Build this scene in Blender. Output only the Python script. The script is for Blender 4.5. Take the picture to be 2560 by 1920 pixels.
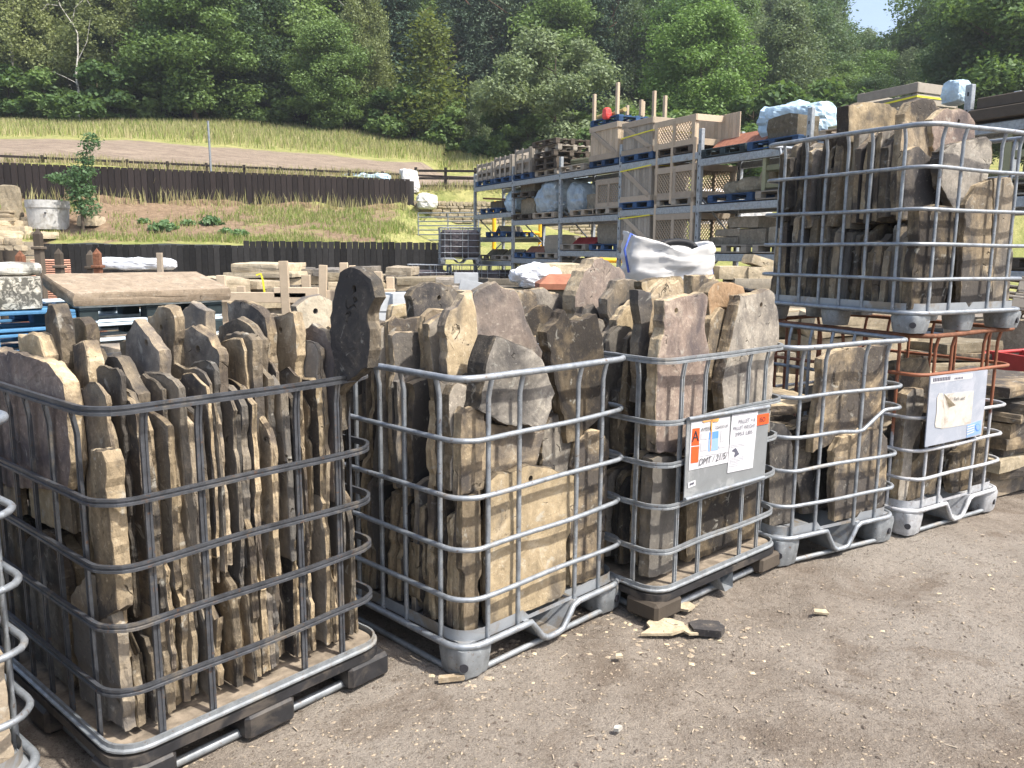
import bpy, bmesh, math, random
import numpy as np
from mathutils import Vector, Matrix, noise
R = math.radians
HAZE = 0.0007
scene = bpy.context.scene
col = scene.collection
for o in list(bpy.data.objects): bpy.data.objects.remove(o)

# ------------------------------------------------------------------ camera
CAM_H, PITCH, ROLL, FPX = 1.623, 0.16217, 0.00812, 2067.5
cd = bpy.data.cameras.new('camera'); cam = bpy.data.objects.new('camera', cd); col.objects.link(cam)
cd.sensor_fit = 'HORIZONTAL'; cd.sensor_width = 36.0; cd.lens = 36.0 * FPX / 2560.0
cd.clip_start = 0.05; cd.clip_end = 2000.0
cam.location = (0, 0, CAM_H)
cam.rotation_euler = (Matrix.Rotation(math.pi / 2 - PITCH, 3, 'X') @ Matrix.Rotation(ROLL, 3, 'Z')).to_euler()
scene.camera = cam

# ------------------------------------------------------------------ sky and sun
SUN_EL, SUN_AZ = R(56), math.atan2(0.86, -0.50)          # azimuth from +Y towards +X
w = bpy.data.worlds.new('World'); scene.world = w; w.use_nodes = True
wn = w.node_tree; bg = wn.nodes['Background']
sky = wn.nodes.new('ShaderNodeTexSky'); sky.sky_type = 'NISHITA'; sky.sun_disc = False
sky.sun_elevation = SUN_EL; sky.sun_rotation = SUN_AZ; sky.air_density = 1.0; sky.dust_density = 3.5; sky.ozone_density = 1.0
wn.links.new(sky.outputs[0], bg.inputs[0]); bg.inputs[1].default_value = 0.15
sd = bpy.data.lights.new('sun', 'SUN'); sd.energy = 3.9; sd.angle = R(1.6); sd.color = (1.0, 0.95, 0.87)
so = bpy.data.objects.new('sun', sd); col.objects.link(so)
sv = Vector((math.sin(SUN_AZ) * math.cos(SUN_EL), math.cos(SUN_AZ) * math.cos(SUN_EL), math.sin(SUN_EL)))
so.rotation_euler = sv.to_track_quat('Z', 'Y').to_euler(); so.location = sv * 60
vs = scene.view_settings
vs.view_transform = 'Standard'; vs.look = 'None'; vs.gamma = 1.0; vs.exposure = 1.0; vs.use_curve_mapping = False

scene.cycles.max_bounces = 5; scene.cycles.diffuse_bounces = 3; scene.cycles.glossy_bounces = 2; scene.cycles.transmission_bounces = 3; scene.cycles.transparent_max_bounces = 4
# ------------------------------------------------------------------ helpers
def ray(px, py):
    u = px - 1280; v = py - 960; cr, sr = math.cos(ROLL), math.sin(ROLL)
    a = (cr * u + sr * v) / FPX; b = -(-sr * u + cr * v) / FPX
    cp, sp = math.cos(PITCH), math.sin(PITCH)
    return Vector((a, cp + b * sp, -sp + b * cp))
def at(px, py, Y):                      # the point of the place seen at a photograph pixel, Y metres ahead
    r = ray(px, py); t = Y / r.y
    return Vector((r.x * t, Y, CAM_H + r.z * t))
def on_z(px, py, z=0.0):
    r = ray(px, py); t = (z - CAM_H) / r.z
    return Vector((r.x * t, r.y * t, z))

def tag(o, label=None, cat=None, group=None, kind=None):
    if label: o['label'] = label
    if cat: o['category'] = cat
    if group: o['group'] = group
    if kind or cat: o['kind'] = kind or 'thing'
    return o
def link(name, me, parent=None, loc=(0, 0, 0), rot=(0, 0, 0), scale=None):
    o = bpy.data.objects.new(name, me); col.objects.link(o)
    o.location = loc; o.rotation_euler = rot
    if scale: o.scale = scale
    if parent: o.parent = parent
    return o
def empty(name, loc=(0, 0, 0), rz=0.0):
    o = bpy.data.objects.new(name, None); col.objects.link(o); o.location = loc; o.rotation_euler = (0, 0, rz)
    o.empty_display_size = 0.1
    return o
def copy_tree(o, parent=None):
    c = o.copy(); col.objects.link(c); c.parent = parent
    for ch in o.children: copy_tree(ch, c)
    return c
ORD = ['first','second','third','fourth','fifth','sixth','seventh','eighth','ninth','tenth','eleventh','twelfth','thirteenth','fourteenth','fifteenth','sixteenth','seventeenth','eighteenth','nineteenth','twentieth'] + ['twenty-' + s for s in ['first','second','third','fourth','fifth','sixth','seventh','eighth','ninth']] + ['thirtieth'] + ['thirty-' + s for s in ['first','second','third','fourth','fifth','sixth','seventh','eighth','ninth']] + ['fortieth'] + ['forty-' + s for s in ['first','second','third','fourth','fifth','sixth','seventh','eighth','ninth']] + ['fiftieth'] + ['fifty-' + s for s in ['first','second','third','fourth','fifth','sixth','seventh','eighth','ninth']]

class MB:
    def __init__(s): s.v = []; s.f = []; s.m = []; s.sm = []
    def add(s, vs, fs, mi=0, smooth=False):
        n = len(s.v); s.v += [tuple(p) for p in vs]
        for f in fs: s.f.append(tuple(i + n for i in f)); s.m.append(mi); s.sm.append(smooth)
    def box(s, c, d, rz=0.0, mi=0, rx=0.0, ry=0.0, bev=0.0):
        hx, hy, hz = d[0] / 2, d[1] / 2, d[2] / 2
        M = Matrix.Translation(c) @ Matrix.Rotation(rz, 4, 'Z') @ Matrix.Rotation(ry, 4, 'Y') @ Matrix.Rotation(rx, 4, 'X')
        if bev <= 0:
            vs = [M @ Vector((x * hx, y * hy, z * hz)) for z in (-1, 1) for y in (-1, 1) for x in (-1, 1)]
            s.add(vs, [(0, 2, 3, 1), (4, 5, 7, 6), (0, 1, 5, 4), (2, 6, 7, 3), (0, 4, 6, 2), (1, 3, 7, 5)], mi)
        else:
            b = min(bev, hx * .9, hy * .9, hz * .9)
            vs = []
            for z in (-1, 1):
                for y in (-1, 1):
                    for x in (-1, 1):
                        vs += [M @ Vector((x * (hx - b), y * (hy - b), z * hz)), M @ Vector((x * (hx - b), y * hy, z * (hz - b))), M @ Vector((x * hx, y * (hy - b), z * (hz - b)))]
            q = lambda x, y, z, k: (z * 4 + y * 2 + x) * 3 + k
            fs = []
            for z in (0, 1):
                f = [q(0, 0, z, 0), q(1, 0, z, 0), q(1, 1, z, 0), q(0, 1, z, 0)]; fs.append(f if z else f[::-1])
            for y in (0, 1):
                f = [q(0, y, 0, 1), q(1, y, 0, 1), q(1, y, 1, 1), q(0, y, 1, 1)]; fs.append(f[::-1] if y else f)
            for x in (0, 1):
                f = [q(x, 0, 0, 2), q(x, 1, 0, 2), q(x, 1, 1, 2), q(x, 0, 1, 2)]; fs.append(f if x else f[::-1])
            for z in (0, 1):
                for y in (0, 1):
                    fs.append([q(0, y, z, 0), q(1, y, z, 0), q(1, y, z, 1), q(0, y, z, 1)])
                for x in (0, 1):
                    fs.append([q(x, 0, z, 0), q(x, 1, z, 0), q(x, 1, z, 2), q(x, 0, z, 2)])
            for y in (0, 1):
                for x in (0, 1):
                    fs.append([q(x, y, 0, 1), q(x, y, 1, 1), q(x, y, 1, 2), q(x, y, 0, 2)])
            for z in (0, 1):
                for y in (0, 1):
                    for x in (0, 1): fs.append([q(x, y, z, 0), q(x, y, z, 1), q(x, y, z, 2)])
            s.add(vs, fs, mi)
    def sweep(s, path, prof, closed=False, caps=True, mi=0, smooth=True, up=(0, 0, 1), scales=None):
        # prof: list of (side, up) offsets; side axis = tangent x up
        n = len(path); k = len(prof); P = [Vector(p) for p in path]; U = Vector(up); vs = []
        for i in range(n):
            a = P[i - 1] if (i > 0 or closed) else P[i]; b = P[(i + 1) % n] if (i < n - 1 or closed) else P[i]
            t = (b - a)
            if t.length < 1e-9: t = Vector((0, 0, 1))
            t.normalize()
            sd_ = t.cross(U)
            if sd_.length < 1e-4: sd_ = t.cross(Vector((1, 0, 0)))
            sd_.normalize(); u2 = sd_.cross(t)
            sc = scales[i] if scales else (1, 1)
            for (x, y) in prof: vs.append(P[i] + sd_ * x * sc[0] + u2 * y * sc[1])
        fs = []
        for i in range(n if closed else n - 1):
            j = (i + 1) % n
            for a in range(k):
                b = (a + 1) % k; fs.append((i * k + a, i * k + b, j * k + b, j * k + a))
        s.add(vs, fs, mi, smooth)
        if caps and not closed:
            s.add([vs[a] for a in range(k)], [tuple(range(k))[::-1]], mi); s.add([vs[(n - 1) * k + a] for a in range(k)], [tuple(range(k))], mi)
    def tube(s, path, r, n=8, closed=False, mi=0, caps=True, scales=None, up=(0, 0, 1)):
        prof = [(r * math.cos(2 * math.pi * i / n), r * math.sin(2 * math.pi * i / n)) for i in range(n)]
        s.sweep(path, prof, closed, caps, mi, True, up, scales)
    def prism(s, poly, z0, z1, mi=0, M=None):
        n = len(poly); M = M or Matrix.Identity(4)
        vs = [M @ Vector((x, y, z0)) for x, y in poly] + [M @ Vector((x, y, z1)) for x, y in poly]
        fs = [tuple(range(n))[::-1], tuple(range(n, 2 * n))] + [(i, (i + 1) % n, n + (i + 1) % n, n + i) for i in range(n)]
        s.add(vs, fs, mi)
    def mesh(s, name, mats):
        me = bpy.data.meshes.new(name); me.from_pydata(s.v, [], s.f)
        for m in (mats if isinstance(mats, (list, tuple)) else [mats]): me.materials.append(m)
        if any(s.m): me.polygons.foreach_set('material_index', s.m)
        me.polygons.foreach_set('use_smooth', s.sm)
        me.validate(); me.update()
        return me
    def build(s, name, mats, parent=None, loc=(0, 0, 0), rot=(0, 0, 0)):
        return link(name, s.mesh(name, mats), parent, loc, rot)
def recalc(me):
    bm = bmesh.new(); bm.from_mesh(me); bmesh.ops.recalc_face_normals(bm, faces=bm.faces); bm.to_mesh(me); bm.free(); return me

# ------------------------------------------------------------------ materials
class NT:
    def __init__(s, name):
        s.m = bpy.data.materials.new(name); s.m.use_nodes = True; s.t = s.m.node_tree; s.b = s.t.nodes['Principled BSDF']
        s.out = s.t.nodes['Material Output']
    def n(s, ty, ins=None, **kw):
        d = s.t.nodes.new(ty)
        for k, v in kw.items(): setattr(d, k, v)
        for k, v in (ins or {}).items(): s.set(d.inputs[k], v)
        return d
    def set(s, sock, v):
        if hasattr(v, 'is_output') or isinstance(v, bpy.types.NodeSocket): s.t.links.new(v, sock)
        else:
            if isinstance(v, tuple) and len(v) == 3 and sock.type == 'RGBA': v = v + (1,)
            sock.default_value = v
    def coord(s, which='Object', rnd=True, scale=(1, 1, 1)):
        c = s.n('ShaderNodeTexCoord').outputs[which]
        if rnd:
            oi = s.n('ShaderNodeObjectInfo').outputs['Random']
            mu = s.n('ShaderNodeMath', {0: oi, 1: 37.0}, operation='MULTIPLY').outputs[0]
            c = s.n('ShaderNodeVectorMath', {0: c, 1: s.n('ShaderNodeCombineXYZ', {0: mu, 1: mu, 2: mu}).outputs[0]}, operation='ADD').outputs[0]
        if scale != (1, 1, 1): c = s.n('ShaderNodeVectorMath', {0: c, 1: scale}, operation='MULTIPLY').outputs[0]
        return c
    def noise(s, vec, scale, detail=4.0, rough=.55, dist=0.0):
        return s.n('ShaderNodeTexNoise', {'Vector': vec, 'Scale': scale, 'Detail': detail, 'Roughness': rough, 'Distortion': dist}).outputs[0]
    def ramp(s, fac, stops):
        d = s.n('ShaderNodeValToRGB', {0: fac}); cr = d.color_ramp
        while len(cr.elements) < len(stops): cr.elements.new(.5)
        for e, (p, c) in zip(cr.elements, stops):
            e.position = p; e.color = (c, c, c, 1) if not isinstance(c, tuple) else c + (1,)
        return d.outputs[0]
    def mix(s, fac, a, b, mode='MIX'):
        d = s.n('ShaderNodeMix', data_type='RGBA', blend_type=mode); s.set(d.inputs[0], fac); s.set(d.inputs[6], a); s.set(d.inputs[7], b)
        return d.outputs[2]
    def math(s, op, a, b=0.0): return s.n('ShaderNodeMath', {0: a, 1: b}, operation=op).outputs[0]
    def bump(s, h, strength=.5, dist=.01, prev=None):
        d = s.n('ShaderNodeBump', {'Height': h, 'Strength': strength, 'Distance': dist})
        if prev: s.set(d.inputs['Normal'], prev)
        return d.outputs[0]
    def done(s, colr, rough=.8, metal=0.0, nrm=None, spec=.3):
        s.set(s.b.inputs['Base Color'], colr); s.set(s.b.inputs['Roughness'], rough); s.set(s.b.inputs['Metallic'], metal)
        s.set(s.b.inputs['Specular IOR Level'], spec)
        if nrm is not None: s.set(s.b.inputs['Normal'], nrm)
        return s.m
M = {}
def stone_mat(key, base, dark, light, damt, edge=False, lamt=.5):
    t = NT('stone_' + key); c = t.coord()
    strata = t.n('ShaderNodeVectorMath', {0: c, 1: (1.0, 3.5, 1.0) if edge else (1, 1, 1)}, operation='MULTIPLY').outputs[0]
    gm = sum(base) / 3; base = tuple((x * .92 + gm * .08) * 1.12 for x in base); gl_ = sum(light) / 3; light = tuple((x * .85 + gl_ * .15) * 1.08 for x in light); calm = key in ('yellow', 'pale', 'sand', 'slabtop', 'wall', 'orange')
    n1 = t.noise(c, 3.2, 5, .6, .6); n2 = t.noise(strata, 11, 6, .65, .3); n3 = t.noise(c, 55, 4, .7); n4 = t.noise(c, 7.5, 6, .7, 1.2)
    st = t.noise(t.n('ShaderNodeVectorMath', {0: c, 1: (5.0, 5.0, 1.5)}, operation='MULTIPLY').outputs[0], 1.6, 5, .6, .4)
    n1 = t.math('ADD', t.math('MULTIPLY', n1, .7), t.math('MULTIPLY', st, .3))
    k = t.ramp(n1, [(damt - .06, 1.0), (damt + .045, 0.0)])
    k2 = t.ramp(n4, [(.40, .75), (.47, 0.0)])
    a = t.mix(t.ramp(n2, [(.3, 0), (.7, 1)]), base, tuple(x * .62 for x in base))
    a = t.mix(t.ramp(n4, [(.52, 0.0), (.68, lamt)]), a, light)
    a = t.mix(t.math('MULTIPLY', k2, .5), a, tuple(x * .5 for x in base))
    a = t.mix(t.math('MULTIPLY', k, .9), a, t.mix(n2, dark, tuple(x * 2.0 for x in dark)))
    a = t.mix(t.math('MULTIPLY', t.ramp(n3, [(.58, 0.0), (.76, .6)]), t.ramp(n1, [(.40, .15), (.60, 1.0)])), a, tuple(min(1, x * 1.5) for x in light))
    a = t.mix(t.ramp(n3, [(.30, .6), (.42, 0.0)]), a, tuple(x * .35 for x in base))
    v = t.n('ShaderNodeTexVoronoi', {'Vector': t.n('ShaderNodeVectorMath', {0: c, 1: t.n('ShaderNodeTexNoise', {'Vector': c, 'Scale': 4.0, 'Detail': 4.0}).outputs[1]}, operation='ADD').outputs[0], 'Scale': 1.7}, feature='DISTANCE_TO_EDGE').outputs[0]
    rnd = t.n('ShaderNodeObjectInfo').outputs['Random']
    rnd2 = t.math('FRACT', t.math('MULTIPLY', rnd, 7.13))
    a = t.mix(t.ramp(rnd, [(.0, .0), (.5, .0), (1.0, .2 if calm else .6)]), a, t.mix(.75, a, (.20, .19, .175)))
    a = t.mix(1.0, a, t.ramp(rnd2, [(.0, .95 if calm else .5), (.35, 1.0), (1.0, 1.12 if calm else 1.3)]), 'MULTIPLY')
    li = t.noise(c, 17, 4, .6, .8); a = t.mix(t.ramp(li, [(.62, 0.0), (.70, .45)]), a, (.42, .41, .36))
    crk = t.ramp(v, [(.0, 1.0), (.016, 0.0)])
    crk = t.math('MULTIPLY', crk, t.ramp(n4, [(.56, 0.0), (.64, 1.0)]))
    a = t.mix(crk, a, tuple(x * .2 for x in base))
    h = t.math('ADD', t.math('MULTIPLY', n2, .6), t.math('MULTIPLY', n3, .35))
    h = t.math('SUBTRACT', h, crk)
    nb = t.bump(h, 1.0, .012 if edge else .008)
    M['stone_' + key] = t.done(a, .92, 0, nb, .2)
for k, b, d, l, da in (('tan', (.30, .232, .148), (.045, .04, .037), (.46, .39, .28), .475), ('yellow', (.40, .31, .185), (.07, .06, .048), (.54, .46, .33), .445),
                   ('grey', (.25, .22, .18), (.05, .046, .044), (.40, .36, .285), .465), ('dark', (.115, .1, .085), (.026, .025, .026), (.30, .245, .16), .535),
                   ('purple', (.205, .155, .125), (.05, .042, .042), (.40, .33, .25), .47), ('greyrough', (.26, .235, .2), (.045, .042, .04), (.45, .4, .31), .48),
                   ('tandark', (.27, .205, .125), (.03, .028, .028), (.44, .35, .22), .525), ('pale', (.5, .43, .31), (.2, .17, .13), (.66, .6, .48), .30), ('orange', (.33, .215, .12), (.06, .05, .04), (.42, .32, .2), .36)):
    stone_mat(k, b, d, l, da)
stone_mat('edge', (.34, .262, .16), (.045, .038, .034), (.52, .42, .27), .49, True)
stone_mat('edgedark', (.17, .135, .09), (.03, .028, .026), (.38, .30, .19), .52, True)
stone_mat('flag', (.30, .25, .18), (.09, .08, .065), (.42, .37, .28), .36, True)
stone_mat('block', (.27, .225, .15), (.07, .065, .05), (.38, .33, .24), .38)
stone_mat('sand', (.50, .41, .27), (.2, .165, .11), (.62, .53, .38), .28)
stone_mat('wall', (.40, .325, .215), (.12, .1, .07), (.52, .45, .33), .33)
stone_mat('slabtop', (.30, .235, .165), (.12, .10, .075), (.40, .33, .25), .36)
stone_mat('granite', (.5, .48, .42), (.05, .05, .045), (.62, .6, .53), .45)

def simple(key, c, rough=.7, metal=0.0, var=.18, scale=6.0, bump=.15, spec=.3, which='Object', detail=5, dirt=None, stretch=(1, 1, 1)):
    t = NT(key); co = t.coord(which, True, stretch); n = t.noise(co, scale, detail, .6, .3)
    a = t.mix(t.ramp(n, [(.3, 0), (.7, 1)]), tuple(x * (1 - var) for x in c), tuple(min(1, x * (1 + var)) for x in c))
    if dirt:
        n2 = t.noise(co, scale * .45, 6, .65, .8); a = t.mix(t.ramp(n2, [(dirt[1], dirt[2]), (dirt[1] + .12, 0)]), a, dirt[0])
    M[key] = t.done(a, rough, metal, t.bump(n, bump, .004) if bump else None, spec); return M[key]
def galv(key, c, rough=.42, metal=.85, rust=None, var=.22):
    t = NT(key); co = t.coord(); n = t.noise(co, 22, 4, .6); n2 = t.noise(co, 5, 5, .65, .5)
    a = t.mix(t.ramp(n, [(.35, 0), (.65, 1)]), tuple(x * (1 - var) for x in c), tuple(x * (1 + var * .5) for x in c))
    a = t.mix(t.ramp(n2, [(.58, 0), (.72, .6)]), a, (.30, .25, .18))
    n3 = t.noise(co, 48, 4, .7, .5); a = t.mix(t.ramp(n3, [(.60, 0), (.68, .7)]), a, (.14, .075, .04)); a = t.mix(t.ramp(n3, [(.32, .5), (.40, 0)]), a, tuple(min(1, x * 1.7) for x in c))
    mt = metal
    if rust:
        z = t.n('ShaderNodeSeparateXYZ', {0: t.n('ShaderNodeTexCoord').outputs['Object']}).outputs[2]
        f = t.math('ADD', t.math('MULTIPLY', t.math('SUBTRACT', z, rust), 5.0), t.math('MULTIPLY', t.math('SUBTRACT', n2, .5), 3.5))
        f = t.ramp(f, [(.0, 0), (.25, 1)])
        a = t.mix(f, a, t.mix(n, (.16, .05, .022), (.30, .115, .055)))
        mt = t.math('MULTIPLY', t.math('SUBTRACT', 1.0, f), metal)
    M[key] = t.done(a, t.ramp(n2, [(.3, rough - .1), (.8, rough + .2)]), mt, t.bump(n, .12, .002), .5)
galv('steel', (.30, .325, .35), .5, .6); galv('steel_dull', (.27, .29, .305), .54, .5); galv('steel_black', (.075, .08, .09), .45, .4, None, .3)
galv('steel_white', (.42, .43, .445), .5, .25, rust=1.02); galv('rust_tube', (.42, .43, .445), .6, .2, rust=.62); galv('rack_steel', (.36, .39, .41), .55, .5)
simple('rust', (.17, .075, .042), .85, 0, .4, 30, .4)
simple('black_plastic', (.022, .022, .024), .5, 0, .3, 12, .3, dirt=((.10, .085, .07), .38, .6))
simple('deck_dust', (.20, .165, .125), .95, 0, .5, 18, .6)
simple('tray', (.32, .34, .36), .5, .5, .12, 9, .1, dirt=((.25, .2, .14), .40, .8))
simple('plate_grey', (.22, .232, .238), .55, .25, .07, 14, .06, dirt=((.36, .37, .37), .36, .7))
simple('plate_lilac', (.30, .325, .375), .55, 0, .06, 10, .08, dirt=((.42, .43, .47), .4, .6))
simple('paper', (.50, .50, .52), .8, 0, .03, 30, .05); simple('paper_warm', (.48, .455, .41), .85, 0, .08, 22, .2, dirt=((.28, .22, .17), .34, .8))
simple('orange_label', (.62, .085, .02), .6, 0, .05, 8, 0); simple('blue_label', (.10, .25, .68), .6, 0, .1, 8, 0); simple('blue_label_pale', (.22, .34, .62), .6, 0, .08, 8, 0)
simple('ink', (.03, .03, .035), .7, 0, .1, 8, 0); simple('ink_grey', (.09, .09, .12), .7, 0, .1, 8, 0); simple('rust_stain', (.55, .27, .08), .8, 0, .3, 40, 0)
simple('label_grey', (.40, .40, .42), .7, 0, .05, 9, 0)
def wood(key, c, var=.3, rough=.85, dirt=None):
    t = NT(key); co = t.coord(); n = t.noise(t.n('ShaderNodeVectorMath', {0: co, 1: (1, 1, 1)}, operation='MULTIPLY').outputs[0], 9, 6, .65, .6); n2 = t.noise(co, 2.2, 3, .6); n3 = t.noise(co, 60, 3, .6)
    oi = t.n('ShaderNodeObjectInfo').outputs['Random']
    f = t.math('ADD', t.math('MULTIPLY', n, .6), t.math('MULTIPLY', oi, .5))
    a = t.mix(t.ramp(f, [(.25, 0), (.8, 1)]), tuple(x * (1 - var) for x in c), tuple(x * (1 + var) for x in c))
    a = t.mix(t.ramp(n3, [(.6, 0), (.75, .35)]), a, tuple(x * .5 for x in c))
    M[key] = t.done(a, rough, 0, t.bump(n3, .35, .003), .2)
simple('speckle', (.50, .475, .40), .9, 0, .25, 50, .3, dirt=((.06, .058, .05), .47, .9))
wood('timber_grey', (.29, .26, .215)); wood('timber_new', (.47, .38, .275), .18); wood('timber_dark', (.085, .07, .055)); wood('timber_mid', (.36, .30, .23), .22)
wood('fence_brown', (.022, .017, .016), .4, .8); wood('fence_black', (.026, .025, .024), .6, .85); wood('pallet_blue', (.035, .075, .155), .45); wood('pallet_bright_blue', (.07, .19, .34), .35); wood('pallet_dark', (.035, .05, .055), .5); wood('timber_green', (.24, .24, .15), .25)
simple('pallet_white_blue', (.55, .64, .70), .8, 0, .2, 16, .2)
simple('bag_white', (.56, .55, .53), .8, 0, .06, 5, .35); simple('bag_loop', (.07, .12, .42), .7, 0, .2, 20, .1); simple('rubber', (.012, .012, .013), .55, 0, .2, 10, .1)
simple('poly_blue', (.38, .50, .58), .35, 0, .3, 5, .8, spec=.6); simple('poly_white', (.58, .60, .63), .4, 0, .1, 6, .5, spec=.5); simple('poly_grey', (.28, .34, .38), .3, 0, .3, 5, .8, spec=.6)
simple('terracotta', (.30, .125, .075), .8, 0, .2, 12, .15); simple('terracotta_pale', (.55, .30, .21), .8, 0, .15, 12, .1)
simple('concrete', (.44, .44, .425), .85, 0, .15, 7, .2, dirt=((.22, .2, .16), .38, .6)); simple('concrete_grey', (.42, .44, .455), .85, 0, .1, 9, .15)
simple('red_paint', (.34, .035, .035), .5, 0, .2, 9, .1); simple('yellow_paint', (.80, .42, .02), .5, 0, .12, 9, .05); simple('yellow_strap', (.75, .68, .05), .5, 0, .08, 9, 0); simple('red_plastic', (.75, .08, .07), .5, 0, .1, 9, 0)
simple('black_tile', (.02, .02, .022), .8, 0, .3, 9, .1); simple('dark_bottle', (.05, .035, .04), .35, 0, .5, 3, 0, spec=.5); simple('tank_plastic', (.07, .06, .065), .4, 0, .5, 3, .1)
simple('straw', (.42, .34, .15), .95, 0, .2, 20, .3); simple('white_paint', (.8, .8, .78), .6, 0, .05, 9, .05)
# ------------------------------------------------------------------ ground of the yard
def fbm(x, y, s, o=4, seed=0.0): return noise.fractal(Vector((x * s + seed, y * s - seed, seed * .37)), 0.8, 2.1, o)
def axis_pts(segs):
    out = []
    for a, b, st in segs:
        n = max(1, int(round((b - a) / st))); out += [a + (b - a) * i / n for i in range(n)]
    return out + [segs[-1][1]]
def ground_z(x, y):
    z = .018 * fbm(x, y, .55, 3, 3.1)
    tr = (x + .35) * .6 - (y - 2.0) * .8                      # distance from a line along the row
    for q in (.95, 1.25, 2.35, 2.7): z -= .011 * math.exp(-((tr - q + .08 * math.sin(x * 1.3 + q)) / .085) ** 2)
    if y < 9: z += .010 * fbm(x, y, 3.3, 3, 8.0) + .006 * fbm(x, y, 13, 2, 5.0)
    p = POT; d = math.hypot((x - p.x) / .20, (y - p.y) / .26)
    d += .35 * fbm(x, y, 6, 2, 2.0)
    if d < 1.3: z += -.035 * max(0, 1 - d * d) + .008 * math.exp(-((d - 1.1) / .2) ** 2)
    return z - .012
POT = on_z(1925, 1508)
gx = axis_pts([(-60, -14, 6), (-14, -4, 1), (-4, -1.5, .25), (-1.5, 4.6, .05), (4.6, 8, .4), (8, 20, 2), (20, 70, 8)])
gy = axis_pts([(-8, .5, 1.5), (.5, 1.6, .25), (1.6, 5.2, .05), (5.2, 9, .2), (9, 27.4, 1.2)])
gv = [(x, y, ground_z(x, y)) for y in gy for x in gx]; nx = len(gx)
gf = [(j * nx + i, j * nx + i + 1, (j + 1) * nx + i + 1, (j + 1) * nx + i) for j in range(len(gy) - 1) for i in range(nx - 1)]
t = NT('yard_dirt'); c = t.coord('Object', False)
n1 = t.noise(c, .7, 5, .6, .4); n2 = t.noise(c, 4.5, 7, .68, .3); n3 = t.noise(c, 38, 6, .7); n4 = t.noise(c, 150, 3, .7); n5 = t.noise(c, 1.9, 5, .6, 1.0)
a = t.mix(t.ramp(n2, [(.3, 0), (.72, 1)]), (.158, .131, .106), (.285, .248, .206))
a = t.mix(t.ramp(n1, [(.42, 0), (.62, .65)]), a, (.295, .268, .232))
a = t.mix(t.ramp(n5, [(.52, 0), (.64, .75)]), a, (.145, .114, .088))
a = t.mix(t.ramp(n3, [(.32, .8), (.46, 0)]), a, (.095, .075, .058))
a = t.mix(t.ramp(n3, [(.60, 0), (.72, .55)]), a, (.42, .36, .28))
a = t.mix(t.ramp(n4, [(.60, 0), (.70, .6)]), a, (.48, .43, .35))
a = t.mix(t.ramp(n4, [(.34, .7), (.44, 0)]), a, (.10, .078, .062))
h = t.math('ADD', t.math('MULTIPLY', n3, .6), t.math('ADD', t.math('MULTIPLY', n4, .28), t.math('MULTIPLY', n2, .5)))
M['yard_dirt'] = t.done(a, .96, 0, t.bump(h, 1.0, .03), .15)
mb = MB(); mb.add(gv, gf, 0, True)
tag(mb.build('ground', M['yard_dirt']), kind='structure')

# ------------------------------------------------------------------ the hillside
def lerp(a, b, f): return a + (b - a) * max(0.0, min(1.0, f))
def y_fence(x): return 36.0 if x > -4.2 else max(29.2, 30 + .4255 * (x + 18.3))
def hill(x, y):
    yf = y_fence(x); rt = max(0.0, min(1.0, (x + 4.4) / 2.0))
    if y <= yf:
        f = (y - 27) / (yf - 27)
        bank = 1.62 + 1.62 * (f ** .85)
        ramp = .9 + 1.7 * f - 1.2 * max(0, min(1, (x - 1) / 6))
        return lerp(bank, ramp, rt) + .08 * fbm(x, y, .5, 3)
    s = y - yf
    z0 = lerp(3.26, 4.38 if x < -4 else 3.9, s / .5) if x < -4.2 else lerp(2.6 - .6 * max(0, min(1, (x - 1) / 6)), 3.9, s / .6)
    z = z0 + .188 * s
    if y > 62:
        k = max(0.0, min(1.0, (x / y - .12) / .30)); sl = lerp(.50, .16, k)
        z += (sl - .188) * (y - 62)
    if y > 130: z -= .12 * (y - 130)
    return z + .12 * fbm(x, y, .22, 3)
hx = axis_pts([(-110, -40, 6), (-40, 16, .8), (16, 60, 3), (60, 200, 12)]); hy = axis_pts([(27.05, 40, .45), (40, 64, 1.0), (64, 110, 4), (110, 330, 16)])
hv = [(x, y, hill(x, y)) for y in hy for x in hx]; nx = len(hx)
hf = [(j * nx + i, j * nx + i + 1, (j + 1) * nx + i + 1, (j + 1) * nx + i) for j in range(len(hy) - 1) for i in range(nx - 1)]
t = NT('hillside_soil_and_grass'); geo = t.n('ShaderNodeNewGeometry'); c = geo.outputs['Position']
att = t.n('ShaderNodeAttribute', attribute_name='cover').outputs['Color']; sp = t.n('ShaderNodeSeparateColor', {0: att})
n1 = t.noise(c, .8, 6, .65, .6); n2 = t.noise(c, 5, 6, .7); n3 = t.noise(t.n('ShaderNodeVectorMath', {0: c, 1: (.35, 1.6, 1)}, operation='MULTIPLY').outputs[0], 2.4, 6, .7, .8)
soil = t.mix(t.ramp(n3, [(.32, 0), (.72, 1)]), (.13, .098, .078), (.30, .245, .185)); soil = t.mix(t.ramp(n2, [(.55, 0), (.75, .5)]), soil, (.40, .335, .23))
red = t.mix(t.ramp(n2, [(.3, 0), (.7, 1)]), (.12, .083, .054), (.255, .185, .122)); red = t.mix(t.ramp(n2, [(.64, 0), (.74, .6)]), red, (.42, .35, .24))
gra = t.mix(t.ramp(n1, [(.3, 0), (.7, 1)]), (.18, .20, .065), (.36, .33, .14)); gra = t.mix(t.ramp(n2, [(.3, .5), (.6, 0)]), gra, (.07, .10, .02))
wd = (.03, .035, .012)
a = t.mix(t.ramp(t.math('ADD', sp.outputs[0], t.math('MULTIPLY', t.math('SUBTRACT', n1, .5), 1.2)), [(.42, 0), (.58, 1)]), gra, soil)
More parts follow.
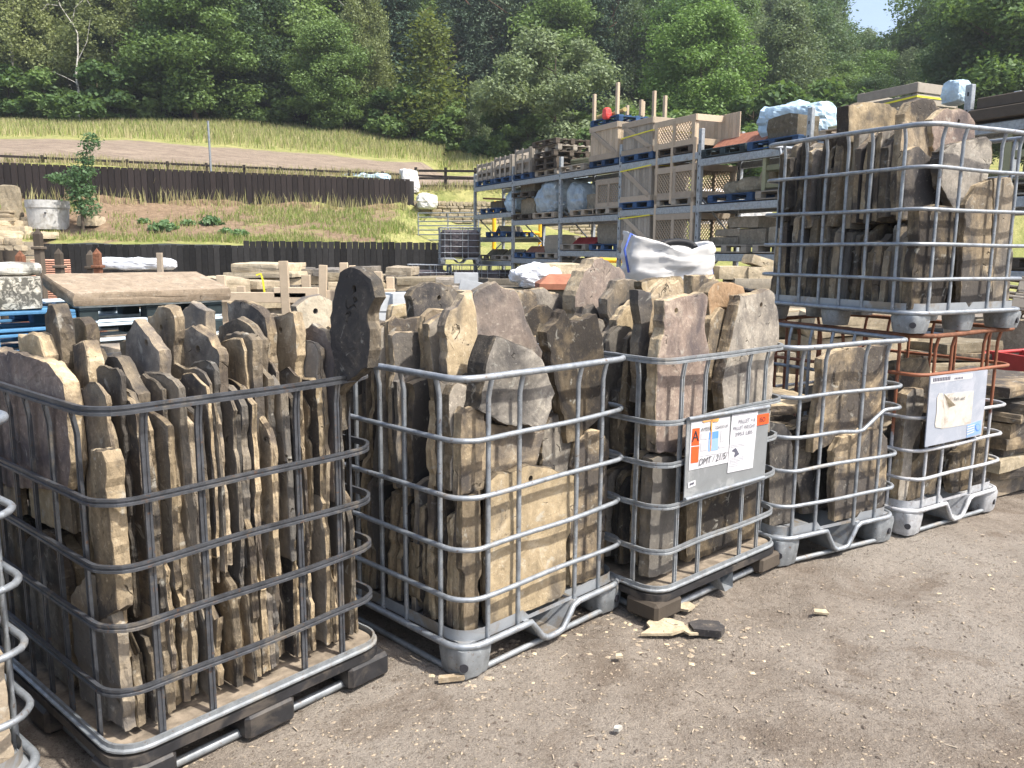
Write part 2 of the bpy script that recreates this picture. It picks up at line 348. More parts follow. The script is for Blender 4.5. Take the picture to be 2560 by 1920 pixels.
a = t.mix(t.ramp(t.math('ADD', sp.outputs[1], t.math('MULTIPLY', t.math('SUBTRACT', n1, .5), 1.4)), [(.42, 0), (.6, 1)]), a, red)
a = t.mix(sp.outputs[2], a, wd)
M['hillside'] = t.done(a, .95, 0, t.bump(n2, .8, .06), .1)
mb = MB(); mb.add(hv, hf, 0, True); ho = mb.build('hillside', M['hillside']); tag(ho, kind='structure')
ca = ho.data.color_attributes.new('cover', 'FLOAT_COLOR', 'POINT'); buf = []
for x, y, z in hv:
    yf = y_fence(x); s = y - yf
    so_ = 1.0 if 1.0 < s < 12.5 - .32 * (x + 18) * (1 if x > -18 else 0) else 0.0
    if x < -26: so_ *= max(0, 1 - (-26 - x) / 4)
    if x > -3: so_ *= max(0, 1 - (x + 3) / 3)
    rd = 0.0
    if s < .2 and x < -4:
        rd = 1.0 if -20 < x < -10.0 else .62
        if x <= -20: rd = .5
        rd *= 1.0 if y > 27.9 else .5
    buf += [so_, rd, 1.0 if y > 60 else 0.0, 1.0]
ca.data.foreach_set('color', buf)

# ------------------------------------------------------------------ foliage
rng = np.random.default_rng(11)
def leaf_mat(key, c, c2, trans=.35):
    t = NT(key); co = t.n('ShaderNodeTexCoord').outputs['Object']; n = t.noise(co, .9, 3, .6); n2 = t.noise(co, 9, 2, .6); oi = t.n('ShaderNodeObjectInfo').outputs['Random']
    f = t.math('ADD', t.math('MULTIPLY', n, .55), t.math('ADD', t.math('MULTIPLY', n2, .5), t.math('MULTIPLY', t.math('SUBTRACT', oi, .5), .55)))
    a = t.mix(t.ramp(f, [(.3, 0), (.78, 1)]), c, c2)
    d = t.n('ShaderNodeBsdfDiffuse', {'Color': a}); tr = t.n('ShaderNodeBsdfTranslucent', {'Color': t.mix(.5, a, (c2[0] * 1.2, c2[1] * 1.3, c2[2] * .6))}); gl = t.n('ShaderNodeBsdfGlossy', {'Color': (.35, .4, .35, 1), 'Roughness': .55})
    m1 = t.n('ShaderNodeMixShader', {0: trans, 1: d.outputs[0], 2: tr.outputs[0]}); m2 = t.n('ShaderNodeMixShader', {0: .06, 1: m1.outputs[0], 2: gl.outputs[0]})
    t.t.links.new(m2.outputs[0], t.out.inputs[0]); M[key] = t.m
leaf_mat('leaf_birch', (.11, .14, .055), (.25, .28, .11)); leaf_mat('leaf_oak', (.072, .13, .043), (.175, .255, .078)); leaf_mat('leaf_dark', (.048, .088, .040), (.12, .18, .078))
leaf_mat('leaf_pine', (.045, .080, .052), (.11, .15, .09), .15); leaf_mat('leaf_bright', (.06, .12, .03), (.15, .245, .062)); leaf_mat('leaf_grey', (.09, .13, .065), (.20, .25, .13))
leaf_mat('leaf_sapling', (.08, .15, .065), (.18, .28, .13)); leaf_mat('leaf_yellow', (.10, .13, .03), (.24, .26, .08)); leaf_mat('grass_straw', (.26, .22, .11), (.46, .40, .23), .3); leaf_mat('grass_green', (.09, .16, .03), (.24, .31, .07), .3); leaf_mat('grass_olive', (.18, .20, .075), (.38, .37, .16), .3)
simple('bark', (.12, .095, .07), .95, 0, .4, 9, .5); simple('bark_pine', (.14, .075, .05), .95, 0, .4, 9, .5)
t = NT('bark_birch'); c = t.coord('Object', True, (1, 1, .35)); n = t.noise(c, 7, 4, .6)
M['bark_birch'] = t.done(t.mix(t.ramp(n, [(.50, 0), (.6, 1)]), (.50, .48, .43), (.07, .06, .05)), .8, 0, None, .2)

def quads_mesh(name, P, A, B, mat):          # diamonds: centre P, half axes A, B
    n = len(P); V = np.empty((n, 4, 3)); V[:, 0] = P - A; V[:, 1] = P + B * .9; V[:, 2] = P + A; V[:, 3] = P - B * .9
    me = bpy.data.meshes.new(name); me.vertices.add(n * 4); me.vertices.foreach_set('co', V.reshape(-1).astype(np.float32))
    me.loops.add(n * 4); me.loops.foreach_set('vertex_index', np.arange(n * 4, dtype=np.int32))
    me.polygons.add(n); me.polygons.foreach_set('loop_start', np.arange(0, n * 4, 4, dtype=np.int32)); me.polygons.foreach_set('loop_total', np.full(n, 4, dtype=np.int32))
    me.materials.append(mat); me.update(calc_edges=True); return me
def unit(v): return v / np.maximum(np.linalg.norm(v, axis=1, keepdims=True), 1e-9)
def leaves(lobes, n, size, flat=.5, droop=0.0, shell=.62):
    vol = np.array([l[3] * l[4] * l[5] for l in lobes]) ** .72; cnt = rng.multinomial(n, vol / vol.sum())
    P = []; O = []
    for l, k in zip(lobes, cnt):
        d = unit(rng.normal(size=(k, 3))); r = (shell + (1 - shell) * rng.random((k, 1)) ** .6) * (1 + .22 * rng.normal(size=(k, 1)))
        P.append(np.array(l[:3]) + d * r * np.array(l[3:6])); O.append(d)
    P = np.concatenate(P); O = np.concatenate(O); m = len(P)
    nrm = unit(O * .7 + rng.normal(size=(m, 3)) * .75 + np.array([0, 0, flat]))
    a = unit(np.cross(nrm, rng.normal(size=(m, 3)))); a[:, 2] -= droop; a = unit(a); b = unit(np.cross(nrm, a))
    s = size * (.55 + .9 * rng.random((m, 1)))
    return P, a * s, b * s * .62
def crown_lobes(kind, H, W, r):
    L = []
    if kind == 'pine':
        z = H * .16
        while z < H * .97:
            f = (z / H - .16) / .84; rad = W * (1 - f) ** .75 + .25; k = max(3, int(6 * (1 - f) + 3)); ph = r.random() * 6.28
            for i in range(k):
                an = ph + 6.283 * i / k + r.uniform(-.35, .35); q = rad * r.uniform(.45, .95)
                L.append((q * math.cos(an) * .75, q * math.sin(an) * .75, z + r.uniform(-.3, .3) - q * .08, rad * .36 + .2, rad * .36 + .2, .28 + rad * .10))
            z += H * .045 * r.uniform(.8, 1.3)
    elif kind == 'birch':
        for i in range(80):
            f = r.random() ** .9; z = H * (.10 + .88 * f); rad = W * (math.sin(min(1, (1.04 - f) * 1.25) * 1.5708)) * (.55 + .45 * min(1, f * 4))
            an = r.random() * 6.28; q = rad * math.sqrt(r.random()) * .95
            L.append((q * math.cos(an), q * math.sin(an), z, r.uniform(.55, 1.0), r.uniform(.55, 1.0), r.uniform(.8, 1.7)))
    elif kind == 'bush':
        for i in range(26):
            an = r.random() * 6.28; f = r.random(); z = H * (.08 + .86 * f); q = W * math.sqrt(max(0, 1 - (f - .35) ** 2 / .5)) * math.sqrt(r.random())
            s = r.uniform(.5, .95) * W * .32; L.append((q * math.cos(an), q * math.sin(an), z, s, s, s * .8))
    else:
        for i in range(95):
            f = r.random() ** .95; z = H * (.11 + .85 * f); rad = W * math.sqrt(max(.05, 1 - ((f - .40) / .66) ** 2))
            an = r.random() * 6.28; q = rad * (r.random() ** .45) * .92; s = r.uniform(.26, .46) * W * .78
            L.append((q * math.cos(an), q * math.sin(an), z, s * 1.15, s * 1.15, s * .72))
    return L
def trunk_mesh(name, H, r0, mat, r, lean=.05, limbs=7, top=.86):
    mb = MB(); pts = []; lx = ly = 0.0
    for i in range(8):
        f = i / 7; pts.append((lx, ly, H * top * f - .25)); lx += r.uniform(-lean, lean) * H * .08; ly += r.uniform(-lean, lean) * H * .08
    mb.tube(pts, r0, 7, scales=[(1 - .82 * i / 7, 1 - .82 * i / 7) for i in range(8)], up=(0, 1, 0))
    for i in range(limbs):
        k = r.randint(2, 6); p = Vector(pts[k]); an = r.random() * 6.28; ln = H * r.uniform(.12, .24); d = Vector((math.cos(an), math.sin(an), r.uniform(.45, .9)))
        mb.tube([p, p + d * ln * .5, p + d * ln + Vector((0, 0, ln * .15))], r0 * .34, 5, scales=[(1, 1), (.65, .65), (.2, .2)], up=(0, 1, 0))
    return mb.mesh(name, mat)
TREE = {}
def tree_kind(key, kind, H, W, n, size, lmat, bmat, r0, seeds, flat=.5, droop=0.0, limbs=7):
    for s in range(seeds):
        r = random.Random(hash(key) % 1000 * 0 + sum(map(ord, key)) + s * 7); P, A, B = leaves(crown_lobes(kind, H, W, r), n, size, flat, droop)
        TREE[key, s] = (quads_mesh('crown', P, A, B, M[lmat]), trunk_mesh('trunk', H, r0, M[bmat], r, limbs=limbs), H)
tree_kind('birch', 'birch', 15, 3.3, 36000, .105, 'leaf_birch', 'bark_birch', .13, 3, .2, .9, 5)
tree_kind('oak', 'broad', 14, 4.4, 42000, .135, 'leaf_oak', 'bark', .24, 3)
tree_kind('dark', 'broad', 15, 4.4, 42000, .135, 'leaf_dark', 'bark', .22, 2)
tree_kind('pine', 'pine', 18, 4.0, 36000, .13, 'leaf_pine', 'bark_pine', .24, 2, .9)
tree_kind('bright', 'broad', 14, 4.6, 44000, .135, 'leaf_bright', 'bark', .25, 2, .8)
tree_kind('grey', 'birch', 13, 3.3, 34000, .10, 'leaf_grey', 'bark_birch', .13, 2, .2, .8, 5)
tree_kind('willow', 'bush', 8.5, 4.2, 30000, .11, 'leaf_grey', 'bark', .14, 1)
tree_kind('bush', 'bush', 2.6, 1.7, 7000, .10, 'leaf_oak', 'bark', .05, 2)
tree_kind('yellow', 'birch', 8, 2.1, 5000, .12, 'leaf_yellow', 'bark', .07, 1, .4, .3, 12)
NAMES = {'birch': 'birch_tree', 'oak': 'broadleaf_tree', 'dark': 'broadleaf_tree', 'pine': 'pine_tree', 'bright': 'sycamore_tree', 'grey': 'birch_tree', 'willow': 'willow_tree', 'bush': 'shrub', 'yellow': 'sapling_tree'}
def plant(key, s, x, y, h, label, wide=1.0, rot=None, group=None, cat='tree'):
    cm, tm, H = TREE[key, s]; k = h / H
    e = empty(NAMES[key], (x, y, hill(x, y)), rot if rot is not None else (x * 3.7 + y * 1.3) % 6.28)
    tag(e, label, cat, group)
    link('crown', cm, e, scale=(k * wide, k * wide, k)); link('trunk', tm, e, scale=(k * wide, k * wide, k))
    return e
def plant_px(key, s, px, Y, h, label, wide=1.0, **kw):
    p = at(px, 330, Y); return plant(key, s, p.x, Y, h, label, wide, **kw)
FRONT_ = [('birch', 0, 45, 57, 17, 'olive birch at the far left edge of the wood', 1.1), ('birch', 1, 155, 60, 18, 'tall olive birch with a white trunk behind the crooked bare birch', 1.1),
 ('birch', 2, 300, 58, 17, 'drooping birch right of the crooked bare birch', 1.2), ('dark', 0, 385, 61, 17, 'dark tree behind the drooping birch', 1.0),
 ('oak', 0, 490, 56, 15.5, 'round green tree behind the tall white pole', 1.05), ('dark', 1, 610, 60, 17, 'dark tree right of the round green tree', 1.0),
 ('oak', 1, 720, 63, 18, 'broad green tree at the centre left of the wood', 1.0), ('oak', 2, 820, 57, 11, 'lower green tree with branches down to the grass', 1.0),
 ('birch', 0, 905, 59, 16, 'slender birch left of the dark pines', .9), ('pine', 0, 990, 64, 20, 'dark pine left of the yellowish sapling', 1.0),
 ('yellow', 0, 1075, 55, 8.5, 'thin yellowish sapling with bare twigs at the field edge', 1.2), ('grey', 0, 1190, 55, 7, 'small pale-leaved tree at the end of the grass field', .8),
 ('pine', 1, 1260, 68, 20, 'tall dark pine above the grey-green willow', 1.1), ('willow', 0, 1385, 50, 8.6, 'bushy grey-green willow behind the racking', 1.0),
 ('pine', 0, 1530, 66, 18, 'dark pine between the willow and the bright sycamore', 1.1), ('bright', 0, 1745, 52, 13.5, 'bright green sycamore behind the racking', .98),
 ('grey', 1, 1955, 55, 14.0, 'silvery birch right of the bright sycamore', 1.15), ('oak', 0, 2075, 60, 9.2, 'green tree right of the silvery birch', 1.1),
 ('dark', 0, 2185, 52, 7.6, 'dark round tree above the stacked cage', 1.0), ('dark', 1, 2455, 46, 13, 'large dark tree at the right edge', .95), ('oak', 1, 2540, 42, 13, 'green tree at the far right edge', 1.1), ('dark', 0, 2345, 56, 9.5, 'dark tree left of the large dark tree', .8)]
for k, s, px, Y, h, lab, wd in FRONT_: plant_px(k, s, px, Y, h * (.66 if k not in ('yellow', 'willow') else .85) if px < 2300 else h * .8, lab, wd * 1.18, group='trees along the front of the wood')
rr = random.Random(5)
SHORT = [(45, 'the far left birch'), (155, 'the tall olive birch'), (300, 'the drooping birch'), (490, 'the round tree by the pole'), (610, 'the dark tree by the pole'), (720, 'the broad centre-left tree'), (820, 'the low-branched green tree'), (905, 'the slender birch'), (990, 'the dark centre pine'), (1075, 'the yellowish sapling'), (1190, 'the small pale-leaved tree'), (1260, 'the tall dark pine'), (1385, 'the grey-green willow'), (1530, 'the pine beside the sycamore'), (1745, 'the bright sycamore'), (1955, 'the silvery birch'), (2110, 'the tree by the silvery birch'), (2185, 'the dark round tree'), (2330, 'the dark tree near the right'), (2400, 'the large dark right-hand tree'), (2540, 'the far right green tree')]
KIND = {'birch': 'olive birch', 'oak': 'green tree', 'dark': 'dark tree', 'pine': 'dark pine', 'grey': 'grey-green birch', 'bright': 'bright sycamore'}
seen = {}
for row, (Y, step, hh) in enumerate(((65, 92, 10.5), (71, 95, 10.5), (78, 98, 11), (87, 100, 11), (98, 110, 11), (112, 120, 12), (130, 130, 12))):
    px = -120 + rr.uniform(0, 60)
    while px < 2700:
        key = rr.choice(['oak', 'dark', 'dark', 'birch', 'pine', 'pine', 'grey'] if px < 1000 else (['pine', 'pine', 'pine', 'dark', 'oak', 'grey'] if px < 1650 else ['oak', 'dark', 'oak', 'grey', 'bright', 'dark']))
        h = hh * rr.uniform(.8, 1.12)
        if Y > 92 and px < 1500: px += 200; continue
        if 1620 < px < 2060 and Y < 70: h *= .9
        if px >= 2060: h *= .85 if px < 2150 else (.72 if px < 2300 else 1.1)
        s = rr.randrange(3 if (key, 2) in TREE else (2 if (key, 1) in TREE else 1))
        nm = min(SHORT, key=lambda q: abs(q[0] - px))[1]; lab = '%s in %s wood row behind %s' % (KIND[key], ORD[row + 1], nm); c_ = seen.get(lab, 0); seen[lab] = c_ + 1
        if c_: lab = '%s, %s from left' % (lab, ORD[c_])
        plant_px(key, s, px, Y + rr.uniform(-3, 3), h, lab, rr.uniform(1.0, 1.3), group='trees in the wood on the hillside')
        px += step * rr.uniform(.8, 1.25) * 68 / Y
# shrubs along the foot of the wood
for i, (px, Y, h, wd) in enumerate([(120, 55, 3.2, 1.3), (250, 54.5, 3.6, 1.3), (330, 55, 2.8, 1.3), (560, 58, 2.4, 1.2), (690, 59, 2.4, 1.3), (860, 57, 2.6, 1.2), (960, 57, 3.0, 1.3), (1030, 56, 3.4, 1.2), (1130, 55, 3.2, 1.3), (1260, 53, 2.8, 1.3), (1320, 50, 2.4, 1.3), (1470, 50, 3.2, 1.3), (1560, 47, 3.2, 1.3), (1640, 46, 3.4, 1.3), (30, 55.5, 3.4, 1.4), (1880, 48, 4.5, 1.2), (2060, 48, 4.5, 1.2), (1990, 40, 3.0, 1.2), (1900, 38, 2.6, 1.2)]):
    lab = 'low shrub at the foot of the wood before ' + min(SHORT, key=lambda q: abs(q[0] - px))[1]; seen[lab] = seen.get(lab, 0) + 1
    plant_px('bush', i % 2, px, Y, h, lab + ('' if seen[lab] == 1 else ', %s one' % ORD[seen[lab] - 1]), wd, group='shrubs at the foot of the wood', cat='shrub')
# crooked bare birch
p = at(202, 330, 54.5); p.z = hill(p.x, p.y); e = empty('bare_birch', p); tag(e, 'crooked nearly bare white birch standing before the wood', 'tree')
mb = MB(); mb.tube([(0, 0, -.2), (-.1, 0, 1.2), (.05, 0, 2.2), (-.05, 0, 3.1), (.12, .1, 4.3), (.2, .1, 5.6), (-.1, .1, 6.3)], .085, 6, scales=[(1, 1), (.95, .95), (.85, .85), (.8, .8), (.65, .65), (.5, .5), (.4, .4)], up=(0, 1, 0)); mb.build('trunk', M['bark_birch'], e)
for q in ([(-.1, .1, 6.2), (-.7, 0, 7.2), (-1.5, 0, 7.3), (-1.9, 0, 6.9)], [(-.1, .1, 6.2), (.2, 0, 7.1), (.9, 0, 7.7), (1.2, 0, 7.2)], [(.1, .1, 4.0), (.8, 0, 5.1), (1.1, 0, 6.4)], [(0, 0, 2.6), (-.8, 0, 3.0), (-1.5, 0, 3.3)], [(-.7, 0, 7.2), (-.9, 0, 7.9), (-.5, 0, 8.2)]):
    mb = MB(); mb.tube(q, .032, 5, up=(0, 1, 0), scales=[(1, 1)] + [(.6, .6)] * (len(q) - 2) + [(.25, .25)]); mb.build('branch', M['bark_birch'], e)

# ------------------------------------------------------------------ grasses
def blades(name, pts, hmin, hmax, wdt, mats, label, lean=.35):
    n = len(pts); P = np.array([[x, y, hill(x, y) - .03] for x, y in pts]); hh = rng.uniform(hmin, hmax, (n, 1)); an = rng.uniform(0, 6.283, n)
    S = np.stack([np.cos(an), np.sin(an), 0 * an], 1) * wdt * rng.uniform(.6, 1.3, (n, 1)); an2 = rng.uniform(0, 6.283, n)
    D = np.stack([np.cos(an2), np.sin(an2), 0 * an2], 1) * hh * rng.uniform(.05, lean, (n, 1)); Z = np.array([[0, 0, 1.0]]) * hh
    V = np.stack([P - S, P + S, P + D * .4 + Z * .6 + S * .7, P + D + Z, P + D * .4 + Z * .6 - S * .7], 1).reshape(-1, 3)
    me = bpy.data.meshes.new(name); me.vertices.add(n * 5); me.vertices.foreach_set('co', V.reshape(-1).astype(np.float32)); me.loops.add(n * 5); me.loops.foreach_set('vertex_index', np.arange(n * 5, dtype=np.int32))
    me.polygons.add(n); me.polygons.foreach_set('loop_start', np.arange(0, n * 5, 5, dtype=np.int32)); me.polygons.foreach_set('loop_total', np.full(n, 5, dtype=np.int32))
    for m in mats: me.materials.append(M[m])
    me.polygons.foreach_set('material_index', rng.integers(0, len(mats), n).astype(np.int32)); me.update(calc_edges=True)
    tag(link(name, me), label, 'grass', kind='stuff')
def scatter(n, xr, yr, f):
    out = []
    while len(out) < n:
        x = rng.uniform(*xr); y = rng.uniform(*yr)
        if rng.random() < f(x, y): out.append((x, y))
    return out
def fld(x, y):
    s = y - y_fence(x); e_ = 12.5 - .32 * (x + 18) * (x > -18)
    if s < e_ + .8: return .0 if s > 1.2 or s < .5 else .5
    return min(1, (s - e_) / 8) * (.55 + .45 * (fbm(x, y, .3) > -.1))
blades('field_grass', scatter(52000, (-34, 4), (37, 58.5), fld), .18, .62, .022, ['grass_olive', 'grass_straw', 'grass_olive', 'grass_green'], 'tall seeding grass across the sloping field before the wood')
def bankf(x, y):
    s = y - y_fence(x)
    if s > -.3: return 0
    v = fbm(x, y, .55, 3, 4.0) + .2
    if y < 27.8: return .9 if v > -.05 else .15
    if x > -10.5: return .5 if v > .2 else .04
    if x < -15.5: return .7 if v > .1 else .08
    return .2 if v > .55 else .004
blades('bank_grass', scatter(15000, (-19, -3.6), (27.25, 35.5), bankf), .07, .26, .013, ['grass_green', 'grass_green', 'grass_olive', 'grass_straw'], 'green and straw grass clumps growing on the earth bank')
blades('fence_foot_grass', [(x, y_fence(x) - .25 + rng.normal() * .15) for x in rng.uniform(-19, -4.4, 700)], .3, .75, .014, ['grass_straw', 'grass_olive'], 'straw seed heads along the foot of the brown upper fence')
blades('rail_grass', scatter(3500, (-22, 0), (31, 39), lambda x, y: .8 if .6 < y - y_fence(x) < 1.9 else 0), .15, .42, .016, ['grass_straw', 'grass_straw', 'grass_olive'], 'dry grass under the post and rail fence')
# broad-leaved weeds on the bank
for i, (px, py, Y, sz, lab) in enumerate([(408, 560, 28.6, .5, 'ferny weed clump on the bare middle of the bank'), (527, 535, 29.6, .45, 'broad-leaved weed standing highest on the bank'), (565, 570, 28.6, .25, 'small weed below the broad-leaved weed'), (360, 540, 29.2, .25, 'small weed left of the ferny clump'), (600, 590, 28.2, .35, 'low weed near the top of the lower fence step'), (470, 545, 29.2, .28, 'small weed between the ferny clump and the broad-leaved weed')]):
    p = at(px, py, Y); k = 160; d = unit(rng.normal(size=(k, 3))); d[:, 2] = np.abs(d[:, 2]) * .6; P_ = d * sz * rng.uniform(.4, 1, (k, 1)); nn = unit(rng.normal(size=(k, 3)) + np.array([0, 0, 1.0])); a_ = unit(np.cross(nn, rng.normal(size=(k, 3)))); b_ = np.cross(nn, a_)
    o = link('weed_plant', quads_mesh('weed_plant', P_, a_ * .10 * sz / .4, b_ * .06 * sz / .4, M['leaf_sapling']), None, (p.x, p.y, hill(p.x, p.y) + .02)); tag(o, lab, 'plant', 'weeds on the bank')
# young tree on the bank
p = at(205, 548, 27.9); e = empty('young_tree', (p.x, p.y, hill(p.x, p.y) - .05)); e.scale = (.88, .88, .9); tag(e, 'young leafy tree growing on the bank beside the concrete ring', 'tree')
mb = MB(); mb.tube([(0, 0, 0), (.02, 0, .6), (-.05, 0, 1.4), (.1, 0, 2.2), (.32, 0, 2.9), (.45, 0, 3.3)], .07, 7, scales=[(1, 1), (.8, .8), (.6, .6), (.4, .4), (.25, .25), (.1, .1)], up=(0, 1, 0)); mb.build('trunk', M['bark'], e)
P_, A_, B_ = leaves([(.25, 0, .95, .50, .4, .28), (0, 0, 1.3, .5, .4, .25), (.1, .0, 1.65, .5, .4, .3), (-.3, 0, 2.0, .65, .4, .24), (.15, 0, 2.25, .5, .4, .3), (.3, 0, 2.75, .3, .3, .3), (.55, 0, 3.3, .35, .3, .3), (-.9, 0, 2.05, .35, .3, .15)], 2600, .06, .6)
link('crown', quads_mesh('crown', P_, A_, B_, M['leaf_sapling']), e)
# ------------------------------------------------------------------ generic stone shapes
def rock_mesh(name, d, rough, seed, mats, n=4, rnd=.12, taper=0.0):
    bm = bmesh.new(); bmesh.ops.create_cube(bm, size=2.0)
    bmesh.ops.subdivide_edges(bm, edges=bm.edges[:], cuts=n, use_grid_fill=True)
    sm = min(d)
    for v in bm.verts:
        c = v.co.copy(); m = max(abs(c.x), abs(c.y), abs(c.z)); q = Vector([math.copysign(abs(x) ** 1.0, x) for x in c])
        l = c.length; q = q * (1 - rnd * max(0, (l - 1.15) / .58))
        p = Vector((q.x * d[0] / 2, q.y * d[1] / 2, q.z * d[2] / 2))
        if taper: p.x *= 1 - taper * (c.z + 1) / 2; p.y *= 1 - taper * (c.z + 1) / 2
        f = noise.fractal(p * (.9 / sm) + Vector((seed * 3.1, seed, -seed)), .9, 2.0, 4) + .5 * noise.cell(p * (1.3 / sm) + Vector((seed, 0, seed))) ; p += c.normalized() * f * rough * sm
        v.co = p + Vector((0, 0, d[2] / 2))
    me = bpy.data.meshes.new(name); bm.to_mesh(me); bm.free(); me.materials.append(mats) if not isinstance(mats, list) else [me.materials.append(m) for m in mats]
    return me
ROCKS = {}
def rock(name, d, loc, rz, mat, label, cat='stone block', group=None, rough=.10, seed=1, n=3, rot=None, rnd=.04, parent=None):
    me = rock_mesh(name, d, rough, seed, M[mat], n, rnd); o = link(name, me, parent, loc, rot or (0, 0, rz))
    if not parent: tag(o, label, cat, group)
    return o
# ------------------------------------------------------------------ fences
def boards(e, name, mats, specs):             # specs: list of (centre, dims, mesh key)
    for c_, d_, k in specs:
        if k not in ROCKS:
            mb = MB(); mb.box((0, 0, 0), d_, bev=.004); ROCKS[k] = mb.mesh(name, mats)
        link(name, ROCKS[k], e, c_)
xa, xb, xs = at(95, 615, 27).x, at(1104, 610, 27).x, at(598, 605, 27).x
e = empty('black_fence', (xa, 27, 0)); tag(e, 'weathered black vertical board fence below the earth bank', 'fence')
z1, z2 = at(400, 612, 27).z, at(800, 604, 27).z; x = xa; i = 0; rr = random.Random(3)
while x < xb:
    h = z1 if x < xs else z2; k = 'lf%d%d' % (x < xs, i % 3); hh = h + (.0, .012, -.01)[i % 3]
    boards(e, 'plank', M['fence_black'], [((x - xa + .09, rr.uniform(-.008, .008), hh / 2), (.182, .022, hh), k)]); x += .195; i += 1
boards(e, 'rail', M['fence_black'], [(((xb - xa) / 2, .07, 1.3), (xb - xa, .06, .1), 'lfr'), (((xb - xa) / 2, .07, .5), (xb - xa, .06, .1), 'lfr')])
boards(e, 'backing_board', M['fence_black'], [(((xb - xa) / 2, .045, .8), (xb - xa, .02, 1.55), 'lfbk')])
# upper fence
pa, pb = at(-40, 498, 29.8), at(1036, 524, 36.0); pa.z = pb.z = 3.05; dv = pb - pa; L = dv.length; az = math.atan2(dv.y, dv.x)
e = empty('brown_fence', pa, az); tag(e, 'dark brown board fence with slots along the top of the bank', 'fence')
n = int(L / .222)
for i in range(n):
    boards(e, 'plank', M['fence_brown'], [((i * .222 + .11, rr.uniform(-.006, .006), .84 + rr.uniform(-.01, .01)), (.204, .024, 1.18), 'uf')])
boards(e, 'kick_board', M['fence_brown'], [((L / 2, -.02, .17), (L, .03, .18), 'ufk')]); boards(e, 'rail', M['fence_brown'], [((L / 2, .07, 1.2), (L, .06, .09), 'ufr'), ((L / 2, .07, .5), (L, .06, .09), 'ufr')]); boards(e, 'backing_board', M['fence_black'], [((L / 2, .028, .80), (L, .012, 1.14), 'ufb')])
for i in range(8): boards(e, 'post', M['fence_brown'], [((i * (L - .2) / 7 + .1, .11, .45), (.1, .1, 1.5), 'ufp')])
# post and rail fence on the field edge
e = empty('post_and_rail_fence', pa + Vector((0, 1.0, 0)), az); tag(e, 'low dark post and rail fence behind the brown board fence', 'fence')
for i in range(14):
    w_ = e.matrix_basis @ Vector((i * 1.42, 0, 0)); zz = 4.36 - .004 * i - 3.05
    boards(e, 'post', M['fence_brown'], [((i * 1.42, 0, zz + .02), (.10, .10, 1.0), 'prp')])
    if i < 13: boards(e, 'rail', M['fence_brown'], [((i * 1.42 + .71, -.06, zz + .42), (1.44, .035, .085), 'prr')])
q = at(1040, 470, 37.2); e = empty('field_fence', (q.x, 37.2, 3.95)); tag(e, 'dark post and rail fence with three rails above the stone wall', 'fence')
for i in range(4):
    boards(e, 'post', M['fence_brown'], [((i * 1.3, 0, .55), (.12, .12, 1.2), 'ffp')])
    if i < 3:
        for z in (.35, .68, 1.0): boards(e, 'rail', M['fence_brown'], [((i * 1.3 + .65, -.07, z), (1.32, .035, .10), 'ffr')])
# white pole
p = at(529, 436, 33.0); mb = MB(); mb.tube([(0, 0, -1.2), (-.04, 0, 1.99)], .043, 10, up=(0, 1, 0)); mb.tube([(-.04, 0, 1.985), (-.04, 0, 2.0)], .05, 10, up=(0, 1, 0)); tag(mb.build('pole', M['steel'], None, p), 'tall pale grey metal pole rising above the brown fence', 'pole')
# dry stone wall
def stone_wall(name, label, x0, x1, y, zb, zt, course, avg, mat, group=None, seed=1, coping=True):
    e = empty(name, ((x0 + x1) / 2, y, 0)); tag(e, label, 'wall', group); r = random.Random(seed)
    pool = [rock_mesh('stone', (1, 1, 1), .05, s + 20, M[mat], 1, .10) for s in range(6)]
    z = zb; ox = (x0 + x1) / 2
    while z < zt - (.16 if coping else .02):
        h = course * r.uniform(.75, 1.25); x = x0 - r.uniform(0, .2)
        while x < x1:
            l = avg * r.uniform(.55, 1.5); link('stone', r.choice(pool), e, (x + l / 2 - ox, r.uniform(-.025, .025), z), (0, 0, r.choice((0, math.pi))), (l * .97, .32, h * .95)); x += l
        z += h
    if coping:
        x = x0
        while x < x1:
            l = .15 * r.uniform(.7, 1.4); link('coping_stone', r.choice(pool), e, (x + l / 2 - ox, r.uniform(-.02, .02), z), (0, r.uniform(-.1, .1), 0), (l * .95, .34, .2 * r.uniform(.8, 1.15))); x += l
    mb = MB(); mb.box((0, .02, (zb + zt) / 2 - .1), (x1 - x0, .2, zt - zb - .25)); mb.build('hearting', M['stone_dark'], e)
stone_wall('stone_wall', 'tan dry stone wall with upright coping behind the field gate', at(1036, 540, 36.2).x, at(1570, 540, 36.2).x, 36.15, 2.0, 3.48, .145, .34, 'stone_wall', seed=4)
stone_wall('stone_wall', 'short coursed stone wall by the rusty posts, far left', at(-30, 650, 25).x, at(52, 650, 25).x, 25.0, 0, 1.75, .13, .3, 'stone_wall', seed=9)
stone_wall('stone_wall', 'rough stone steps of wall on the bank at the left edge', at(-40, 560, 27.9).x, at(26, 560, 27.9).x, 27.9, 1.6, 2.75, .11, .34, 'stone_wall', seed=12, coping=False)
e = empty('stone_pillar', (at(72, 650, 26.6).x, 26.6, 0)); tag(e, 'pillar of squared sandstone blocks at the end of the black fence', 'pillar')
for i, z in enumerate((0, .42, .86, 1.3)):
    for s in (-1, 1): link('stone', rock_mesh('stone', (.4, .4, .42), .03, i + s * 7 + 40, M['stone_wall'], 2, .05), e, (s * .205, 0, z))
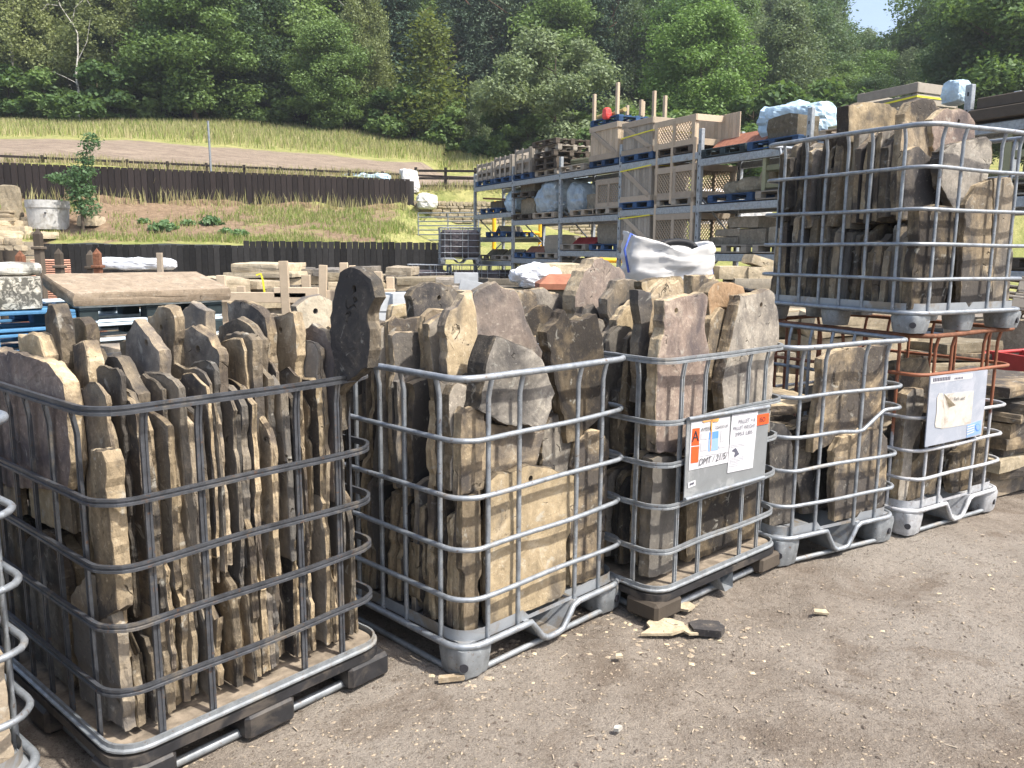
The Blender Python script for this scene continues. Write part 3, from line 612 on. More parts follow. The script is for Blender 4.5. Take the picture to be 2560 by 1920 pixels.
for i, (px, py, Y, dx, dz) in enumerate([(20, 590, 27.6, 1.5, .3), (70, 575, 28.2, 1.6, .25), (30, 612, 27.3, 1.3, .28), (95, 560, 28.6, 1.1, .2), (230, 545, 28.8, .9, .35), (5, 560, 28.4, .9, .3), (110, 600, 27.5, 1.1, .22)]):
    p = at(px, py, Y); rock('flat_rock', (dx, .6, dz), (p.x, Y, hill(p.x, Y) - .05), i * .4, 'stone_sand', 'flat tan rock laid on the bank, ' + ['left edge below the stone steps', 'below the standing stone', 'lowest at the left edge', 'below the concrete ring', 'beside the young tree', 'under the stone steps of wall', 'just above the black fence'][i], 'rock', 'rocks on the bank', .12, i + 3)
# field gate
p0, p1 = at(1046, 600, 31.0), at(1196, 600, 30.2); dv = p1 - p0; e = empty('field_gate', p0, math.atan2(dv.y, dv.x)); tag(e, 'galvanised tubular field gate in front of the stone wall', 'gate'); L = dv.length; H = (at(1046, 533, 31.0).z - p0.z)
for i in range(7):
    mb = MB(); mb.tube([(0, 0, H * (i / 6) ** .9), (L, 0, H * (i / 6) ** .9)], .022, 7); mb.build('bar', M['steel'], e)
for x in (0, L * .5, L):
    mb = MB(); mb.tube([(x, 0, -.05), (x, 0, H + .02)], .026, 7, up=(0, 1, 0)); mb.build('upright', M['steel'], e)
# concrete ring and standing stone on the bank
p = at(122, 555, 28.3); e = empty('concrete_ring', (p.x, p.y, hill(p.x, p.y) - .08)); tag(e, 'round grey concrete chamber ring standing on the bank', 'concrete ring')
prof = [(.60, 0), (.645, .7), (.67, .70), (.67, .95), (.60, .95), (.58, .2)]; N = 40
mb = MB(); vs_ = [(r_ * math.cos(6.28319 * i / N), r_ * math.sin(6.28319 * i / N), z) for r_, z in prof for i in range(N)]
mb.add(vs_, [(k * N + i, k * N + (i + 1) % N, (k + 1) * N + (i + 1) % N, (k + 1) * N + i) for k in range(len(prof) - 1) for i in range(N)], 0, False); mb.build('ring', M['concrete'], e)
mb = MB(); mb.tube([(0, 0, .90), (0, 0, .965)], .56, 30, up=(0, 1, 0)); mb.build('cover', M['timber_dark'], e)
mb = MB(); mb.tube([(.25, -.64, .52), (.25, -.60, .52)], .03, 10, up=(0, 0, 1)); mb.build('lifting_hole_dark_disc', M['ink'], e)  # no opening: black stub paints the dark inside of a lifting hole
p = at(35, 565, 28.2); rock('standing_stone', (.52, .4, 1.42), (p.x, p.y, hill(p.x, p.y) - .1), .2, 'stone_block', 'upright grey standing stone left of the concrete ring', 'standing stone', None, .10, 8, 5, (0, -.03, .2))

# ------------------------------------------------------------------ pallets and loads
PAL = {}
def pallet(loc, rz, matk, label, group='pallets on the racking', name='pallet', tilt=None):
    if matk not in PAL:
        e = empty(name, (0, 0, 0))
        def part(nm, key, c_, d_):
            kk = nm + matk + key
            if kk not in ROCKS: mb = MB(); mb.box((0, 0, 0), d_, bev=.004); ROCKS[kk] = mb.mesh(nm, M[matk])
            link(nm, ROCKS[kk], e, c_)
        for i, y in enumerate((-.435, -.22, 0, .22, .435)): part('top_board', 'ab'[i % 4 == 0], (0, y, .133), (1.2, .13 if i % 4 == 0 else .10, .022))
        for x in (-.53, 0, .53): part('stringer', '', (x, 0, .111), (.145, 1.0, .021))
        for x in (-.53, 0, .53):
            for y in (-.44, 0, .44): part('block', '', (x, y, .061), (.145, .12, .078))
        for y in (-.44, 0, .44): part('bottom_board', '', (0, y, .011), (1.2, .10, .022))
        PAL[matk] = e; o = e
    else: o = copy_tree(PAL[matk]); o.name = name
    o.location = loc; o.rotation_euler = (0, 0, rz) if tilt is None else (tilt[0], tilt[1], rz); tag(o, label, 'pallet', group); return o
def frame_crate(loc, rz, d, style, matk, label, cat='crate', group='timber crates on the racking', strap=False, stakes=None, fill=None):
    e = empty('timber_crate', loc, rz); tag(e, label, cat, group); X, Y, Z = d
    def pb(nm, c_, dd, mk=None, rx=0, ry=0):
        mb = MB(); mb.box((0, 0, 0), dd, bev=.004); link(nm, mb.mesh(nm, M[mk or matk]), e, c_, (rx, ry, 0))
    for sx in (-1, 1):
        for sy in (-1, 1): pb('corner_post', (sx * (X / 2 - .04), sy * (Y / 2 - .04), Z / 2), (.07, .07, Z))
    for s in (-1, 1):
        if style == 'slat':
            nv = max(3, int(X / .26))
            for i in range(nv): pb('slat', ((i / (nv - 1) - .5) * (X - .1), s * (Y / 2 + .012), Z / 2), (.085, .02, Z))
            for z in (.12, .5, .88): pb('rail', (0, s * (Y / 2 - .012), Z * z), (X, .02, .09))
            for i in range(3): pb('slat', (s * (X / 2 + .012), (i / 2 - .5) * (Y - .1), Z / 2), (.02, .085, Z))
            for z in (.12, .5, .88): pb('rail', (s * (X / 2 - .012), 0, Z * z), (.02, Y, .09))
        elif style == 'plank':
            nv = int(X / .105)
            for i in range(nv): pb('plank', ((i + .5) / nv * X - X / 2, s * (Y / 2 - .01), Z / 2), (X / nv - .008, .018, Z * .98))
            nv = int(Y / .105)
            for i in range(nv): pb('plank', (s * (X / 2 - .01), (i + .5) / nv * Y - Y / 2, Z / 2), (.018, Y / nv - .008, Z * .98))
            for z in (.07, .93): pb('rail', (0, s * (Y / 2 + .012), Z * z), (X + .04, .024, .12), 'timber_mid'); pb('rail', (s * (X / 2 + .014), 0, Z * z), (.024, Y, .12), 'timber_mid')
            an = math.atan2(Z * .75, X * .9); pb('brace', (0, s * (Y / 2 + .012), Z / 2), (math.hypot(X * .9, Z * .75), .024, .10), 'timber_mid', 0, an)
        elif style == 'boards':
            nz = max(2, int(Z / .15))
            for i in range(nz): pb('board', (0, s * (Y / 2 + .012), (i + .5) / nz * Z), (X + .05, .022, Z / nz - .025)); pb('board', (s * (X / 2 + .012), 0, (i + .5) / nz * Z), (.022, Y, Z / nz - .025))
        else:
            for z in (.08, .92): pb('rail', (0, s * (Y / 2 + .012), Z * z), (X + .04, .024, .12)); pb('rail', (s * (X / 2 + .014), 0, Z * z), (.024, Y, .12))
            for x in (-.5, 0, .5): pb('upright', (x * (X - .09), s * (Y / 2 + .013), Z / 2), (.09, .026, Z * .9))
            mb = MB(); nn = int(X / .075)
            for sg in (-1, 1):
                for i in range(-8, nn + 8):
                    x0 = i * .085 - X / 2; a0, a1 = x0, x0 + sg * Z * .8
                    lo, hi = -X / 2 + .02, X / 2 - .02
                    if sg > 0: u0, u1 = max(0, (lo - a0) / (Z * .8)), min(1, (hi - a0) / (Z * .8))
                    else: u0, u1 = max(0, (a0 - hi) / (Z * .8)), min(1, (a0 - lo) / (Z * .8))
                    if u1 - u0 < .05: continue
                    A_ = Vector((a0 + sg * Z * .8 * u0, s * (Y / 2 - .004 - .006 * sg), Z * .1 + Z * .8 * u0)); B_ = Vector((a0 + sg * Z * .8 * u1, s * (Y / 2 - .004 - .006 * sg), Z * .1 + Z * .8 * u1))
                    mb.sweep([A_, B_], [(-.004, -.011), (.004, -.011), (.004, .011), (-.004, .011)], False, True, 0, False, (0, 1, 0))
            lt = mb.build('lattice', M['timber_new'], e); lt['kind'] = 'stuff'
    mb = MB(); mb.box((0, 0, .02), (X * .96, Y * .96, .02)); mb.build('floor_board', M['timber_dark'], e)
    if fill: mb = MB(); mb.box((0, 0, Z * fill[1] / 2 + .02), (X * .9, Y * .9, Z * fill[1])); mb.build('load', M[fill[0]], e)
    if strap:
        mb = MB(); z = Z * strap
        mb.sweep([(-X / 2 - .03, -Y / 2 - .03, z - .05), (X / 2 + .03, -Y / 2 - .03, z), (X / 2 + .03, Y / 2 + .03, z), (-X / 2 - .03, Y / 2 + .03, z - .05)], [(-.002, -.012), (.002, -.012), (.002, .012), (-.002, .012)], True, False, 0, False); mb.build('strap', M['yellow_strap'], e)
    for (x, y, h) in (stakes or []): pb('stake', (x, y, Z + h / 2 - .35), (.075, .05, h + .7), 'timber_new')
    return e
def lumpy(name, d, loc, rz, matk, label, cat, group=None, seed=1, rough=.10, n=8, rnd=.22):
    me = rock_mesh(name, d, rough, seed, M[matk], max(n, 14), rnd, .06); sm_ = min(d)
    for v in me.vertices:
        q_ = v.co * (2.6 / sm_) + Vector((seed, -seed, seed)); v.co += v.co.normalized() * sm_ * (.05 * (noise.ridged_multi_fractal(q_, .9, 2.1, 4, 1.0, 2.0) - 1.0) + .02 * noise.noise(q_ * 4))
    o = link(name, me, None, loc, (0, 0, rz)); tag(o, label, cat, group); return o

# ------------------------------------------------------------------ the pallet racking
dv = ray(287, 614); rd = Vector((-dv.x, -dv.y, 0)).normalized(); RZ = math.atan2(rd.y, rd.x); O_ = at(1188, 480, 25.8); O_.z = 0; BAY = 2.72; DEP = .95
RM = Matrix.Translation(O_) @ Matrix.Rotation(RZ, 4, 'Z')
def rk(u, v, z): return RM @ Vector((u, v, z))
LV = [[3.44, 2.62, 1.94, 1.27, .68], [3.44, 2.38, 1.36, .55], [3.44, 2.38, 1.58, .55], [3.44, 2.46, 1.55, .55], [3.30, 2.46, 1.56, .55], [3.30, 2.40, 1.5, .55], [3.22, 2.3, 1.4, .5]]
TOPX = [3.85, 3.85, 3.85, 3.86, 3.86, 3.85, 3.74, 3.7]
e = empty('pallet_racking', rk(0, 0, 0), RZ); tag(e, 'long grey steel pallet racking running across the back of the yard', 'racking')
for i in range(8):
    for v in (0, DEP):
        mb = MB(); mb.box((i * BAY, v, TOPX[i] / 2), (.095, .075, TOPX[i]), bev=.006)
        for k in range(int(TOPX[i] / .22)): mb.box((i * BAY, v - .039, .1 + k * .22), (.022, .004, .05), mi=1)
        mb.build('upright', [M['rack_steel'], M['ink']], e)
    mb = MB(); zz = [.2 + .8 * k for k in range(int(TOPX[i] / .8))]
    for k in range(len(zz) - 1): mb.tube([(i * BAY, .04 if k % 2 else DEP - .04, zz[k]), (i * BAY, DEP - .04 if k % 2 else .04, zz[k + 1])], .02, 5)
    mb.build('frame_brace', M['rack_steel'], e)
for b in range(7):
    for z in LV[b]:
        for v in (-.02, DEP + .02):
            mb = MB(); mb.box((b * BAY + BAY / 2, v, z - .065), (BAY - .10, .05, .13), bev=.008); mb.build('beam', M['rack_steel'], e)
        for j in range(6):
            mb = MB(); mb.box((b * BAY + BAY / 2, .08 + j * (DEP - .16) / 5, z + .012), (BAY - .1, .13, .02)); mb.build('deck_board', M['timber_dark'], e)
FL = .023
G1 = 'pallets on the racking'; bays = ['far left bay', 'second bay', 'third bay', 'fourth bay', 'fifth bay', 'sixth bay', 'nearest bay']; tiers = ['top tier', 'second tier', 'third tier', 'fourth tier', 'bottom tier']
def pl(b, l, f, mk, note=''):
    pallet(rk(b * BAY + f * BAY, .46, LV[b][l] + FL), RZ, mk, '%s pallet %s on the %s, %s of racking' % ({'pallet_blue': 'blue', 'timber_grey': 'grey', 'timber_dark': 'dark', 'timber_mid': 'brown', 'pallet_dark': 'blackish'}[mk], note or 'under its load', tiers[l], bays[b])); return rk(b * BAY + f * BAY, .46, LV[b][l] + FL + .146)
def sb(b, l, f, mk, d, lab, seed, mat='stone_block', note=''):
    p = pl(b, l, f, mk, note); return rock('stone_block', d, p, RZ, mat, lab, 'stone block', 'stone blocks on the racking', .05, seed, 3, None, .06)
# far left bay
for f, nt in ((.28, 'under left crate'), (.75, 'under right crate')): p = pl(0, 0, f, 'pallet_blue', nt); frame_crate(p, RZ, (1.12, .95, .50 if f < .5 else .58), 'slat', 'timber_grey', 'grey slatted crate on the %s end of the far left bay top' % ('left' if f < .5 else 'right'), fill=('stone_tandark', .6))
p = pl(0, 1, .40, 'pallet_blue', 'under stones'); rock('stone_block', (.8, .5, .22), p, RZ, 'stone_block', 'stone on the blue pallet in the far left bay, under the disc', 'stone block', None, .08, 3)
mb = MB(); mb.tube([(0, 0, 0), (0, 0, .05)], .62, 28, up=(0, 1, 0)); tag(mb.build('round_lid', M['rust'], None, p + Vector((0, 0, .25)), (.06, .03, 0)), 'rusty round disc lying on stones in the far left bay', 'disc')
lumpy('wrapped_load', (.8, .7, .62), rk(2.15, .5, 2.65), RZ, 'poly_blue', 'pale blue plastic-wrapped load in the far left bay', 'wrapped load', None, 4)
p = pl(0, 2, .55, 'pallet_blue', 'under ridge tiles')
def ridge(loc, rz, n, mk, label, group=None):
    e = empty('ridge_tiles', loc, rz); tag(e, label, 'roof tiles', group)
    for i in range(n):
        mb = MB(); w_ = .2; x = (i - (n - 1) / 2) * .36
        mb.add([(x - .175, -w_, 0), (x + .175, -w_, 0), (x - .175, 0, .17), (x + .175, 0, .17), (x - .175, w_, 0), (x + .175, w_, 0), (x - .175, -w_ + .03, 0), (x + .175, -w_ + .03, 0), (x - .175, 0, .145), (x + .175, 0, .145), (x - .175, w_ - .03, 0), (x + .175, w_ - .03, 0)],
               [(0, 1, 3, 2), (2, 3, 5, 4), (6, 8, 9, 7), (8, 10, 11, 9), (0, 2, 8, 6), (2, 4, 10, 8), (1, 7, 9, 3), (3, 9, 11, 5), (0, 6, 7, 1), (4, 5, 11, 10)]); mb.build('tile', M[mk], e)
    return e
ridge(p, RZ + math.pi / 2, 2, 'stone_block', 'grey ridge tiles on a blue pallet, third tier of the far left bay')
p = pl(0, 3, .3, 'timber_grey', 'on the left'); ridge(p, RZ, 3, 'stone_block', 'stone ridge tiles on the left of the fourth tier, far left bay'); p = pl(0, 3, .75, 'timber_grey', 'on the right'); ridge(p, RZ, 3, 'stone_block', 'stone ridge tiles on the right of the fourth tier, far left bay')
p = pl(0, 4, .6, 'timber_dark'); ridge(p, RZ + math.pi / 2, 3, 'stone_block', 'ridge tiles standing in the lowest tier of the far left bay')
# second bay
p = pl(1, 0, .22, 'pallet_blue'); frame_crate(p, RZ, (.95, .95, .66), 'slat', 'timber_grey', 'pale slatted crate left of the pallet stack on the racking top', fill=('stone_tan', .5))
for k in range(6): pallet(rk(1.70 * BAY + .03 * math.sin(k * 2.3), .46 + .03 * math.cos(k * 3.1), 3.44 + FL + k * .146), RZ + .05 * math.sin(k * 1.7), 'timber_dark' if k not in (4, 0) else 'timber_grey', '%s pallet from the bottom of the tall pallet stack on the racking top' % ORD[k], 'stack of empty pallets')
sb(1, 1, .2, 'timber_dark', (.85, .6, .42), 'stone block under a pallet in the second bay, second tier', 21, note='under stone')
pallet(rk(1.2 * BAY, .46, 2.38 + FL + .146 + .44), RZ, 'timber_dark', 'dark pallet lying on a stone block in the second bay'); rock('stone_block', (.85, .6, .36), rk(1.2 * BAY, .46, 2.38 + FL + .30 + .44), RZ, 'stone_block', 'stone block topping the double pile in the second bay', 'stone block', None, .04, 25)
p = pl(1, 1, .68, 'timber_mid', 'under wrapped load'); lumpy('wrapped_load', (1.05, .85, .78), p, RZ, 'poly_grey', 'grey-blue plastic-wrapped load sagging in the second bay', 'wrapped load', None, 12, .16)
sb(1, 2, .75, 'timber_grey', (.95, .6, .45), 'stone trough block in the second bay, third tier', 31); p = pl(1, 2, .28, 'pallet_blue', 'under tiles'); ridge(p, RZ, 3, 'terracotta', 'terracotta ridge tiles in the second bay, third tier')
p = pl(1, 3, .3, 'pallet_blue', 'under tiles'); ridge(p, RZ, 3, 'stone_block', 'ridge tiles on the lowest tier of the second bay'); p = pl(1, 3, .75, 'timber_dark'); ridge(p, RZ, 3, 'black_tile', 'black ridge tiles on the lowest tier of the second bay')
# third bay
p = pl(2, 0, .2, 'timber_grey', 'under planks'); mb = MB()
for k in range(4):
    mb = MB(); mb.box((0, 0, 0), (1.5, .16, .045), bev=.004); tag(mb.build('plank', M['timber_green'], None, p + Vector((.02 * k, .1 - .05 * k, .03 + .05 * k)), (0, 0, RZ + .04 * k)), '%s plank from the bottom of the small pile on the racking top' % ORD[k], 'plank', 'planks on the racking')
p = pl(2, 0, .74, 'pallet_blue', 'under plank crate'); frame_crate(p, RZ, (1.15, 1.0, .74), 'plank', 'timber_new', 'large new plank crate with a diagonal brace on the racking top')
pallet(p + Vector((0, 0, .75)), RZ, 'pallet_blue', 'blue pallet on top of the large plank crate')
e = empty('timber_staves', p + Vector((0, 0, .90)), RZ); tag(e, 'upright pale timber staves standing above the plank crate', 'timber staves')
for x, y, h in ((-.52, -.45, .58), (-.5, .42, .40), (.5, -.48, .66), (.55, .1, .34), (.1, .45, .4), (.53, .45, .56), (1.15, .3, .45)): mb = MB(); mb.box((0, 0, h / 2 - (0 if x < 1 else .1)), (.085, .06, h), bev=.004); link('stave', mb.mesh('stave', M['timber_new']), e, (x, y, 0 if x < 1 else -.0))
mb = MB(); mb.tube([(-.5 + .14 * k, -.35 + .03 * math.sin(k * 2), .05 + .02 * math.sin(k)) for k in range(9)], .05, 7); tag(mb.build('rope_coil', M['straw'], None, p + Vector((0, 0, .93)), (0, 0, RZ)), 'thick straw rope along the edge of the blue pallet', 'rope')
lumpy('red_float', (.2, .16, .24), p + Vector((0, 0, .86)) + rd * .02 + Vector((-.42, -.33, -.02)), RZ, 'red_plastic', 'small red plastic float hanging on the blue pallet', 'float', None, 3, .05)
lumpy('wrapped_load', (.9, .8, .72), rk(2.18 * BAY, .48, 2.42), RZ, 'poly_grey', 'grey plastic-wrapped load in the third bay, left', 'wrapped load', None, 31, .14)
sb(2, 1, .42, 'timber_mid', (.72, .55, .36), 'squat stone block on a brown pallet in the third bay', 41); p = pl(2, 1, .82, 'timber_grey', 'under lattice crate'); frame_crate(p, RZ, (1.1, .9, .62), 'lattice', 'timber_mid', 'lattice-sided crate in the third bay, second tier', fill=('poly_grey', .95))
sb(2, 2, .76, 'pallet_blue', (1.0, .7, .46), 'mossy stone block on a blue pallet, third bay third tier', 44); p = pl(2, 2, .25, 'timber_grey', 'under red tiles'); ridge(p, RZ, 3, 'red_paint', 'dark red ridge tiles in the third bay')
sb(2, 3, .5, 'timber_grey', (1.0, .7, .4), 'stone block on the lowest tier of the third bay', 47)
# fourth bay
p = pl(3, 0, .22, 'pallet_blue', 'under crossed crate'); frame_crate(p, RZ, (1.1, .95, .66), 'plank', 'timber_grey', 'grey crate with crossed braces and yellow strap on the racking top', strap=.62)
p = pl(3, 0, .70, 'timber_dark', 'under lattice crate'); frame_crate(p, RZ, (1.3, .95, .52), 'lattice', 'timber_new', 'new lattice crate beside the crossed crate on the racking top')
mb = MB(); nn = 12
e = empty('fence_panel', rk(3.86 * BAY, .62, 3.61), RZ); tag(e, 'pale close-boarded timber panel standing behind the lattice crate', 'fence panel')
for i in range(nn): mb = MB(); mb.box((0, 0, .28), (.1, .02, .56), bev=.003); link('board', mb.mesh('board', M['timber_new']), e, (i * .105 - .5, 0, 0))
p = pl(3, 1, .22, 'pallet_blue', 'under plank crate'); frame_crate(p, RZ, (1.1, .95, .78), 'plank', 'timber_grey', 'grey plank crate with yellow strap, fourth bay second tier', strap=.9)
p = pl(3, 1, .72, 'timber_grey', 'under lattice crate'); frame_crate(p, RZ, (1.3, .95, .6), 'lattice', 'timber_mid', 'lattice crate in the fourth bay, second tier', stakes=[(-.6, -.48, .5), (-.1, -.48, .5), (.6, -.48, .5)])
p = pl(3, 2, .22, 'timber_grey', 'under plank crate'); frame_crate(p, RZ, (1.1, .95, .72), 'plank', 'timber_grey', 'grey plank crate behind the white bulk bag', strap=.85)
p = pl(3, 2, .72, 'timber_grey', 'under lattice crate'); frame_crate(p, RZ, (1.3, .95, .6), 'lattice', 'timber_mid', 'low lattice crate right of the white bulk bag', stakes=[(-.6, -.48, .4), (.6, -.48, .4)])
# fifth bay
p = pl(4, 0, .24, 'pallet_dark', 'under red ridge tiles'); ridge(p + Vector((0, 0, .02)), RZ, 4, 'terracotta', 'row of red terracotta ridge tiles on the racking top')
ridge(p + Vector((.05, .42, .14)), RZ, 3, 'terracotta', 'second row of red ridge tiles behind the first')
p = pl(4, 0, .70, 'pallet_blue', 'under wrapped stone'); rock('stone_block', (.72, .5, .34), p + Vector((-.1, -.2, 0)), RZ, 'stone_block', 'rough stone block half under blue plastic on the racking top', 'stone block', None, .10, 55)
lumpy('wrapped_load', (1.25, .7, .62), p + Vector((.12, .25, .02)), RZ, 'poly_blue', 'light blue plastic sheet over stones on the racking top', 'wrapped load', None, 8, .18)
p = pl(4, 1, .33, 'pallet_blue', 'under carved stones')
for k, (u, d_) in enumerate(((-.35, (.5, .4, .26)), (.1, (.6, .45, .3)), (.5, (.35, .35, .42)))): rock('carved_stone', d_, p + rd * u, RZ + .2 * k, 'stone_wall', ['rounded stone drum', 'pillow-shaped stone', 'stacked rounded stone'][k] + ' on the blue pallet in the fifth bay', 'stone', 'stones in the fifth bay', .08, 60 + k, 4, None, .3)
p = pl(4, 1, .8, 'timber_grey', 'under green crate'); frame_crate(p, RZ, (1.0, .9, .75), 'slat', 'timber_green', 'greenish slatted crate with slanting slat in the fifth bay')
p = pl(4, 2, .3, 'timber_grey', 'under slabs')
for k, (u, z, d_) in enumerate(((-.25, 0, (.8, .6, .14)), (-.2, .15, (.7, .55, .14)), (.45, 0, (.75, .55, .28)), (.2, .30, (.8, .5, .2)))): rock('stone_slab_flat', d_, p + rd * u + Vector((0, 0, z)), RZ, 'stone_flag', ['lower left slab', 'upper left slab', 'thick right slab', 'topmost rounded slab'][k] + ' on the fifth bay pallet of slabs', 'stone slab', 'slabs in the fifth bay', .08, 70 + k)
p = pl(4, 2, .8, 'timber_grey', 'under thick slab'); rock('stone_slab_flat', (.9, .6, .3), p, RZ, 'stone_flag', 'thick tan slab at the right of the fifth bay, third tier', 'stone slab', None, .06, 77)
# sixth and nearest bays
p = pl(5, 0, .3, 'timber_mid', 'under timber'); 
for k in range(5): mb = MB(); mb.box((0, 0, 0), (2.1, .18, .07), bev=.006); tag(mb.build('timber_baulk', M['timber_green'], None, p + Vector((.3, .1 * k - .2, .05 + .02 * k)), (0, .0, RZ + .02 * k)), '%s greenish timber baulk on the sixth bay top' % ORD[k], 'timber', 'timber baulks on the racking')
q = at(2262, 300, 12.6); q.z = 3.33; frame_crate(q, RZ, (1.0, .8, .62), 'boards', 'timber_grey', 'grey boarded crate with yellow straps above the stacked cage', strap=.68)
lumpy('wrapped_load', (.30, .3, .30), at(2388, 262, 11.6), RZ, 'poly_blue', 'small blue plastic-wrapped box beside the boarded crate', 'wrapped load', None, 15, .05)
e = empty('timber_sleepers', rk(6.5 * BAY, .3, 3.25), RZ); tag(e, 'dark timber sleepers stacked on the nearest bay top, right edge', 'sleepers')
for k in range(3): mb = MB(); mb.box((0, 0, 0), (2.6, .24, .14), bev=.01); link('sleeper', mb.mesh('sleeper', M['timber_dark']), e, (0, .28 * (k - 1), .08)); 
for k in range(2): mb = MB(); mb.box((0, 0, 0), (2.6, .3, .14), bev=.01); link('sleeper', mb.mesh('sleeper', M['timber_dark']), e, (.05, .32 * (k - .5), .235))
p = pl(5, 1, .35, 'timber_grey', 'behind the stacked cage'); p = pl(6, 1, .4, 'timber_grey', 'at the right edge'); frame_crate(p, RZ, (1.1, .9, .7), 'slat', 'timber_green', 'slatted crate in the nearest bay beside the stacked cage')
p = pl(5, 2, .5, 'timber_grey', 'behind the stacked cage'); p = pl(6, 2, .5, 'timber_dark', 'at the right edge')
# simple yellow tubes standing in for a machine behind the racking
p = at(1235, 620, 29.0); e = empty('machine_frame', (p.x, 29, hill(p.x, 29) - .05)); tag(e, 'yellow tubular machine frame seen through the racking, left', 'frame')
for q in ([(0, 0, 0), (0, 0, 2.0)], [(0, 0, 2.0), (1.6, .2, 2.0)], [(1.6, .2, 0), (1.6, .2, 2.0)], [(0, 0, 1.0), (1.6, .2, 1.0)]): mb = MB(); mb.tube(q, .07, 8, up=(0, 1, 0) if q[0][0] == q[1][0] else (0, 0, 1)); mb.build('tube', M['yellow_paint'], e)
p = at(1500, 640, 25.5); e = empty('machine_frame', (p.x, 25.5, 0)); tag(e, 'yellow tubular machine frame seen through the racking, centre', 'frame')
for q in ([(0, 0, 0), (0, 0, 2.35)], [(0, 0, 2.35), (2.2, 0, 2.2)], [(2.2, 0, 0), (2.2, 0, 2.2)], [(0, 0, 1.3), (2.2, 0, 1.25)], [(0, 0, .6), (2.2, 0, .6)]): mb = MB(); mb.tube(q, .07, 8, up=(0, 1, 0) if q[0][0] == q[1][0] else (0, 0, 1)); mb.build('tube', M['yellow_paint'], e)
# wrapped goods and bags behind the brown fence
p = at(900, 448, 35.0); lumpy('wrapped_load', (2.3, 1.0, .62), (p.x, 36.4, 4.12), .1, 'poly_blue', 'long blue plastic-wrapped stack behind the brown fence', 'wrapped load', None, 5, .10, 10)
p = at(1010, 480, 36.6); lumpy('bulk_bag', (.8, .8, 1.0), (at(1022, 480, 36.5).x, 36.7, 3.95), .3, 'bag_white', 'upright white bulk bag at the right end of the brown fence', 'bulk bag', None, 7, .08, 8, .15)
lumpy('bulk_bag', (.85, .75, .62), (at(1072, 515, 36.0).x, 35.6, 3.22), .1, 'bag_white', 'slumped white bulk bag in front of the upright one', 'bulk bag', None, 9, .10, 8, .25)
for i, px in enumerate((1440, 1530, 1320)): lumpy('wrapped_load', (1.3, 1.0, 1.0), (at(px, 470, 38.5).x, 38.5, 3.9), .1, ['poly_blue', 'poly_white', 'poly_blue'][i], ['blue wrapped pallet load beyond the wall, behind third bay', 'white wrapped load beyond the wall, behind fourth bay', 'blue wrapped pallet load beyond the wall, behind second bay'][i], 'wrapped load', None, 20 + i, .1)
for i, px in enumerate((1790, 1880)): lumpy('bulk_bag', (1.4, 1.0, 1.3), (at(px, 440, 30).x, 30, 2.4), .1, 'bag_white', ['white bag on the bank behind the fifth bay, left', 'white bag on the bank behind the fifth bay, right'][i], 'bulk bag', None, 26 + i, .1)
# ------------------------------------------------------------------ wire cages (bulk container frames)
CG = {  # corner x, y, heading, width, length, base z, rail heights (top..lowest), rim height
 'A': (-1.139, 2.205, 49.1, 1.0, 1.2, 0, [1.167, .901, .711, .526, .326], .151), 'B': (-.173, 2.890, 45.3, 1.0, 1.2, 0, [1.157, .929, .711, .513, .315], .130),
 'C': (.644, 3.424, 42.3, 1.0, 1.2, 0, [1.156, .894, .705, .515, .313], .144), 'D': (1.384, 4.066, 29.0, .93, 1.14, 0, [1.149, .895, .69, .513, .318], .150),
 'E': (2.281, 4.550, 33.0, 1.0, 1.2, 0, [1.164, .938, .69, .505, .334], .146), 'F': (2.183, 4.498, 27.7, 1.0, 1.2, 1.18, [1.115, .889, .671, .482, .294], .110),
 'G': (-1.955, 1.39, 51.0, 1.0, 1.2, 0, [1.157, .905, .70, .51, .32], .145)}
PHRASE = {'A': 'the black-railed cage', 'B': 'the round-tubed cage', 'C': 'the orange-label cage', 'D': 'the half-empty cage', 'E': 'the rust-topped cage', 'F': 'the cage stacked on top', 'G': 'the cage cut by the left edge'}
def CM(k): c_ = CG[k]; return Matrix.Translation((c_[0], c_[1], c_[5])) @ Matrix.Rotation(R(c_[2]), 4, 'Z')
def cage_hit(k, px, py, off=0.0):
    c_ = CG[k]; Mi = CM(k).inverted(); o = Mi @ Vector((0, 0, CAM_H)); d = Mi.to_3x3() @ ray(px, py); t_ = (off - o.y) / d.y; p = o + d * t_; return p.x, p.z
def rr_path(W, L, r, z, seg=6, zf=None, dense=False):
    P = []
    for cx, cy, a0 in ((W - r, r, -90), (W - r, L - r, 0), (r, L - r, 90), (r, r, 180)):
        for i in range(seg + 1):
            a_ = R(a0 + 90 * i / seg); P.append((cx + r * math.cos(a_), cy + r * math.sin(a_)))
        if dense:
            nxt = {(-90): ((W, r), (W, L - r)), 0: ((W - r, L), (r, L)), 90: ((0, L - r), (0, r)), 180: ((r, 0), (W - r, 0))}[a0]
            for i in range(1, 24): f = i / 24; P.append((nxt[0][0] + (nxt[1][0] - nxt[0][0]) * f, nxt[0][1] + (nxt[1][1] - nxt[0][1]) * f))
    return [(x, y, zf(x, y) if zf else z) for x, y in P]
CH = [(-.006, -.0115), (.006, -.0115), (.006, -.004), (.002, -.002), (.002, .002), (.006, .004), (.006, .0115), (-.006, .0115)]
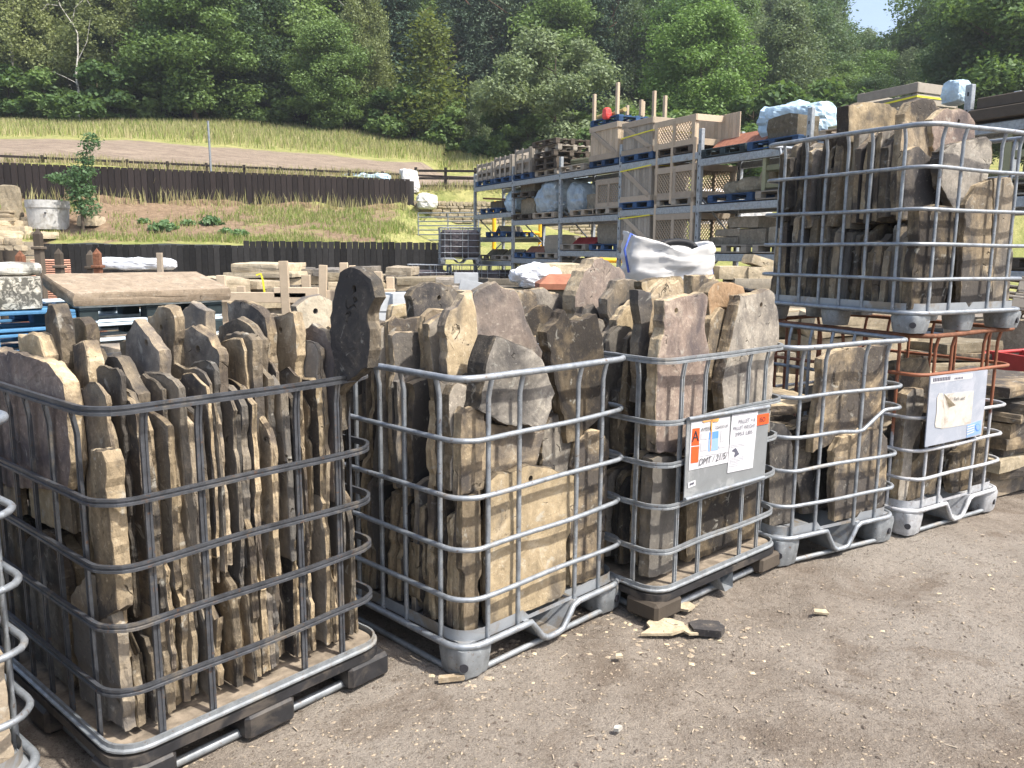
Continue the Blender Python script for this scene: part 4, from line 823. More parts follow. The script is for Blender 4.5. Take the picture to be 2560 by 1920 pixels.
def make_cage(k, style, mats, pallet_style, label, plate=None):
    cx, cy, hd, W, L, z0, rails, rim = CG[k]; e = empty('wire_cage', (cx, cy, z0), R(hd)); tag(e, label, 'wire cage', 'wire cages in the row')
    rm, pm, tm = (M[m] for m in mats); r_ = random.Random(ord(k))
    for i, z in enumerate(rails):
        mb = MB(); zf = None; ph = r_.random() * 6
        def zf(x, y, z=z, ph=ph, i=i):
            w_ = .002 * math.sin(x * 5 + ph) + .002 * math.sin(y * 4 + ph)
            if k == 'D' and i == 2 and y < .25: w_ += .085 * max(0.0, min(1.0, (x - .58) / .16)) - .018 * math.exp(-((x - .55) / .12) ** 2)
            return z + w_
        def dent(p):
            x, y, zz = p; q = .006 * math.sin(x * 9 + ph * 2) * (1 if y < .02 else 0); return (x, y + q, zz)
        P = [dent(p) for p in rr_path(W, L, .105, z, 6, zf, True)]
        if style == 'channel': mb.sweep(P, CH if i else [(a * 1.15, b * 1.15) for a, b in CH], True, False, 0, False)
        else: mb.tube(P, .0135 if i == 0 else .0108, 8, True)
        mb.build('rail', rm, e)
    fx = [.14, .31, .655, .815]; sy = [.16, .37, .53, .69, .85, 1.03]
    if k == 'D': fx = [.10, .275, .58, .745]; sy = [.16, .37, .53, .69, .85, .99]
    spots = [(x, 0, 0, 1) for x in fx] + [(x, L, 0, -1) for x in fx] + [(0, y, 1, 0) for y in sy] + [(W, y, -1, 0) for y in sy]
    for (x, y, nx_, ny_) in spots:
        ins = .021 if style != 'channel' else .016; zt = rails[0] - .008; zs = [rim - .01]; 
        for rz_ in rails[:0:-1]: zs += [rz_ - .035, rz_, rz_ + .035]
        zs += [zt - .07, zt - .03, zt]; pts = []; sc = []
        jx = r_.uniform(-.006, .006)
        for z in sorted(zs):
            d = ins if z < zt - .05 else (ins * .6 if z < zt - .01 else .004); pts.append((x + nx_ * d + abs(ny_) * jx, y + ny_ * d + abs(nx_) * jx, z))
            fl = any(abs(z - q) < .001 for q in rails[1:]); sc.append((1.25, .62) if fl else (1, 1))
        mb = MB()
        up = (0, 1, 0) if ny_ else (1, 0, 0)
        if style == 'channel': mb.sweep(pts, [(-.0105, -.005), (-.003, -.005), (-.003, -.002), (.003, -.002), (.003, -.005), (.0105, -.005), (.0105, .005), (-.0105, .005)], False, True, 0, False, up)
        else: mb.tube(pts, .0098, 8, False, scales=sc, up=up)
        mb.build('post', pm, e)
    # pallet base
    c1, c2, c3, c4 = W * .37, W * .45, W * .56, W * .64
    if pallet_style == 'steel':
        def rimz(x, y):
            if k != 'F' and (y < .03 or y > L - .03):
                if c1 < x < c2: return lerp(rim, .03, (x - c1) / (c2 - c1))
                if c2 <= x <= c3: return .03
                if c3 < x < c4: return lerp(.03, rim, (x - c3) / (c4 - c3))
            return rim
        P = rr_path(W, L, .105, rim, 6, rimz, True); mb = MB(); mb.tube(P, .0135, 8, True); mb.build('rim', rm, e)
        mb = MB(); prof = [(c1 - .03, rim + .002), (c1, rim + .0), (c2, .025), (c3, .025), (c4, rim), (c4 + .03, rim + .002)]
        vs_ = [(x, y, z + dz) for y in (.004, L - .004) for dz in (0, .006) for x, z in prof]; n6 = len(prof); fs_ = []
        for i in range(n6 - 1): fs_ += [(i, i + 1, 2 * n6 + i + 1, 2 * n6 + i), (n6 + i, 3 * n6 + i, 3 * n6 + i + 1, n6 + i + 1), (i, n6 + i, n6 + i + 1, i + 1), (2 * n6 + i, 2 * n6 + i + 1, 3 * n6 + i + 1, 3 * n6 + i)]
        mb.add(vs_, fs_)
        if k != 'F': mb.build('centre_channel', tm, e)
        else: c1 = c4 = W / 2
        inn = rr_path(W, L, .105, 0, 6, None, True); mb = MB(); q = []
        ix = lambda v_, S: lerp(.024, S - .024, v_ / S)
        for z in (rim + .004, rim + .052): q += [(ix(x, W), ix(y, L), z - (.03 if (z > rim + .01 and (y < .03 or y > L - .03) and c1 - .03 < x < c4 + .03) else 0)) for x, y, _ in inn]
        n_ = len(inn); mb.add(q, [(i, (i + 1) % n_, n_ + (i + 1) % n_, n_ + i) for i in range(n_)], 0, True); mb.build('tray_skirt', tm, e)
        for a0, a1 in ((.03, c1), (c4, W - .03)): mb = MB(); mb.box(((a0 + a1) / 2, L / 2, rim + .004), (a1 - a0, L - .06, .006)); mb.build('tray_floor', tm, e)
        feet = [(0, 0), (W, 0), (0, L), (W, L)] + ([(W / 2, 0), (0, L / 2), (W, L / 2), (W / 2, L)] if k == 'F' else [])
        for (x, y) in feet:
            mid = not (x in (0, W) and y in (0, L)); N = 28; mb = MB(); rad = .082 if not mid else .07
            ox_, oy_ = (.085 if x == 0 else (-.085 if x == W else 0)), (.085 if y == 0 else (-.085 if y == L else 0)); q = []
            for z, s_ in ((rim - .012, 1.0), (rim - .03, 1.04), (.02, .93), (.0, .86)):
                for i in range(N):
                    a_ = 6.28319 * i / N; ca_, sa_ = math.cos(a_), math.sin(a_); sq = 1 / max(abs(ca_), abs(sa_)) ** .62; rb = 1 + .035 * math.cos(8 * a_)
                    q.append((x + ox_ + rad * s_ * sq * rb * ca_, y + oy_ + rad * s_ * sq * rb * sa_, z))
            mb.add(q, [(j * N + i, (j + 1) * N + i, (j + 1) * N + (i + 1) % N, j * N + (i + 1) % N) for j in range(3) for i in range(N)], 0, True); mb.add(q[3 * N:], [tuple(range(N))[::-1]]); mb.add(q[:N], [tuple(range(N))])
            ft = mb.build('foot', M['steel_dull'] if k != 'E' else M['steel_white'], e); recalc(ft.data)
            if not mid and y == 0:
                dx_ = -1 if x == 0 else 1; cen = Vector((x + ox_, y + oy_, rim * .42)); n3_ = Vector((dx_, -1, 0)).normalized() if x == 0 else Vector((.3, -1, 0)).normalized(); rr_ = .097 if x == 0 else .085
                mb = MB(); mb.tube([cen + n3_ * (rr_ - .03), cen + n3_ * (rr_ + .004)], .017, 14, up=(0, 0, 1)); mb.build('foot_hole_dark_disc', M['ink'], ft);  # black disc on the foot, painting the shade inside a hole
        if z0 == 0:
            mb = MB(); mb.tube(rr_path(W - .06, L - .06, .07, .013, 4), .0125, 7, True); bt = mb.build('base_tube', M['steel_dull'], e); bt.location = (.03, .03, 0)
    else:
        P = rr_path(W + .01, L + .01, .10, rim, 6, None, True); mb = MB(); mb.sweep(P, [(-.006, -.014), (.010, -.014), (.010, -.008), (.002, -.004), (.002, .010), (-.006, .010)], True, False, 0, False); mb.build('rim', rm if k != 'A' else M['steel_dull'], e)
        mb = MB(); P = rr_path(W - .012, L - .012, .095, 0); mb.prism([(x + .006, y + .006) for x, y, _ in P], rim - .03, rim - .006); mb.build('deck', M['deck_dust'], e)
        mb = MB(); P = rr_path(W + .02, L + .02, .09, 0); mb.prism([(x - .01, y - .01) for x, y, _ in P], rim - .055, rim - .026); mb.build('pallet_edge', M['black_plastic'], e)
        for x in (.075, W / 2, W - .075):
            for y in (.075, L / 2, L - .075):
                if k == 'C' and x == W / 2 and y == .075: continue
                mb = MB(); mb.box((0, 0, (rim - .055) / 2 + .002), (.19, .18, rim - .058), bev=.014); link('pallet_block', mb.mesh('pallet_block', M['black_plastic' if k == 'A' else 'timber_dark']), e, (x, y, 0))
        if k == 'C':
            mb = MB(); q = [(.40, 0, rim - .01), (.46, -.01, .09), (.485, -.03, .02), (.55, -.03, .025), (.575, -.01, .09), (.65, 0, rim - .01)]
            mb.add([(x, y + dy, z) for dy in (0, .16) for x, y, z in q], [(i, i + 1, 7 + i, 6 + i) for i in range(5)]); mb.build('bent_foot', M['steel_dull'], e)
        mb = MB(); mb.tube([(.1, .045, .016), (W - .1, .045, .016)], .016, 8); mb.build('base_tube', M['steel_dull'], e)
        mb = MB(); mb.tube([(.045, .1, .016), (.045, L - .1, .016)], .016, 8); mb.build('base_tube', M['steel_dull'], e)
    return e
cage = {}
cage['A'] = make_cage('A', 'channel', ('steel_black', 'steel_black', 'black_plastic'), 'plastic', 'large black-railed wire cage tightly packed with upright stone slabs, left foreground')
cage['B'] = make_cage('B', 'tube', ('steel', 'steel', 'tray'), 'steel', 'galvanised round-tube wire cage with the big yellow slab, second in the row')
cage['C'] = make_cage('C', 'channel', ('steel_dull', 'steel_dull', 'tray'), 'plastic', 'grey wire cage carrying the grey plate with orange label')
cage['D'] = make_cage('D', 'tube', ('steel', 'steel', 'tray'), 'steel', 'half-empty galvanised wire cage with a bent middle rail')
cage['E'] = make_cage('E', 'tube', ('rust_tube', 'rust_tube', 'steel_white'), 'steel', 'rust-topped wire cage at the right end of the row')
for ch in cage['E'].children:
    if ch.name.startswith('rail') and abs(sum(v.co.z for v in ch.data.vertices) / len(ch.data.vertices) - 1.164) > .05: ch.data.materials[0] = M['steel_white']
    if ch.name.startswith('rail') and abs(sum(v.co.z for v in ch.data.vertices) / len(ch.data.vertices) - 1.164) < .05: ch.data.materials[0] = M['rust']
    if ch.name.startswith('rail') and abs(sum(v.co.z for v in ch.data.vertices) / len(ch.data.vertices) - .938) < .05: ch.data.materials[0] = M['rust_tube']
cage['F'] = make_cage('F', 'tube', ('steel', 'steel', 'tray'), 'steel', 'tall full wire cage stacked on top of the rust-topped one')
cage['G'] = make_cage('G', 'tube', ('steel', 'steel', 'tray'), 'steel', 'wire cage cut off by the left edge of the picture')

# plates and their stickers
def quad_part(name, k, cr, pts, off, mat, parent, th=.0012):
    ox_, oy_, s_ = cr; P = [cage_hit(k, ox_ + x / s_, oy_ + y / s_, off) for x, y in pts]; n = len(P); mb = MB()
    vs_ = [(x, off, z) for x, z in P] + [(x, off + th, z) for x, z in P]; mb.add(vs_, [tuple(range(n))[::-1], tuple(range(n, 2 * n))] + [(i, (i + 1) % n, n + (i + 1) % n, n + i) for i in range(n)])
    me = recalc(mb.mesh(name, M[mat])); return link(name, me, parent)
def text_part(k, cr, body, p0, p1, hpx, off, mat, parent, name='lettering', rot=0.0, shear=0.0):
    ox_, oy_, s_ = cr; A_ = cage_hit(k, ox_ + p0[0] / s_, oy_ + p0[1] / s_, off); B_ = cage_hit(k, ox_ + p1[0] / s_, oy_ + p1[1] / s_, off); Ht = cage_hit(k, ox_ + p0[0] / s_, oy_ + (p0[1] - hpx) / s_, off)
    cu = bpy.data.curves.new(name, 'FONT'); cu.body = body; cu.shear = shear; to = bpy.data.objects.new('tmp', cu); col.objects.link(to)
    dg = bpy.context.evaluated_depsgraph_get(); me = bpy.data.meshes.new_from_object(to.evaluated_get(dg)); bpy.data.objects.remove(to)
    co = np.empty(len(me.vertices) * 3, np.float32); me.vertices.foreach_get('co', co); co = co.reshape(-1, 3); x0, x1 = co[:, 0].min(), co[:, 0].max(); y0, y1 = co[:, 1].min(), co[:, 1].max()
    ax = Vector((B_[0] - A_[0], B_[1] - A_[1])); hh = Ht[1] - A_[1]; out = []
    for v in co:
        u_ = (v[0] - x0) / (x1 - x0); w_ = (v[1] - y0) / (y1 - y0)
        out += [A_[0] + ax.x * u_, off, A_[1] + ax.y * u_ + hh * w_]
    me.vertices.foreach_set('co', out); me.materials.clear(); me.materials.append(M[mat]); me.update(); me.name = name
    return link(name, me, parent)
cr = (1700, 1010, 6.635); eC = cage['C']
pl_ = quad_part('label_plate', 'C', cr, [(120, 230), (1490, 10), (1400, 1240), (65, 1625)], -.022, 'plate_grey', eC, .005)
for y0, y1, x0, x1 in ((250, 45, 150, 1480), (1590, 1215, 90, 1395)):
    a_ = cage_hit('C', cr[0] + x0 / cr[2], cr[1] + y0 / cr[2], -.03); b_ = cage_hit('C', cr[0] + x1 / cr[2], cr[1] + y1 / cr[2], -.03); mb = MB(); mb.tube([(a_[0], -.028, a_[1]), (b_[0], -.028, b_[1])], .009, 8); mb.build('plate_fold', M['steel'], pl_)
def stk(nm, pts, mat, lv=0, K='C', C_=None, par=None): return quad_part(nm, K, C_ or cr, pts, -.0245 - .0016 * lv, mat, par or pl_)
stk('sticker', [(190, 310), (830, 205), (795, 970), (145, 1105)], 'paper'); stk('orange_panel', [(210, 410), (330, 395), (318, 680), (190, 692)], 'orange_label', 1); stk('orange_panel', [(190, 715), (318, 700), (303, 965), (180, 985)], 'orange_label', 1)
stk('blue_panel', [(490, 470), (642, 445), (638, 560), (480, 590)], 'blue_label', 1); stk('blue_panel', [(480, 591), (638, 561), (630, 760), (465, 785)], 'blue_label_pale', 1)
for q in ([(350, 490), (465, 475), (460, 580), (345, 595)], [(335, 650), (452, 632), (447, 770), (335, 785)], [(680, 440), (765, 425), (755, 610), (668, 635)], [(335, 860), (790, 790), (790, 800), (335, 870)], [(640, 700), (770, 678), (768, 715), (640, 735)]): stk('print_block', q, 'label_grey', 1)
stk('rust_stain', [(515, 260), (540, 255), (535, 450), (522, 700), (508, 780), (500, 780), (512, 500)], 'rust_stain', 2); stk('rust_stain', [(370, 285), (470, 270), (650, 235), (640, 290), (560, 300), (500, 285), (400, 310)], 'rust_stain', 2)
stk('paper_sheet', [(865, 180), (1295, 120), (1205, 1060), (785, 1145)], 'paper', .5); stk('orange_tag', [(1280, 185), (1480, 150), (1470, 320), (1275, 360)], 'orange_label', 1); stk('barcode_sticker', [(130, 1310), (258, 1262), (258, 1350), (135, 1400)], 'paper')
for i in range(6): stk('barcode_bar', [(165 + i * 13, 1320 - i * 5), (165 + i * 13 + (9, 5, 7)[i % 3], 1318 - i * 5), (163 + i * 13 + (9, 5, 7)[i % 3], 1352 - i * 5), (163 + i * 13, 1356 - i * 5)], 'ink_grey', 1)
for y in (690, 715, 905, 930, 955, 980, 1010, 1040): stk('print_line', [(850 - (y - 690) * .09, y - 5), (850 - (y - 690) * .09 + (240 if y < 960 else 150), y - 45 if y < 960 else y - 32), (850 - (y - 690) * .09 + (240 if y < 960 else 150), y - 36 if y < 960 else y - 23), (850 - (y - 690) * .09, y + 4)], 'label_grey', 1.5)
stk('scribble', [(905, 740), (930, 730), (985, 830), (915, 880), (900, 870), (920, 800), (860, 780)], 'ink_grey', 1.5)
T_ = lambda b, p0, p1, h, m='ink', lv=2.5, **kw: text_part('C', cr, b, p0, p1, h, -.0245 - .0016 * lv, m, pl_, **kw)
T_('A', (200, 630), (315, 610), 180); T_('AMBER', (350, 458), (522, 430), 62); T_('226030139', (585, 418), (795, 385), 48); T_('DMT / 21/5/', (315, 1025), (790, 900), 110, 'ink', shear=.2)
T_('PALLET = 6', (975, 330), (1250, 285), 68, 'ink_grey'); T_('PALLET WEIGHT', (885, 440), (1250, 385), 62, 'ink_grey'); T_('2953 LBS.', (915, 540), (1215, 485), 60, 'ink_grey'); T_('ISO', (1325, 300), (1415, 287), 78)
T_('F(YZ)TOTO', (1145, 1250), (1365, 1185), 30, 'label_grey') if False else None
cr2 = (2300, 900, 7.211); eE = cage['E']; pe = quad_part('label_plate', 'E', cr2, [(190, 300), (1222, 175), (1170, 800), (1100, 1350), (90, 1570), (140, 960)], -.024, 'plate_lilac', eE, .006)
S2 = lambda nm, pts, mat, lv=0: stk(nm, pts, mat, lv, 'E', cr2, pe)
S2('paper_strip', [(205, 330), (950, 240), (940, 330), (195, 430)], 'paper', .5)
for i in range(11): S2('barcode_bar', [(245 + i * 29, 330 - i * 3.4), (262 + i * 29, 328 - i * 3.4), (258 + i * 29, 390 - i * 3.4), (240 + i * 29, 393 - i * 3.4)], 'ink_grey', 1.5)
for i in range(6): S2('barcode_bar', [(630 + i * 27, 318 - i * 3.2), (643 + i * 27, 316 - i * 3.2), (640 + i * 27, 352 - i * 3.2), (627 + i * 27, 354 - i * 3.2)], 'ink_grey', 1.5)
S2('paper_sticker', [(440, 615), (970, 555), (915, 1150), (380, 1245)], 'paper_warm', .5); S2('torn_paper', [(310, 680), (350, 600), (415, 600), (430, 760), (450, 960), (520, 1000), (500, 1200), (380, 1230), (280, 1215), (270, 1150), (300, 950)], 'paper_warm', 1.5)
S2('pale_patch', [(850, 1170), (1110, 1080), (1095, 1320), (840, 1400)], 'blue_label_pale', .5)
for i in range(4): S2('pale_line', [(855 - i * 3, 1200 + i * 45), (985 - i * 3, 1160 + i * 42), (985 - i * 3, 1175 + i * 42), (855 - i * 3, 1216 + i * 45)], 'paper', 1.5)
S2('logo_ring', [(1040 + 48 * math.cos(i * .5236), 1215 + 70 * math.sin(i * .5236)) for i in range(12)], 'blue_label', 1.2); S2('logo_ring', [(1044 + 36 * math.cos(i * .5236), 1213 + 52 * math.sin(i * .5236)) for i in range(12)], 'blue_label_pale', 2.2)
text_part('E', cr2, 'Refr xed', (615, 735), (810, 712), 62, -.03, 'ink', pe)
A_ = cage_hit('E', 2300 + 430 / 7.211, 900 + 605 / 7.211, -.028); B_ = cage_hit('E', 2300 + 630 / 7.211, 900 + 815 / 7.211, -.045); C_ = cage_hit('E', 2300 + 515 / 7.211, 900 + 860 / 7.211, -.028)
mb = MB(); mb.add([(A_[0], -.028, A_[1]), (B_[0], -.05, B_[1]), (C_[0], -.029, C_[1])], [(0, 2, 1)]); mb.build('peeled_flap', M['stone_sand'], pe)
TRACED = [
('B', 'y', 0.055, 0.04, 'yellow', 'large yellow stone slab low in the front of {}', [(0.19, 0.75), (0.23, 0.77), (0.3, 0.76), (0.34, 0.76), (0.4, 0.77), (0.44, 0.76), (0.51, 0.74), (0.65, 0.69), (0.69, 0.67), (0.69, 0.57), (0.66, 0.38), (0.64, 0.19), (0.61, 0.1), (0.48, 0.12), (0.33, 0.14), (0.19, 0.17), (0.17, 0.33), (0.18, 0.56)]),
('B', 'y', 0.06, 0.1, 'greyrough', 'rough grey boulder-like slab across the front rail of {}', [(0.22, 1.3), (0.26, 1.29), (0.34, 1.26), (0.44, 1.23), (0.48, 1.19), (0.52, 1.12), (0.56, 1.04), (0.54, 0.98), (0.5, 0.9), (0.38, 0.92), (0.26, 0.96), (0.13, 1.03), (0.15, 1.12), (0.17, 1.2), (0.2, 1.26)]),
('B', 'y', 0.1, 0.05, 'tandark', 'twin-peaked tan and grey slab at the right front of {}', [(0.54, 1.29), (0.59, 1.34), (0.65, 1.38), (0.69, 1.33), (0.73, 1.32), (0.86, 1.35), (0.91, 1.27), (0.92, 1.15), (1.01, 0.96), (1.01, 0.91), (0.84, 0.85), (0.74, 0.8), (0.69, 0.8), (0.64, 0.95), (0.58, 1.14), (0.55, 1.23)]),
('B', 'y', 0.3, 0.05, 'purple', 'tall purple-brown slab with pale spots, centre of {}', [(0.33, 1.44), (0.38, 1.47), (0.45, 1.49), (0.54, 1.47), (0.58, 1.44), (0.61, 1.39), (0.64, 1.32), (0.71, 1.21), (0.78, 1.11), (0.77, 0.95), (0.33, 1.01), (0.33, 1.19), (0.31, 1.36)]),
('B', 'y', 0.24, 0.045, 'yellow', 'tall yellow slab left of the purple-brown slab in {}', [(0.12, 1.33), (0.15, 1.39), (0.2, 1.44), (0.27, 1.46), (0.29, 1.37), (0.3, 1.08), (0.27, 0.88), (0.17, 0.89), (0.14, 1.1)]),
('B', 'y', 0.36, 0.04, 'grey', 'narrow grey slab left of the tall yellow slab in {}', [(0.14, 1.33), (0.18, 1.35), (0.24, 1.37), (0.24, 1.19), (0.26, 0.89), (0.22, 0.77), (0.17, 1.08)]),
('B', 'y', 0.45, 0.04, 'tan', 'rounded tan slab tip behind the narrow grey slab in {}', [(0.19, 1.3), (0.2, 1.35), (0.24, 1.38), (0.33, 1.37), (0.29, 1.33), (0.26, 1.06), (0.22, 1.06)]),
('B', 'y', 0.8, 0.05, 'dark', 'dark round-topped slab with flaking tan patches at the back of {}', [(0.4, 1.41), (0.43, 1.46), (0.49, 1.47), (0.59, 1.47), (0.67, 1.44), (0.71, 1.39), (0.64, 1.34), (0.6, 0.97), (0.48, 0.99), (0.42, 1.26)]),
('B', 'y', 0.95, 0.05, 'yellow', 'yellow slab with a hole at the back left corner of {}', [(0.37, 1.08), (0.41, 1.31), (0.42, 1.36), (0.52, 1.36), (0.53, 1.3), (0.49, 1.21), (0.46, 0.97), (0.38, 0.98)]),
('B', 'y', 0.7, 0.05, 'tan', 'tan leaning slab below the dark round-topped slab in {}', [(0.18, 1.15), (0.25, 1.14), (0.29, 1.2), (0.33, 1.25), (0.35, 1.25), (0.35, 0.82), (0.19, 0.84)]),
('B', 'y', 0.12, 0.04, 'tan', 'tan slab behind the big yellow slab in {}', [(0.17, 0.95), (0.2, 0.97), (0.32, 0.95), (0.44, 0.9), (0.57, 0.87), (0.52, 0.73), (0.41, 0.63), (0.24, 0.64), (0.15, 0.66)]),
('B', 'y', 0.13, 0.04, 'grey', 'small grey slab under the twin-peaked slab in {}', [(0.56, 0.85), (0.61, 0.92), (0.68, 0.94), (0.77, 0.86), (0.79, 0.81), (0.75, 0.66), (0.54, 0.63)]),
('B', 'y', 0.09, 0.04, 'tandark', 'narrow tan slab at the lower right corner of {}', [(0.75, 0.81), (0.82, 0.84), (0.91, 0.83), (0.97, 0.77), (0.97, 0.62), (0.95, 0.32), (0.95, 0.04), (0.71, 0.08), (0.7, 0.54)]),
('B', 'y', 1.02, 0.05, 'pale', 'pale cream slab with a hole beside the tall leaning slab', [(-0.05, 1.37), (0.01, 1.41), (0.07, 1.42), (0.13, 1.39), (0.14, 1.32), (0.12, 1.1), (-0.04, 1.12)]),
('C', 'y', 0.07, 0.06, 'purple', 'tall brown slab with a round hole at the front of {}', [(0.07, 1.41), (0.15, 1.42), (0.22, 1.43), (0.25, 1.43), (0.31, 1.43), (0.35, 1.44), (0.38, 1.42), (0.38, 1.29), (0.39, 1.23), (0.41, 1.18), (0.42, 1.11), (0.4, 1.02), (0.4, 0.86), (0.23, 0.72), (0.05, 0.75), (0.03, 0.93), (0.03, 1.15), (0.05, 1.27), (0.07, 1.35)]),
('C', 'y', 0.06, 0.06, 'grey', 'wide grey slab with a hole at the right front of {}', [(0.62, 1.42), (0.71, 1.42), (0.88, 1.44), (0.92, 1.42), (0.97, 1.33), (0.99, 1.26), (0.99, 1.16), (0.97, 1.11), (0.97, 0.91), (0.96, 0.71), (0.56, 0.77), (0.51, 1.01), (0.55, 1.15), (0.59, 1.28), (0.61, 1.37)]),
('C', 'y', 0.24, 0.05, 'tan', 'round-topped tan slab behind the brown holed slab in {}', [(0.19, 1.42), (0.24, 1.46), (0.3, 1.49), (0.39, 1.49), (0.43, 1.45), (0.42, 1.41), (0.34, 1.36), (0.28, 1.29), (0.28, 1.01), (0.21, 1.02), (0.18, 1.29)]),
('C', 'y', 0.2, 0.05, 'dark', 'dark edge-on slab at the left front of {}', [(0.05, 1.45), (0.09, 1.46), (0.14, 1.44), (0.15, 1.38), (0.13, 1.27), (0.15, 1.21), (0.19, 1.09), (0.17, 0.94), (0.07, 0.95), (0.06, 1.22), (0.08, 1.3), (0.05, 1.39)]),
('C', 'y', 0.13, 0.05, 'tandark', 'slim leaning slab between the two front slabs of {}', [(0.5, 1.31), (0.57, 1.36), (0.64, 1.33), (0.64, 1.23), (0.61, 0.95), (0.52, 0.96), (0.49, 1.19)]),
('C', 'y', 0.16, 0.05, 'orange', 'orange-brown slab behind the wide grey slab in {}', [(0.5, 1.43), (0.55, 1.47), (0.61, 1.48), (0.72, 1.47), (0.81, 1.45), (0.83, 1.4), (0.8, 1.21), (0.55, 1.23)]),
('C', 'y', 0.34, 0.05, 'tandark', 'square-topped slab at the back right of {}', [(0.63, 1.5), (0.82, 1.5), (0.87, 1.48), (0.86, 1.45), (0.81, 1.3), (0.64, 1.31)]),
('C', 'y', 0.62, 0.06, 'tandark', 'blocky pale and black slab left of centre in {}', [(0.4, 1.47), (0.46, 1.48), (0.56, 1.47), (0.59, 1.35), (0.58, 1.24), (0.32, 1.26), (0.33, 1.38), (0.38, 1.43)]),
('C', 'y', 0.45, 0.05, 'yellow', 'yellow slanting slab at the left side of {}', [(0.21, 1.32), (0.3, 1.37), (0.36, 1.39), (0.38, 1.27), (0.41, 0.8), (0.27, 0.82), (0.21, 1.14)]),
('C', 'y', 0.92, 0.09, 'purple', 'big reddish-brown pointed rock standing at the back of {}', [(0.48, 1.51), (0.51, 1.53), (0.56, 1.57), (0.62, 1.58), (0.69, 1.56), (0.77, 1.53), (0.82, 1.49), (0.82, 1.44), (0.8, 1.32), (0.64, 1.22), (0.44, 1.23), (0.41, 1.38), (0.44, 1.46)]),
('C', 'y', 0.5, 0.05, 'yellow', 'yellow slab at the back below the white bag', [(0.44, 1.47), (0.52, 1.48), (0.68, 1.49), (0.76, 1.49), (0.79, 1.46), (0.77, 1.34), (0.45, 1.35)]),
('C', 'y', 0.08, 0.06, 'grey', 'grey slab low in the front left of {}', [(0.03, 0.72), (0.07, 0.73), (0.21, 0.71), (0.23, 0.59), (0.22, 0.33), (0.18, 0.3), (0.1, 0.32), (-0.02, 0.38), (-0.02, 0.51), (-0.0, 0.64)]),
('C', 'y', 0.09, 0.05, 'tandark', 'broad slab below the label plate of {}', [(0.32, 0.5), (0.41, 0.5), (0.76, 0.46), (1.0, 0.46), (1.01, 0.27), (0.94, 0.14), (0.53, 0.16), (0.34, 0.2)]),
('C', 'y', 1.05, 0.05, 'tan', 'tan slab with a small hole behind the twin-peaked slab', [(0.1, 1.37), (0.13, 1.41), (0.21, 1.41), (0.25, 1.39), (0.29, 1.28), (0.44, 1.26), (0.42, 1.04), (0.12, 1.06)]),
('C', 'y', 1.08, 0.05, 'grey', 'grey humped slab behind the tan slab with a small hole', [(0.24, 1.41), (0.34, 1.42), (0.4, 1.4), (0.48, 1.37), (0.52, 1.31), (0.52, 1.11), (0.25, 1.13)]),
('B', 'y', 0.62, 0.05, 'tandark', 'tan slab with a dark hole between purple-brown and twin-peaked slabs', [(1.01, 1.29), (1.09, 1.33), (1.14, 1.33), (1.22, 1.31), (1.2, 1.24), (1.14, 0.94), (1.05, 0.95)]),
('B', 'y', 0.5, 0.05, 'greyrough', 'pale grey slab with a notched top behind the twin-peaked slab', [(1.18, 1.31), (1.25, 1.35), (1.33, 1.35), (1.41, 1.32), (1.42, 1.26), (1.39, 0.92), (1.2, 0.94)]),
('B', 'y', 0.36, 0.05, 'grey', 'smooth grey slab at the right end of {}', [(1.23, 1.3), (1.3, 1.31), (1.36, 1.3), (1.38, 1.22), (1.36, 1.02), (1.32, 0.87), (1.25, 0.88)]),
('D', 'y', 0.12, 0.05, 'tandark', 'tall broad slab standing in {}', [(0.43, 1.06), (0.53, 1.09), (0.61, 1.11), (0.81, 1.11), (1.03, 1.11), (1.05, 1.0), (1.01, 0.75), (1.03, 0.57), (0.83, 0.53), (0.66, 0.57), (0.5, 0.56), (0.41, 0.55), (0.41, 0.7), (0.43, 0.9)]),
('D', 'y', 0.06, 0.05, 'tandark', 'lower slab at the right front of {}', [(0.51, 0.58), (0.56, 0.63), (0.66, 0.64), (0.74, 0.66), (0.85, 0.65), (0.94, 0.59), (0.96, 0.36), (0.97, 0.14), (0.55, 0.14), (0.52, 0.35)]),
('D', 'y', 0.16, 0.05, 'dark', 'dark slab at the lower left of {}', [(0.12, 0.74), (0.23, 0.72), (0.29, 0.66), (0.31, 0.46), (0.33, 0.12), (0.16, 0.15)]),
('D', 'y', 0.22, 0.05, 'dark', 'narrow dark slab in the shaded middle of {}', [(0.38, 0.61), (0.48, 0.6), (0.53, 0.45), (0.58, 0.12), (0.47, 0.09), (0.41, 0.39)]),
('E', 'y', 0.1, 0.06, 'grey', 'leaning grey slab at the left of {}', [(0.01, 0.82), (0.1, 0.85), (0.2, 0.84), (0.22, 0.77), (0.21, 0.62), (0.14, 0.47), (0.15, 0.32), (0.12, 0.14), (-0.0, 0.16), (-0.01, 0.57)]),
('E', 'y', 0.07, 0.05, 'tandark', 'cracked tan slab at the lower right of {}', [(0.54, 0.4), (0.77, 0.46), (0.95, 0.47), (0.94, 0.11), (0.7, 0.11), (0.56, 0.12), (0.51, 0.27)]),
('E', 'y', 0.13, 0.05, 'tan', 'tan slab showing right of the plate on {}', [(0.91, 0.64), (1.06, 0.65), (1.1, 0.34), (0.96, 0.36)]),
('E', 'y', 0.12, 0.05, 'tandark', 'slab below the plate of {}', [(0.27, 0.45), (0.48, 0.44), (0.48, 0.27), (0.46, 0.1), (0.17, 0.14), (0.18, 0.39)]),
('E', 'y', 0.35, 0.05, 'tandark', 'slab behind the leaning grey slab in {}', [(0.3, 0.96), (0.49, 0.97), (0.64, 0.96), (0.7, 0.87), (0.7, 0.6), (0.33, 0.64)]),
